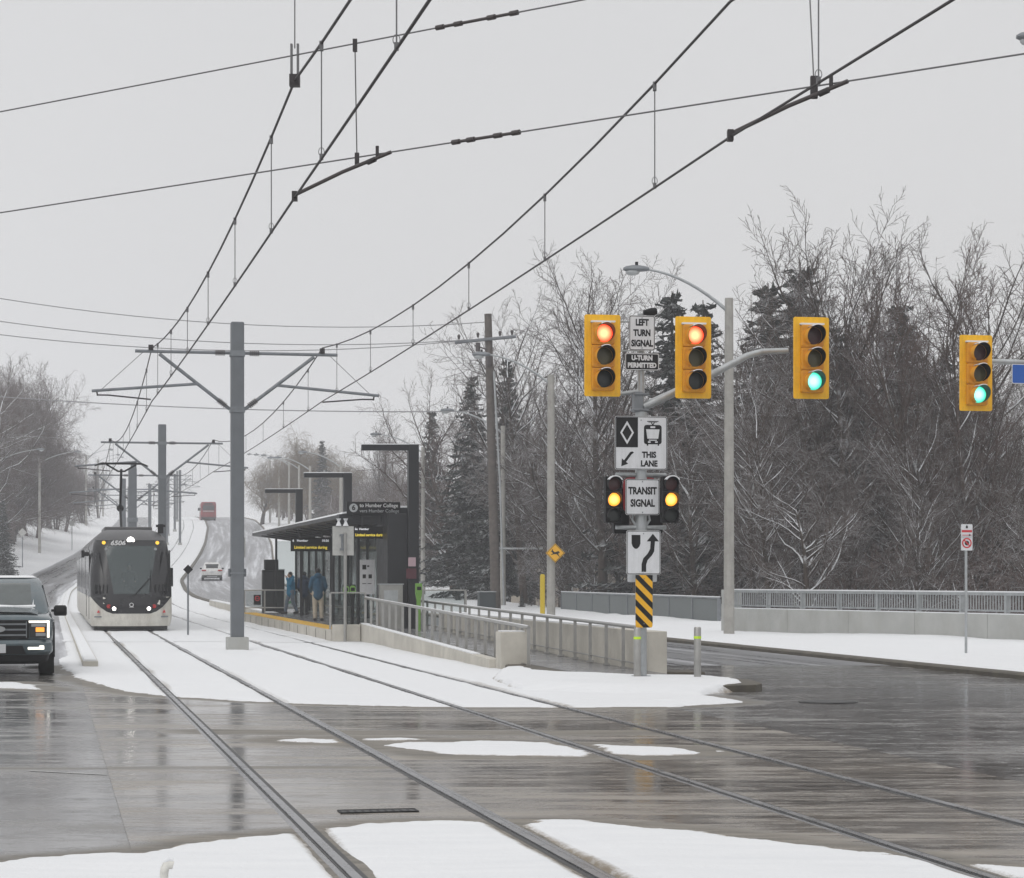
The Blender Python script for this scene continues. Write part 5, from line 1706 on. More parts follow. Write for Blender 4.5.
t = thing('notice_plate', 'small pink and dark notice on the tall black frame', 'notice', px(412, 566, 63.75), TH)
b = MB(); b.prism(rrect(.22, .26, .01, 0, .12), -.006, .0); b.build('symbol_plate', mat('pink_notice', (.42, .30, .33), .5), t)
b = MB(); b.prism(rrect(.30, .30, .01, -.02, -.22), -.006, .0); b.build('dark_plate', mat('maroon_plate', (.08, .02, .03), .5), t)

t = thing('board_back', 'bare metal back of a sign board on a slim pole at the platform end', 'sign', P(8.27, 62.0, .0), TH)
b = MB(); b.path([(.05, 0, -.05), (.05, 0, 3.1)], .045, 12); b.build('pole', M['stainless'], t, smooth=True)
b = MB(); b.span((-.30, .06, 2.46), (.30, .08, 3.28)); b.build('panel', M['sign_back'], t, bevel=.004)
b = MB(); b.span((-.10, .0, 2.6), (.10, .058, 2.66)); b.span((-.10, .0, 3.0), (.10, .058, 3.06)); b.span((-.06, .02, 2.66), (.0, .055, 3.0)); b.build('mount', M['galv_dark'], t)
for s in (-.13, .07):
    b = MB(); b.path([(s, .05, 3.29), (s, .05, 3.36), (s, .05, 3.42), (s, .05, 3.50)], [.085, .05, .03, .07], 12); b.build('lamp_cup', M['sign_white'], t, smooth=True)
t = thing('equipment_cabinet', 'tall dark cabinet with a smaller box on top at the far platform end', 'cabinet', P(9.62, 95.0, .0), TH)
b = MB(); b.span((-.45, -.3, 0), (.48, .3, 2.15)); b.build('cabinet', M['black_matt'], t, bevel=.02)
b = MB(); b.span((-.36, -.28, 2.151), (.22, .28, 2.6)); b.build('top_box', M['black_matt'], t, bevel=.02)
b = MB(); b.span((-.46, -.31, 2.152), (-.37, .31, 2.19)); b.span((.23, -.31, 2.152), (.49, .31, 2.19)); b.build('cabinet_snow', M['snow'], t)
b = MB(); b.span((-.44, -.306, .2), (.0, -.301, 2.05)); b.span((.02, -.306, .2), (.46, -.301, 2.05)); b.build('door', M['black'], t)

t = thing('end_railing', 'steel framed barrier with two small notices at the far platform end', 'railing')
b = MB()
q0, q1 = P(8.1, 91.6, PZ), P(11.45, 91.6, PZ)
for zz in (.95, .22): b.tube(q0 + Vector((0, 0, zz)), q1 + Vector((0, 0, zz)), .028)
b.build('handrail', M['stainless'], t)
for k in range(5):
    q = q0.lerp(q1, k / 4); b = MB(); b.span((q.x - .03, q.y - .03, q.z), (q.x + .03, q.y + .03, q.z + .95)); b.build('post', M['stainless'], t)
for k in range(4):
    a, c = q0.lerp(q1, k / 4 + .02), q0.lerp(q1, k / 4 + .23)
    b = MB(); b.span((a.x, a.y - .008, a.z + .26), (c.x, a.y + .008, a.z + .91)); b.build('glass_panel', M['glass_shelter'], t)
t = thing('notice', 'black notice with a red ring on the far platform barrier', 'notice', P(8.62, 91.5, PZ + .55), TH)
b = MB(); b.prism(rrect(.30, .42, .01), -.02, .0); b.build('panel', M['sign_black'], t)
b = MB(); b.ring(circ(.11, 20, 0, .06), circ(.075, 20, 0, .06), -.026, -.021); b.span((-.08, -.026, .05), (.08, -.021, .07)); b.build('ring_symbol', M['sign_red'], t)
t = thing('notice', 'green and white notice on the far platform barrier', 'notice', P(9.95, 91.5, PZ + .58), TH)
b = MB(); b.prism(rrect(.30, .36, .01), -.02, .0); b.build('panel', mat('green_notice', (.10, .30, .16), .5), t)
b = MB(); b.prism(rrect(.10, .16, .03), -.026, -.021); b.build('symbol', M['sign_white'], t)

# ------------------------------------------------------------------ small street furniture
q = px(188, 636, F * H / (636 - HY)); q.z = 0
t = thing('marker_sign', 'small dark diamond sign seen from behind on a slim post by the tram', 'sign', q, TH)
b = MB(); b.path([(0, 0, -.05), (0, 0, 2.2)], .03, 10); b.build('post', M['galv_dark'], t, smooth=True)
b = MB(); b.prism([(0, 1.93), (.155, 2.085), (0, 2.24), (-.155, 2.085)], -.035, -.03); b.build('panel', M['black_matt'], t)
b = MB(); b.path([(0, 0, -.02), (0, 0, .02)], .07, 12); b.build('foot', M['galv_dark'], t)

q = px(966, 655, F * (H - .12) / (655 - HY))
t = thing('stopping_sign', 'slim post with two small white and red parking signs by the parapet', 'sign', q, TH)
s_ = (655 - HY) / (H - .12)
b = MB(); b.path([(0, 0, -.1), (0, 0, 130 / s_)], .03, 10); b.build('post', M['galv'], t, smooth=True)
b = MB(); b.prism(rrect(.27, .30, .02, 0, 124 / s_), -.045, -.035); u = b.build('upper_panel', M['sign_white'], t)
b = MB(); b.span((-.12, -.049, 124 / s_ - .03), (.12, -.046, 124 / s_ + .02)); b.span((-.11, -.049, 124 / s_ - .10), (.11, -.046, 124 / s_ - .085)); b.build('red_band', M['sign_red'], u)
b = MB(); b.prism([(-.025, 124 / s_ + .06), (.025, 124 / s_ + .06), (.025, 124 / s_ + .10), (0, 124 / s_ + .13), (-.025, 124 / s_ + .10)], -.049, -.046); b.prism([(.05, 124 / s_ - .115), (.10, 124 / s_ - .09), (.05, 124 / s_ - .065)], -.052, -.0495); b.build('black_mark', M['sign_black'], u)
b = MB(); b.prism(rrect(.27, .31, .02, 0, 111.5 / s_), -.045, -.035); u = b.build('lower_panel', M['sign_white'], t)
zz = 111.5 / s_ + .01
b = MB(); b.ring(circ(.115, 26, 0, zz), circ(.085, 26, 0, zz), -.049, -.046); b.prism([(-.085, zz + .065), (-.065, zz + .085), (.085, zz - .065), (.065, zz - .085)], -.054, -.051); b.build('prohibition_ring', M['sign_red'], u)
b = MB(); b.prism(circ(.055, 8, 0, zz), -.0505, -.0475); b.build('black_mark', M['sign_black'], u)

q = px(542.5, 613, 98.0); q.z = ground_at(q.x, q.y) - .05
t = thing('marker_post', 'plain yellow marker post in snow beside the grey barrier', 'marker post', q, TH)
b = MB(); b.rings([rrect(.20, .16, .05)[:1] * 0 or [(x, yy, z) for x, yy in rrect(.22, .12, .05)] for z in (0, 1.95)]); b.rings([[(x, yy, z) for x, yy in rrect(.22 * k, .12 * k, .05 * k)] for z, k in ((1.95, 1), (2.02, .6))]); b.build('post', M['post_yellow'], t)
b = MB(); b.span((-.13, -.08, -.05), (.13, .08, .06)); b.build('foot', M['galv_dark'], t)

q = px(488, 609, 112.0); q.z = ground_at(q.x, q.y)
t = thing('utility_box', 'dark green utility box in snow left of the wooden pole foot', 'utility box', q, TH)
b = MB(); b.span((-.50, -.3, 0), (.35, .3, 1.02)); b.build('cabinet', M['rock'], t, bevel=.03)
b = MB(); b.span((-.52, -.32, 1.021), (.37, .32, 1.07)); b.build('lid', M['galv'], t)
b = MB(); b.span((-.45, -.31, .1), (.3, -.302, .92)); b.build('door', M['rock'], t)

q = px(164, 877, 12.2); q.z = 0
t = thing('stub_post', 'pale rounded stub post poking from the snow at the bottom edge', 'post', q, TH)
b = MB(); b.path([(0, 0, 0), (0, 0, .20), (.004, 0, .232), (.014, 0, .25), (.032, 0, .255), (.05, 0, .25)], [.024, .024, .025, .026, .026, .022], 14); b.build('tube', mat('old_white_tube', (.62, .61, .57), .6, var=.25, vscale=20), t, smooth=True)
b = MB(); b.path([(.0, 0, .268), (.025, 0, .285), (.05, 0, .275)], [.012, .018, .010], 10); b.build('snow_cap', M['snow'], t, smooth=True)
b = MB(); b.ring(circ(.07, 20), circ(.03, 20), 0, .02); o = b.build('collar', M['kerb'], t); o.rotation_euler = (R(90), 0, 0); o.location = (0, 0, .04)

# ------------------------------------------------------------------ bridge parapet and grey barrier
A = px(735, 577, 69.5); B = px(1160, 577, 53.0); A.z = B.z = 0
d = (B - A); LEN_ = d.length; ang = math.atan2(d.y, d.x)
t = thing('bridge_parapet', 'pale concrete bridge parapet with a white slatted metal rail on top', 'parapet', A, ang)
b = MB()
for k in range(6): b.span((k * LEN_ / 6 + .006, -.15, -.6), ((k + 1) * LEN_ / 6 - .006, .15, .86))
b.build('concrete_wall', M['concrete_grey'], t, bevel=.01)
b = MB(); b.span((-.42, -.25, -.6), (-.01, .25, 1.45)); b.build('end_pillar', M['concrete_grey'], t, bevel=.015)
b = MB(); b.span((-.425, -.253, 1.0), (-.38, -.12, 1.22)); b.build('pillar_recess', M['rubber'], t)
b = MB(); b.span((0, -.07, 1.36), (LEN_, .07, 1.44)); b.span((0, -.025, .93), (LEN_, .025, .98)); b.build('top_rail', M['galv'], t)
b = MB(); b.span((0, -.075, 1.441), (LEN_, .075, 1.475)); b.span((0, -.15, .861), (LEN_, .15, .885)); b.build('rail_snow', M['snow'], t)
npost = int(LEN_ / 1.75)
for k in range(npost + 1):
    x = k * LEN_ / npost
    b = MB(); b.span((x - .045, -.06, .86), (x + .045, .06, 1.36)); b.build('post', M['galv'], t)
b = MB()
for k in range(int(LEN_ / .115)): b.span((k * .115 + .02, -.012, .98), (k * .115 + .045, .012, 1.36))
o = b.build('slats', M['galv'], t)

A2 = px(562, 577, F * H / 36.0); B2 = px(719, 577, F * H / 49.5); A2.z = B2.z = .05
d = B2 - A2; L2 = d.length; ang = math.atan2(d.y, d.x)
M['barrier'] = mat('barrier_grey', (.125, .14, .14), .6, var=.12, vscale=1.5)
t = thing('metal_barrier', 'dark grey solid metal barrier left of the bridge parapet', 'barrier', A2, ang)
b = MB()
for k in range(8): b.span((k * L2 / 8 + .01, -.02, -.3), ((k + 1) * L2 / 8 - .01, .02, .97))
b.build('panel', M['barrier'], t)
for k in range(9):
    b = MB(); b.span((k * L2 / 8 - .05, -.06, -.5), (k * L2 / 8 + .05, .06, .98)); b.build('post', M['galv_dark'], t)
b = MB(); b.span((0, -.05, .981), (L2, .05, 1.04)); b.build('top_rail', M['galv_dark'], t)
b = MB(); b.span((0, -.055, 1.041), (L2, .055, 1.075)); b.build('rail_snow', M['snow'], t)

# ------------------------------------------------------------------ street lamps
def lamp_post(name, label, base, h, arm, side, mcol, r0=.15, r1=.10, group=None, drop=.95, cat='street lamp'):
    """tapered post with a curved arm reaching `arm` metres to `side` (-1 left, +1 right)"""
    t = thing(name, label, cat, base, 0, group)
    b = MB(); b.path([(0, 0, -.3), (0, 0, h)], [r0, r1], 14); b.build('post', mcol, t, smooth=True)
    pts = []
    for u in np.linspace(0, 1, 9):
        pts.append((side * arm * u, 0, h - .42 + 1.28 * (1.75 * u - .75 * u * u)))
    ztip = pts[-1][2]
    b = MB(); b.path(pts, [.055 - .02 * u for u in np.linspace(0, 1, 9)], 10); b.build('arm', M['galv'], t, smooth=True)
    b = MB(); xx = side * arm
    rs = []
    for u, w, zt, zb in ((0, .05, .05, -.03), (.12, .11, .09, -.06), (.35, .17, .12, -.07), (.62, .19, .13, -.07), (.88, .15, .10, -.06), (1, .06, .05, -.03)):
        x = xx + side * .78 * u - side * .08
        rs.append([(x, w * math.cos(a), ztip + (zt if math.sin(a) > 0 else -zb) * math.sin(a)) for a in np.linspace(0, 2 * math.pi, 14, endpoint=False)])
    b.rings(rs); hd = b.build('lamp_head', M['galv_dark'], t, smooth=True)
    b = MB(); b.ball((xx + side * .42, 0, ztip - .08), .17, 12, 0, (1.25, .9, .62)); b.build('lens', mat('lamp_lens_glass', (.45, .47, .48), .25) if 'lamp_lens_glass' not in bpy.data.materials else bpy.data.materials['lamp_lens_glass'], hd, smooth=True)
    b = MB(); b.path([(xx + side * .3, 0, ztip + .12), (xx + side * .3, 0, ztip + .22)], .05, 8); b.build('photocell', M['black_matt'], hd)
    return t


q = px(729, 577, 65.5); q.z = .13
lp1 = lamp_post('street_lamp', 'nearest tall grey street lamp right of the signals, arm reaching left', q, 10.02, 2.45, -1, M['lamp_pole'], .165, .125)
q = px(551, 577, 93.6); q.z = .2
lamp_post('street_lamp', 'second street lamp of the right row, with the deer sign on it', q, 10.25, 2.65, -1, M['lamp_pole'], .19, .15)
q = px(503, 577, 123); q.z = .1
lamp_post('street_lamp', 'third street lamp of the right row, just right of the wooden pole', q, 10.2, 2.8, -1, M['lamp_pole'], .17, .13)
far_lamps = [(423, 150), (341, 185), (310, 220), (299, 250), (289, 280), (279, 312), (270, 345)]
for i, (xp, Z) in enumerate(far_lamps):
    q = px(xp, 577, Z); q.z = ground_at(q.x, q.y) * 1.0
    q.z = float(EZ(Z))
    lamp_post('street_lamp', f'{ORD[i + 3]} street lamp of the right row, counted up the hill', q, 10.2, 2.9, -1, M['lamp_pole'], .17, .12, 'street lamps up the right side')
for xp, Z, lab in ((-6, 205, 'left street lamp whose post is out of frame, arm over the left trees'), (39.5, 249, 'street lamp with a long arm in front of the left trees'), (86, 330, 'far hazy street lamp on the left side of the road')):
    q = px(xp, 577, Z); q.z = float(EZ(Z)) + .5
    lamp_post('street_lamp', lab, q, 10.4, 4.0 if Z < 300 else 3.4, 1, M['lamp_pole'], .17, .12)
for i, (xp, Z) in enumerate(((98, 385), (103, 410))):
    q = px(xp, 577, Z); q.z = float(EZ(Z))
    lamp_post('street_lamp', ('faint hazy street lamp at the left crest of the road', 'faintest street lamp on the left, farthest up the crest')[i], q, 10.4, 3.2, 1, M['lamp_pole'], .17, .12)
q = px(1075, 577, 47.0); q.z = .1
t = lamp_post('street_lamp', 'street lamp whose head just enters the top right picture edge', q, 12.42, .55, -1, M['lamp_pole'], .17, .12)
# deer warning sign on the second lamp
t = thing('deer_sign', 'small yellow diamond sign with a leaping deer on the second street lamp', 'warning sign', px(555.3, 553, 93.35), 0)
k = .41
b = MB(); b.prism([(0, k), (k, 0), (0, -k), (-k, 0)], -.01, .01); b.build('panel', M['sign_yellow'], t)
b = MB(); b.ring([(0, k * .93), (k * .93, 0), (0, -k * .93), (-k * .93, 0)], [(0, k * .87), (k * .87, 0), (0, -k * .87), (-k * .87, 0)], -.014, -.0105)
deer = [(-.20, .02), (-.13, .085), (.02, .03), (.10, .10), (.09, .19), (.12, .13), (.14, .19), (.145, .10), (.20, .07), (.15, .05), (.10, -.02), (.18, -.06), (.17, -.09), (.06, -.05), (-.06, -.05), (-.16, -.16), (-.19, -.15), (-.12, -.03), (-.17, .0)]
b.prism([(-x, z) for x, z in deer][::-1], -.014, -.0105); b.build('deer_symbol', M['sign_black'], t)
b = MB(); b.span((-.12, .011, -.03), (.12, .16, .03)); b.build('mount', M['galv_dark'], t)

# ------------------------------------------------------------------ wooden utility pole and its wires
Zu = 113.0
q = px(496, 577, Zu); q.z = -.1
top = px(488, 314, Zu)
t = thing('utility_pole', 'weathered wooden utility pole with a crossarm, taller than the lamps', 'utility pole', q, 0)
v = top - q
b = MB(); b.path([(0, 0, 0), tuple(v * .5), tuple(v)], [.27, .23, .19], 14); b.build('pole', M['wood'], t, smooth=True)
b = MB()
a = px(455, 343, Zu) - q; c = px(516, 337, Zu) - q
b.path([tuple(a + Vector((0, -.25, 0))), tuple(c + Vector((0, -.25, 0)))], .085, 6); b.build('crossarm', M['galv_dark'], t)
for xx, yy in ((459, 340), (478, 338), (500, 336.5), (512, 335.5)):
    w_ = px(xx, yy, Zu) - q + Vector((0, -.25, 0)); b = MB(); b.path([tuple(w_), tuple(w_ + Vector((0, 0, .18))), tuple(w_ + Vector((0, 0, .26)))], [.05, .09, .04], 8); b.build('insulator', M['insul'], t)
b = MB()
for xx, yy in ((478, 352), (489, 366)):
    w_ = px(xx, yy, Zu) - q + Vector((0, -.3, 0)); b.path([tuple(w_), tuple(w_ + Vector((0, 0, .45)))], .13, 10)
w_ = px(489, 362, Zu) - q; w2 = px(475, 352, Zu) - q
b.path([tuple(w2 + Vector((0, -.3, .3))), tuple(w_ + Vector((0, -.1, .6)))], .04, 6); b.build('fuse_cutout', M['insul'], t)
b = MB(); b.path([tuple(px(492, 372, Zu) - q + Vector((.1, -.25, 0))), tuple(px(497.5, 480, Zu) - q + Vector((.12, -.28, 0))), tuple(px(502, 605, Zu) - q + Vector((.1, -.28, 0)))], .055, 8); b.build('conduit', M['galv'], t)


def cable(label, pts, sag, r=.022):
    a, c = pts
    t = thing('utility_cable', label, 'utility cable', (0, 0, 0))
    n = 20
    b = MB(); b.path([a.lerp(c, i / n) - Vector((0, 0, sag * 4 * (i / n) * (1 - i / n))) for i in range(n + 1)], r, 5); b.build('wire', M['cable'], t, smooth=True)


cable('topmost thin utility wire crossing the sky to the wooden pole', (px(-140, 272, 100), px(487, 322, Zu)), 1.1)
cable('second thin utility wire crossing the sky to the wooden pole', (px(-140, 298, 100), px(478, 339, Zu)), 1.0)
cable('third thin utility wire crossing the sky to the wooden pole', (px(-140, 314, 100), px(459, 341, Zu)), 1.0)
cable('lowest thin utility wire, crossing the sky just above the tram', (px(-140, 384, 120), px(492, 411, Zu)), .5, .028)
q = px(425, 577, 175); q.z = float(EZ(175))
t = thing('utility_pole', 'shorter far wooden pole right of the tallest black frame', 'utility pole', q, 0)
b = MB(); b.path([(0, 0, 0), (0, 0, 10.2)], [.2, .16], 12); b.build('pole', M['wood'], t, smooth=True)
b = MB(); b.tube((-.8, 0, 9.4), (.8, 0, 9.4), .07); b.build('crossarm', M['wood'], t)
q = px(500, 577, 111); zb = H + (577 - 548.5) / F * 111; q.z = 0
t = thing('sign_bracket', 'thin horizontal steel bar reaching from the lamp post to the deer sign', 'bracket', (0, 0, 0), 0)
b = MB(); b.tube(px(500, 548.5, 121), px(543, 548.5, 121), .05); b.build('bar', M['galv'], t)
b = MB(); b.span(tuple(px(499, 550, 121)), tuple(px(505, 547, 121.4))); b.build('clamp', M['galv_dark'], t)
# signs on the left verge
for xp, yt, yb, Z, dia, lab in ((22.5, 528, 563, 205, True, 'small diamond sign on a thin post on the left snowy verge'), (72, 521, 547, 262, False, 'small square sign on a thin post farther up the left verge')):
    q = px(xp, yb, Z); k = F / Z
    t = thing('verge_sign', lab, 'sign', q, 0); h = (yb - yt) / k
    b = MB(); b.path([(0, 0, -.4), (0, 0, h - .1)], .045, 8); b.build('post', M['galv_dark'], t)
    b = MB(); b.prism([(0, h), (.42, h - .42), (0, h - .84), (-.42, h - .42)] if dia else rrect(.5, .6, .03, 0, h - .3), -.06, -.05); b.build('panel', M['sign_back'], t)

# ------------------------------------------------------------------ people
def capsule(b, p0, p1, r0, r1, n=12, mi=0, flat=1.0):
    p0, p1 = Vector(p0), Vector(p1); d = (p1 - p0)
    L = max(d.length, 1e-6); d.normalize()
    pts = []; rad = []
    for a in np.linspace(-90, 0, 5): pts.append(p0 + d * (r0 * math.sin(R(a)))); rad.append(max(1e-4, r0 * math.cos(R(a))))
    for a in np.linspace(0, 90, 5): pts.append(p1 + d * (r1 * math.sin(R(a)))); rad.append(max(1e-4, r1 * math.cos(R(a))))
    b.path(pts, rad, n, mi)


def fused(b, name, m, parent, voxel):
    o = b.build(name, m, parent)
    md = o.modifiers.new('fuse', 'REMESH'); md.mode = 'VOXEL'; md.voxel_size = voxel; md.use_smooth_shade = True
    s = o.modifiers.new('soften', 'SMOOTH'); s.factor = .5; s.iterations = 4
    return o


def person(label, loc, rz, h, coat, legs, pose, hood=False, hair=True):
    """pose: dict of joints in metres for a 1.75 m figure facing local -Y"""
    t = thing('person', label, 'person', loc, rz); k = h / 1.75; t.scale = (k, k, k)
    J = dict(pel=(0, 0, .92), chest=(0, -.01, 1.28), neck=(0, -.01, 1.47), head=(0, -.03, 1.62),
             sl=(-.18, 0, 1.41), sr=(.18, 0, 1.41), el=(-.23, .02, 1.12), er=(.23, .02, 1.12), wl=(-.22, -.06, .87), wr=(.22, -.06, .87),
             hl=(-.09, 0, .92), hr=(.09, 0, .92), kl=(-.10, -.02, .50), kr=(.10, -.02, .50), al=(-.10, .02, .09), ar=(.10, .02, .09), fl=(-.11, -.14, .035), fr=(.11, -.14, .035))
    J.update(pose)
    V = {a: Vector(c) for a, c in J.items()}
    b = MB()
    hd = V['head']; 
    b.ball(hd, .098, 16, 0, (.80, .98, 1.18)); b.ball(hd + Vector((0, -.02, -.055)), .068, 12, 0, (.85, 1.0, .9))
    b.ball(hd + Vector((0, -.102, -.01)), .018, 8, 0, (.8, 1.2, 1.2))
    for s in (-1, 1): b.ball(hd + Vector((s * .082, .01, -.005)), .026, 8, 0, (.4, .8, 1.2))
    capsule(b, V['neck'] - Vector((0, 0, .05)), hd - Vector((0, -.02, .06)), .058, .052)
    capsule(b, V['pel'], V['chest'], .13, .14); capsule(b, V['sl'] * .8 + V['chest'] * .2, V['sr'] * .8 + V['chest'] * .2, .09, .09)
    for s in 'lr':
        sg = -1 if s == 'l' else 1
        capsule(b, V['s' + s], V['e' + s], .052, .042); capsule(b, V['e' + s], V['w' + s], .042, .03)
        d = (V['w' + s] - V['e' + s]).normalized(); w = V['w' + s]
        side = d.cross(Vector((0, 1, 0)));
        if side.length < .2: side = Vector((1, 0, 0))
        side.normalize()
        capsule(b, w, w + d * .075, .034, .036)
        for q in range(4):
            o_ = w + d * .075 + side * (.028 - .019 * q); ln = (.062, .072, .068, .05)[q]
            mid = o_ + d * ln * .6 + Vector((0, -.008, 0)); capsule(b, o_, mid, .0105, .010, 8); capsule(b, mid, mid + d * ln * .45 + Vector((0, -.022, 0)), .010, .008, 8)
        o_ = w + d * .03 + side * .032; capsule(b, o_, o_ + d * .04 + side * .022 + Vector((0, -.01, 0)), .0125, .010, 8)
        capsule(b, V['h' + s], V['k' + s], .082, .056); capsule(b, V['k' + s], V['a' + s], .056, .038); capsule(b, V['a' + s] - Vector((0, 0, .04)), V['f' + s], .042, .036)
    fused(b, 'body', M['skin'], t, .009)
    for s in (-1, 1):
        b = MB(); b.ball(hd + Vector((s * .032, -.088, .012)), .011, 8); b.build('eye', M['hair'], t)
    b = MB(); b.ball(hd + Vector((0, -.094, -.058)), .02, 8, 0, (1.2, .4, .3)); b.build('mouth', mat('lips', (.30, .12, .10), .5) if 'lips' not in bpy.data.materials else bpy.data.materials['lips'], t)
    # coat
    b = MB()
    capsule(b, V['pel'] + Vector((0, 0, .02)), V['chest'], .178, .175); capsule(b, V['pel'] - Vector((0, 0, .06)), V['pel'] + Vector((0, 0, .1)), .185, .178)
    capsule(b, V['sl'] * .82 + V['chest'] * .18, V['sr'] * .82 + V['chest'] * .18, .105, .105); capsule(b, V['chest'] + Vector((0, 0, .08)), V['neck'] - Vector((0, 0, .01)), .13, .085)
    for s in 'lr':
        capsule(b, V['s' + s], V['e' + s], .078, .066); capsule(b, V['e' + s], V['e' + s].lerp(V['w' + s], .97), .066, .052)
    if hood: b.ball(V['neck'] + Vector((0, .07, .03)), .12, 12, 0, (1.1, .8, .8))
    fused(b, 'jacket', coat, t, .014)
    b = MB()
    for s in 'lr':
        capsule(b, V['h' + s] + Vector((0, 0, .02)), V['k' + s], .108, .080); capsule(b, V['k' + s], V['a' + s] + Vector((0, 0, .02)), .080, .066)
    capsule(b, V['hl'], V['hr'], .12, .12)
    fused(b, 'trousers', legs, t, .014)
    for s in 'lr':
        b = MB(); capsule(b, V['a' + s] - Vector((0, -.03, .035)), V['f' + s] + Vector((0, 0, .012)), .058, .048); b.span(tuple(V['a' + s] * 0 + Vector((V['a' + s].x - .045, V['f' + s].y - .03, V['f' + s].z - .034))), tuple(Vector((V['a' + s].x + .045, V['a' + s].y + .06, V['f' + s].z - .005))))
        fused(b, 'shoe', M['shoe'], t, .012)
    if hair:
        b = MB(); b.ball(hd + Vector((0, .022, .035)), .105, 14, 0, (.86, .98, 1.05)); b.ball(hd + Vector((0, .05, -.03)), .075, 10, 0, (.95, .7, 1)); fused(b, 'hair', M['hair'], t, .012)
    return t


def on_platform(x, y):
    Z = F * (H - PZ - .006) / (y - HY)
    return px(x, y, Z)


person('person in a teal jacket and jeans with a hand raised to the face', on_platform(291, 614.0), R(-62), 1.72, M['teal_coat'], M['jeans'],
       dict(er=(.26, -.16, 1.20), wr=(.10, -.22, 1.47), hl=(-.09, .0, .92), kl=(-.10, -.14, .52), al=(-.10, -.20, .10), fl=(-.10, -.36, .035), kr=(.10, .04, .50), ar=(.10, .22, .12), fr=(.10, .10, .035), head=(0, -.05, 1.60)), hood=True)
person('person in a long navy jacket and dark trousers standing by the shelter glass', on_platform(304.5, 615.0), R(170), 1.72, M['navy_coat'], M['trousers_dark'],
       dict(head=(.01, -.05, 1.60), el=(-.25, -.02, 1.12), wl=(-.14, -.2, 1.02), er=(.25, -.02, 1.12), wr=(.14, -.2, 1.02)), hood=True)
person('person in a dark blue parka and tan trousers with their back to us', on_platform(318, 621.0), R(188), 1.80, M['blue_coat'], M['trousers_tan'],
       dict(head=(.0, -.05, 1.61), el=(-.26, .02, 1.13), wl=(-.20, -.16, .96), er=(.26, .02, 1.13), wr=(.20, -.16, .96), kl=(-.11, 0, .5), al=(-.12, .02, .09), fl=(-.14, -.14, .035)), hood=True)
bp = on_platform(297.5, 613.0); bp = bp + Vector((.06, .05, .0))
t = thing('backpack', 'dark backpack worn by the person in the teal jacket', 'backpack', bp + Vector((0, 0, .95)), R(-62))
b = MB(); b.ball((0, .02, .15), .17, 14, 0, (.9, .6, 1.4)); b.ball((0, .09, .04), .12, 12, 0, (.95, .5, .9)); fused(b, 'bag', M['black_matt'], t, .015)
b = MB(); b.path([(-.1, -.06, .35), (-.1, -.16, .33), (-.1, -.12, .1)], .018, 6); b.path([(.1, -.06, .35), (.1, -.16, .33), (.1, -.12, .1)], .018, 6); b.build('strap', M['black_matt'], t)
# the driver behind the windscreen
dloc = tram.matrix_basis @ Vector((0, 2.02, .88))
sit = dict(pel=(0, 0, .62), chest=(0, -.04, .98), neck=(0, -.05, 1.17), head=(0, -.08, 1.32), sl=(-.18, -.03, 1.11), sr=(.18, -.03, 1.11), el=(-.26, -.12, .86), er=(.26, -.12, .86), wl=(-.20, -.36, .84), wr=(.20, -.36, .84),
           hl=(-.09, 0, .60), hr=(.09, 0, .60), kl=(-.12, -.42, .60), kr=(.12, -.42, .60), al=(-.12, -.44, .42), ar=(.12, -.44, .42), fl=(-.12, -.56, .38), fr=(.12, -.56, .38))
person('driver in dark clothes seated behind the tram windscreen', dloc, heading(74), 1.75, M['hi_vis'], M['trousers_dark'], sit)


# ------------------------------------------------------------------ trees
def seg_mesh(name, segs, m, twig=None):
    """many tapered tubes at once: segs = list of (p0, p1, r0, r1, sides)"""
    cos, loops, base, mids = [], [], 0, []
    for sides in sorted(set(s[4] for s in segs)):
        S_ = [s for s in segs if s[4] == sides]
        p0 = np.array([s[0] for s in S_]); p1 = np.array([s[1] for s in S_]); r0 = np.array([s[2] for s in S_]); r1 = np.array([s[3] for s in S_])
        d = p1 - p0; d /= np.maximum(np.linalg.norm(d, axis=1, keepdims=True), 1e-9)
        up = np.where(np.abs(d[:, 2:3]) < .9, np.array([[0, 0, 1.0]]), np.array([[1.0, 0, 0]]))
        a = np.cross(d, up); a /= np.linalg.norm(a, axis=1, keepdims=True); b = np.cross(a, d)
        n = len(S_)
        V = np.zeros((n, 2 * sides, 3))
        for k in range(sides):
            t = 2 * math.pi * (k + .5) / sides; o = a * math.cos(t) + b * math.sin(t)
            V[:, k] = p0 + o * r0[:, None]; V[:, sides + k] = p1 + o * r1[:, None]
        cos.append(V.reshape(-1, 3))
        f = np.array([[k, (k + 1) % sides, sides + (k + 1) % sides, sides + k] for k in range(sides)])
        Lp = (np.arange(n)[:, None, None] * 2 * sides + f[None]).reshape(-1, 4) + base
        loops.append(Lp); base += n * 2 * sides; mids.append(np.full(len(Lp), 1 if (twig and sides == 3) else 0, np.int32))
    co = np.concatenate(cos); q = np.concatenate(loops)
    me = bpy.data.meshes.new(name)
    me.vertices.add(len(co)); me.vertices.foreach_set('co', co.reshape(-1).astype(np.float32))
    me.loops.add(q.size); me.loops.foreach_set('vertex_index', q.reshape(-1).astype(np.int32))
    me.polygons.add(len(q)); me.polygons.foreach_set('loop_start', (np.arange(len(q)) * 4).astype(np.int32))
    me.polygons.foreach_set('use_smooth', np.ones(len(q), bool))
    me.polygons.foreach_set('material_index', np.concatenate(mids))
    me.update(calc_edges=True); me.materials.append(m)
    if twig: me.materials.append(twig)
    return me


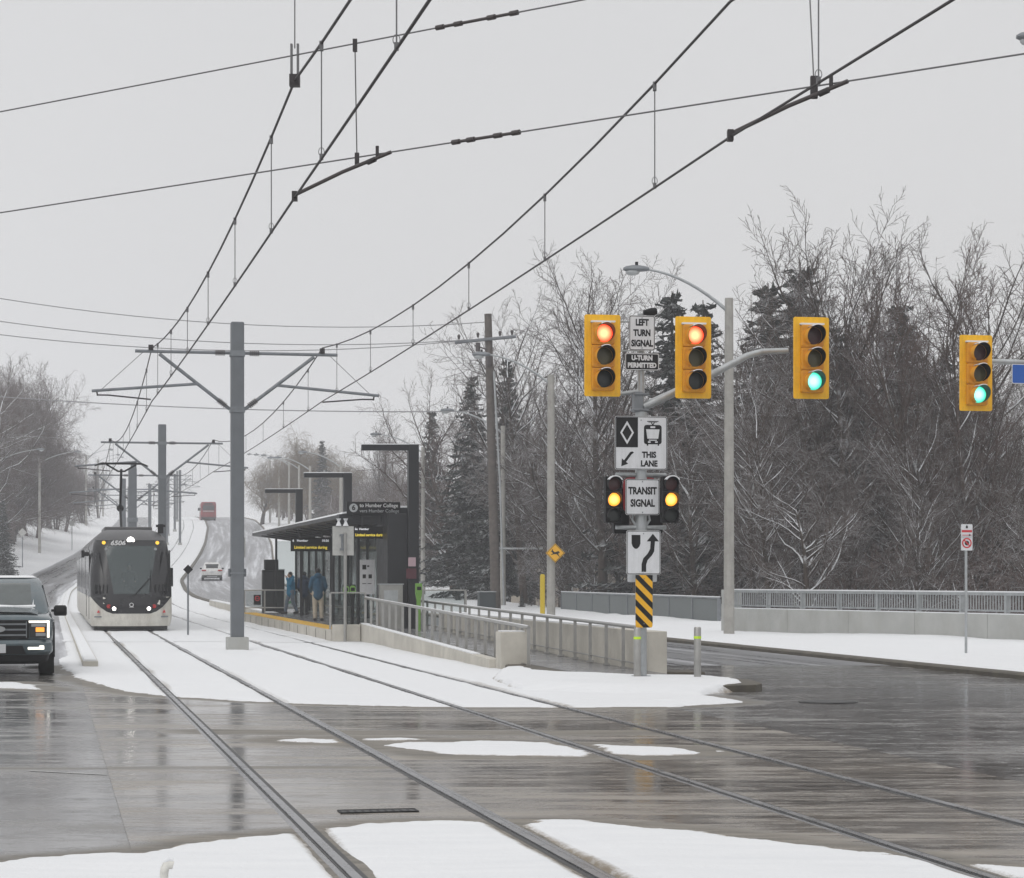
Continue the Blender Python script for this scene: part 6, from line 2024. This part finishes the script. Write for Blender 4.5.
def grow(rnd, p, d, length, r, level, out, P_):
    """one limb, then its children"""
    n = P_['n'][level]; st = length / n
    pts = [p]; rads = [r]; dirs = [d]
    for i in range(n):
        w = P_['wob'][level]
        d = (d + Vector((rnd.gauss(0, w), rnd.gauss(0, w), rnd.gauss(0, w) + P_['up'][level]))).normalized()
        p = p + d * st
        pts.append(p); rads.append(max(P_['rmin'], r * (1 - .80 * (i + 1) / n))); dirs.append(d)
    sides = 7 if level == 0 else (4 if level == 1 else 3)
    for i in range(n): out[0 if level == 0 else 1].append((tuple(pts[i]), tuple(pts[i + 1]), rads[i], rads[i + 1], sides))
    if level + 1 >= len(P_['n']): return
    cnt = P_['kids'][level]
    for c in range(cnt):
        u = P_['from'][level] + (1 - P_['from'][level]) * (c + rnd.random()) / cnt
        x = u * n; i = min(int(x), n - 1); fr = x - i
        q = pts[i].lerp(pts[i + 1], fr); dd = dirs[i + 1]; rr = rads[i] + (rads[i + 1] - rads[i]) * fr
        az = rnd.uniform(0, 2 * math.pi)
        perp = dd.cross(Vector((math.cos(az), math.sin(az), .3)))
        if perp.length < .05: perp = dd.cross(Vector((1, 0, 0)))
        perp.normalize()
        ang = R(rnd.uniform(*P_['ang'][level]))
        nd = (dd * math.cos(ang) + perp * math.sin(ang)).normalized()
        ln = length * P_['len'][level] * rnd.uniform(.65, 1.15) * (1 - P_['tap'][level] * u)
        grow(rnd, q, nd, ln, max(P_['rmin'], min(rr * .72, ln * P_['rr'])), level + 1, out, P_)


def tree_parts(seed, P_, m, ntrunk=1):
    rnd = random.Random(seed); out = [[], []]
    for k in range(ntrunk):
        a = rnd.uniform(0, 6.28)
        lean = P_.get('lean', .04) if ntrunk == 1 else P_.get('lean', .25)
        d = Vector((math.cos(a) * lean, math.sin(a) * lean, 1)).normalized()
        grow(rnd, Vector((.25 * k * math.cos(a), .25 * k * math.sin(a), -.5)), d, P_['h'] * rnd.uniform(.85, 1), P_['r'] * (1 if ntrunk == 1 else .7), 0, out, P_)
    return seg_mesh('trunk', out[0], m), seg_mesh('crown', out[1], m, M['twig'] if m.name == 'bark_snowy' else M['twig_red'])


TALL = dict(h=11.5, r=.20, n=(11, 7, 5, 3), kids=(38, 14, 8, 0), wob=(.028, .11, .14, .18), up=(.02, .07, .035, .01), rmin=.0062,
            ang=((30, 58), (28, 58), (25, 60)), len=(.44, .36, .40), tap=(.08, .4, .3), rr=.015, **{'from': (.20, .15, .12)})
BROAD = dict(h=9.0, r=.24, n=(10, 8, 6, 3), kids=(26, 15, 9, 0), wob=(.06, .14, .16, .2), up=(.02, .04, .01, .0), rmin=.0062,
             ang=((38, 68), (28, 62), (25, 65)), len=(.70, .38, .38), tap=(.12, .35, .3), rr=.017, **{'from': (.20, .12, .12)})
VASE = dict(h=12, r=.17, n=(12, 7, 5, 3), kids=(32, 11, 8, 0), wob=(.04, .10, .13, .16), up=(.02, .06, .05, .02), rmin=.0062,
            ang=((22, 42), (22, 48), (20, 50)), len=(.33, .38, .40), tap=(.15, .35, .3), rr=.014, **{'from': (.25, .15, .15)}, lean=.22)
BRUSH = dict(h=5.5, r=.06, n=(8, 6, 5, 2), kids=(13, 8, 5, 0), wob=(.12, .16, .18, .2), up=(.0, -.015, -.01, .0), rmin=.007,
             ang=((40, 85), (30, 75), (25, 70)), len=(.65, .5, .45), tap=(.4, .3, .3), rr=.012, **{'from': (.08, .1, .1)}, lean=.35)
PROTO = {}
for i, (nm, P_, m, nt_) in enumerate([('tall', TALL, M['bark'], 1), ('tall', TALL, M['bark'], 1), ('broad', BROAD, M['bark'], 1), ('broad', BROAD, M['bark_brown'], 1), ('vase', VASE, M['bark'], 3), ('vase', VASE, M['bark_brown'], 4),
                                      ('brush', BRUSH, M['bark_brown'], 6), ('brush', BRUSH, M['bark'], 6), ('frost', BROAD, M['bark_pale'], 2)]):
    tr, cr = tree_parts(100 + i * 7, P_, m, nt_)
    zz = np.empty(len(cr.vertices) * 3, np.float32); cr.vertices.foreach_get('co', zz)
    PROTO.setdefault(nm, []).append((tr, cr, float(np.percentile(zz[2::3], 99.7))))


def spruce_parts(seed, h, w, thin=1.0):
    rnd = random.Random(seed); segs = [[], []]; b = []
    segs[0].append(((0, 0, -.5), (0, 0, h * .5), .20, .12, 8)); segs[0].append(((0, 0, h * .5), (0, 0, h), .12, .012, 8))
    cos = []; quads = []
    z = h * .07
    while z < h * .985:
        u = z / h; rad = w * (1 - u) ** .9 * rnd.uniform(.8, 1.1) + .04
        nb = max(5, int(11 * thin * (1 - u * .35)))
        for k in range(nb):
            az = 2 * math.pi * (k + rnd.random()) / nb
            rr = rad * rnd.uniform(.60, 1.18); dz = -rr * rnd.uniform(.12, .34)
            e = Vector((math.cos(az) * rr, math.sin(az) * rr, z + dz)); o = Vector((0, 0, z + rnd.uniform(-.14, .14)))
            e.z += rnd.uniform(-.2, .2); tip = e + Vector((math.cos(az) * .1, math.sin(az) * .1, rr * .09))
            segs[1].append((tuple(o), tuple(e), .022, .010, 3)); segs[1].append((tuple(e), tuple(tip), .010, .005, 3))
            m = max(6, int(rr * 15))
            sd = Vector((-math.sin(az), math.cos(az), 0)); dr = (e - o).normalized()
            for q in range(m):
                f = (q + rnd.random()) / m
                if f < .05: continue
                c = o.lerp(tip, f)
                for s in (-1, 1):
                    ln = (.16 + .30 * (1 - f) * min(1, rr / 1.2)) * rnd.uniform(.7, 1.25)
                    v = (sd * s * rnd.uniform(.6, 1) + dr * .7 + Vector((0, 0, -.28 + rnd.gauss(0, .14)))).normalized() * ln
                    wv = (dr * .075 + Vector((0, 0, rnd.gauss(0, .05)))) * rnd.uniform(.7, 1.4)
                    i0 = len(cos); cos += [tuple(c - wv), tuple(c + v * .55 - wv * 1.2), tuple(c + v), tuple(c + v * .55 + wv * 1.2), ]
                    quads.append((i0, i0 + 1, i0 + 2, i0 + 3))
        z += rnd.uniform(.20, .34) * (h / 11) ** .5
    tr = seg_mesh('trunk', segs[0], M['bark'])
    br = seg_mesh('crown', segs[1], M['bark'])
    nv = len(br.vertices)
    bco = np.empty(nv * 3, np.float32); br.vertices.foreach_get('co', bco)
    bl = np.empty(len(br.loops), np.int32); br.loops.foreach_get('vertex_index', bl)
    me = bpy.data.meshes.new('crown')
    co = np.concatenate([bco.reshape(-1, 3), np.array(cos, np.float32)]); q = np.concatenate([bl.reshape(-1, 4), np.array(quads, np.int32) + nv])
    me.vertices.add(len(co)); me.vertices.foreach_set('co', co.reshape(-1)); me.loops.add(q.size); me.loops.foreach_set('vertex_index', q.reshape(-1).astype(np.int32))
    me.polygons.add(len(q)); me.polygons.foreach_set('loop_start', (np.arange(len(q)) * 4).astype(np.int32))
    mi = np.zeros(len(q), np.int32); mi[len(bl) // 4:] = 1; me.polygons.foreach_set('material_index', mi)
    me.update(calc_edges=True); me.materials.append(M['bark']); me.materials.append(M['needles'])
    bpy.data.meshes.remove(br)
    return tr, me, h


PROTO['spruce'] = [spruce_parts(5, 12, 2.7), spruce_parts(6, 12, 2.1), spruce_parts(8, 12, 3.2, .8)]


def willow_parts(seed):
    rnd = random.Random(seed); out = [[], []]
    W_ = dict(h=7, r=.4, n=(7, 8, 6, 5), kids=(24, 15, 12, 0), wob=(.06, .12, .15, .12), up=(.02, .05, -.02, -.28), rmin=.010,
              ang=((30, 70), (25, 60), (30, 70)), len=(.95, .45, .75), tap=(.2, .2, .2), rr=.02, **{'from': (.3, .25, .2)})
    grow(rnd, Vector((0, 0, -.5)), Vector((0, 0, 1)), 7, .4, 0, out, W_)
    return seg_mesh('trunk', out[0], M['bark']), seg_mesh('crown', out[1], M['willow']), 12.0


PROTO['willow'] = [willow_parts(3)]
TREES = 0


def plant(kind, i, X, Y, h, label, cat='tree', group=None, name=None, z=None, sxy=None, wf=1.0):
    global TREES
    TREES += 1
    tr, cr, h0 = PROTO[kind][i % len(PROTO[kind])]
    s = h / h0
    t = thing(name or {'spruce': 'spruce_tree', 'brush': 'bare_shrub', 'willow': 'willow_tree'}.get(kind, 'bare_tree'), label, cat, (X, Y, ground_at(X, Y) - .1 if z is None else z), rng.uniform(0, 6.28), group)
    sx = s * wf if sxy is None else sxy
    t.scale = (sx, sx, s)
    for me in (tr, cr):
        o = bpy.data.objects.new(me.name, me); COL.objects.link(o); o.parent = t
    return t


def plant_px(kind, i, xp, ytop, Z, label, sxy=None, **kw):
    X = (xp - CX) / F * Z; zt = H + (HY - ytop) / F * Z; g_ = ground_at(X, Z) - .1
    return plant(kind, i, X, Z, (zt - g_) * 1.0, label, z=g_, sxy=sxy, **kw)


WOOD = 'bare trees of the wood behind the bridge parapet'
# trees that stand out in the right-hand wood
for a in [
    ('tall', 0, 848, 214, 96, 'tall bare tree with a wide crown above the green signal of the mast arm'),
    ('vase', 0, 795, 228, 99, 'bare many-stemmed tree rising left of the green mast-arm signal'),
    ('broad', 0, 905, 258, 100, 'bare twisting tree between the two green signals'),
    ('vase', 1, 978, 232, 93, 'bare upright tree above the rightmost signal'),
    ('tall', 1, 1012, 222, 104, 'bare tree with fine upright twigs at the right picture edge'),
    ('tall', 0, 603, 248, 112, 'thin bare tree rising behind the leftmost red signal'),
    ('tall', 1, 640, 262, 118, 'thin bare tree rising behind the LEFT TURN SIGNAL sign'),
    ('tall', 1, 525, 298, 132, 'sparse bare tree between the wooden pole and the left red signal'),
    ('broad', 1, 455, 368, 150, 'rounded bare tree left of the wooden utility pole')]:
    plant_px(*a[:5], a[5])
for i, (xp, yt, Z, k, w, lab) in enumerate([
    (672, 291, 113, 0, None, 'dark spruce behind the second red signal'), (703, 300, 110, 1, None, 'slim dark spruce left of the nearest street lamp'),
    (800, 262, 112, 2, None, 'broad dark spruce behind the green mast-arm signal'), (768, 283, 108, 0, None, 'dark spruce right of the nearest street lamp'),
    (900, 302, 110, 1, None, 'slim dark spruce between the two green signals'), (845, 330, 100, 1, None, 'lower dark spruce right of the green mast-arm signal'),
    (945, 350, 108, 0, None, 'low dark spruce left of the rightmost signal'),
    (432, 410, 172, 1, None, 'pointed grey spruce right of the tallest black frame'), (472, 372, 142, 2, None, 'ragged dark pine left of the wooden utility pole'),
    (507, 358, 138, 0, None, 'dark pine right of the wooden utility pole'),
    (322, 440, 285, 1, None, 'grey spruce in front of the round willow up the road'), (3, 500, 196, 0, None, 'dark little spruce at the left picture edge'),
    (530, 586, 124, 1, None, 'small snowy spruce beside the yellow marker post'), (522, 590, 118, 0, None, 'small snowy spruce right of the utility box'), (458, 575, 135, 1, None, 'small spruce on the snow left of the wooden pole')]):
    plant_px('spruce', k, xp, yt, Z, lab, wf=1.6 if xp in (800, 768) else 1.3 if xp in (703, 900, 672) else 1.0)
plant_px('willow', 0, 296, 427, 305, 'big round brownish willow beyond the shelter roof', sxy=1.2)
plant_px('willow', 0, 262, 455, 340, 'smaller hazy willow left of the big round one', sxy=1.0)
plant_px('willow', 0, 340, 452, 330, 'smaller hazy willow right of the big round one', sxy=1.0)
plant_px('broad', 0, 585, 395, 128, 'bare bushy tree seen just right of the deer sign')
plant_px('broad', 1, 598, 450, 122, 'lower bare tree behind the grey barrier, right of the deer sign')
plant_px('tall', 0, 532, 352, 143, 'bare tree between the wooden pole and the second street lamp')
plant_px('brush', 1, 592, 520, 118, 'snowy thicket behind the grey barrier just left of the signal pole', cat='shrub')
plant_px('vase', 0, 384, 420, 262, 'bare leaning tree behind the tallest black frame')

# the rest of the wood, row behind row
rnd = random.Random(4)
n = 0
for Z, step, h0 in ((84, 3.4, 9.5), (90, 3.8, 11.5), (97, 3.3, 12.5), (105, 3.3, 13), (114, 3.4, 13.5), (124, 3.6, 14), (136, 4.0, 15), (150, 4.6, 15), (168, 5.6, 16)):
    x = (560 - CX) / F * Z if Z < 100 else (498 - CX) / F * Z
    if Z >= 120: x = (428 - CX) / F * Z
    if Z >= 165: x = (408 - CX) / F * Z
    while x < (1075 - CX) / F * Z:
        X = x + rnd.uniform(-1.2, 1.2); Y = Z + rnd.uniform(-3, 3); x += step * rnd.uniform(.75, 1.25)
        L = float(toL(X, Y))
        if L < 28.5: continue
        xp = CX + X / Y * F
        lim = 262 if xp > 740 else (335 if xp > 570 else 375)
        if 565 < xp < 740: lim = 338
        hmax = H + (HY - lim - rnd.uniform(0, 55)) / F * Y - ground_at(X, Y)
        h = min(h0 * rnd.uniform(.75, 1.2), hmax)
        if h < 4: continue
        kind = rnd.choice(['tall', 'broad', 'tall', 'vase', 'broad'])
        plant(kind, rnd.randrange(4), X, Y, h, 'bare snow-dusted tree among many in the wood behind the bridge parapet', group=WOOD)
        n += 1
# shrubs at the foot of the wood
for Z, step in ((80, 2.6), (86, 2.6), (94, 3.0), (103, 3.4), (118, 4.0), (135, 4.6)):
    x = (440 - CX) / F * Z
    while x < (1070 - CX) / F * Z:
        X = x + rnd.uniform(-.8, .8); Y = Z + rnd.uniform(-2.5, 2.5); x += step * rnd.uniform(.7, 1.3)
        if float(toL(X, Y)) < 32: continue
        plant('brush', rnd.randrange(2), X, Y, rnd.uniform(3.6, 6.4), 'tangled snowy shrub in the undergrowth behind the bridge parapet', 'shrub', 'snowy shrubs at the foot of the wood')
# slope beyond the shelter: scrub and small trees
for i in range(70):
    Z = rnd.uniform(190, 330); xp = rnd.uniform(318, 432)
    X = (xp - CX) / F * Z
    if float(toL(X, Z)) < 26: continue
    plant(rnd.choice(['brush', 'brush', 'frost', 'broad']), rnd.randrange(3), X, Z, rnd.uniform(4.5, 9), 'hazy bare scrub tree on the slope beyond the shelter', group='hazy scrub on the slope beyond the shelter')
for i in range(26):
    Z = rnd.uniform(320, 430); xp = rnd.uniform(236, 330)
    X = (xp - CX) / F * Z
    if float(toL(X, Z)) < 22: continue
    plant(rnd.choice(['tall', 'frost']), rnd.randrange(3), X, Z, rnd.uniform(8, 13), 'faint bare tree beside the hazy crest of the road', group='faint trees at the road crest')
# left side
for i, (xp, yt, Z, k, lab) in enumerate([(-34, 352, 205, 'broad', 'tall bare tree at the left picture edge'), (14, 392, 258, 'tall', 'bare tree standing second from the left edge')]):
    plant_px(k, i, xp, yt, Z, lab)
LEFT = 'frosted reddish trees on the left bank'
m_ = 0
for Z, n_ in ((215, 4), (232, 6), (254, 9), (272, 11), (300, 12), (335, 12), (375, 11), (405, 8)):
    for j in range(n_):
        xp = rnd.uniform(-45, np.interp(Z, [210, 232, 250, 272, 300, 335, 375], [-14, 4, 34, 62, 84, 98, 108]))
        X = (xp - CX) / F * Z; L = float(toL(X, Z))
        Lm = float(np.interp(Z, [210, 260, 300, 375], [-14, -12, -10, -8.5]))
        if L > Lm: X -= (L - Lm) if L < 0 else 0
        if float(toL(X, Z)) > Lm + .5: continue
        xp = CX + X / Z * F
        yt = np.interp(xp, [-40, 0, 30, 60, 100], [352, 366, 396, 428, 466]) + rnd.uniform(-6, 54)
        zt = H + (HY - yt) / F * Z; h = zt - ground_at(X, Z)
        if h < 5: continue
        plant(rnd.choice(['frost', 'broad', 'frost', 'vase']), 1 + rnd.randrange(2) if False else rnd.randrange(2), X, Z, h, 'frosted reddish brown tree among many on the left bank', group=LEFT)
        m_ += 1
for i in range(22):
    Z = rnd.uniform(205, 330); X = float(TX(rnd.uniform(-24, -13), Z))
    xp = CX + X / Z * F
    if xp < -30: continue
    plant('brush', rnd.randrange(2), X, Z, rnd.uniform(2.5, 6), 'low frosted shrub at the foot of the left trees', 'shrub', 'low shrubs under the left trees')
print('TREES', TREES, n, m_)

# ------------------------------------------------------------------ haze: the grey winter air
b = MB(); b.span((-300, -30, -9.5), (360, 725, 62))
hz_o = b.build('haze', [], None)
hm = bpy.data.materials.new('winter_haze'); hm.use_nodes = True
t_ = hm.node_tree; t_.nodes.clear()
o_ = t_.nodes.new('ShaderNodeOutputMaterial'); v_ = t_.nodes.new('ShaderNodeVolumePrincipled')
v_.inputs['Color'].default_value = (.96, .97, 1, 1); v_.inputs['Density'].default_value = .00085; v_.inputs['Anisotropy'].default_value = 0.0
t_.links.new(v_.outputs[0], o_.inputs['Volume'])
hz_o.data.materials.append(hm)
struct(hz_o, 'stuff')

# things modelled in street coordinates get their origin at their own base
bpy.context.view_layer.update()
for o in list(bpy.data.objects):
    if o.type == 'EMPTY' and o.get('category') and o.location.length < 1e-6 and o.children:
        ms = [c for c in o.children_recursive if c.type == 'MESH']
        co = [c.matrix_world @ Vector(k) for c in ms for k in c.bound_box]
        O = Vector(((min(v.x for v in co) + max(v.x for v in co)) / 2, (min(v.y for v in co) + max(v.y for v in co)) / 2, min(v.z for v in co)))
        for c in o.children: c.location = c.location - O
        o.location = O
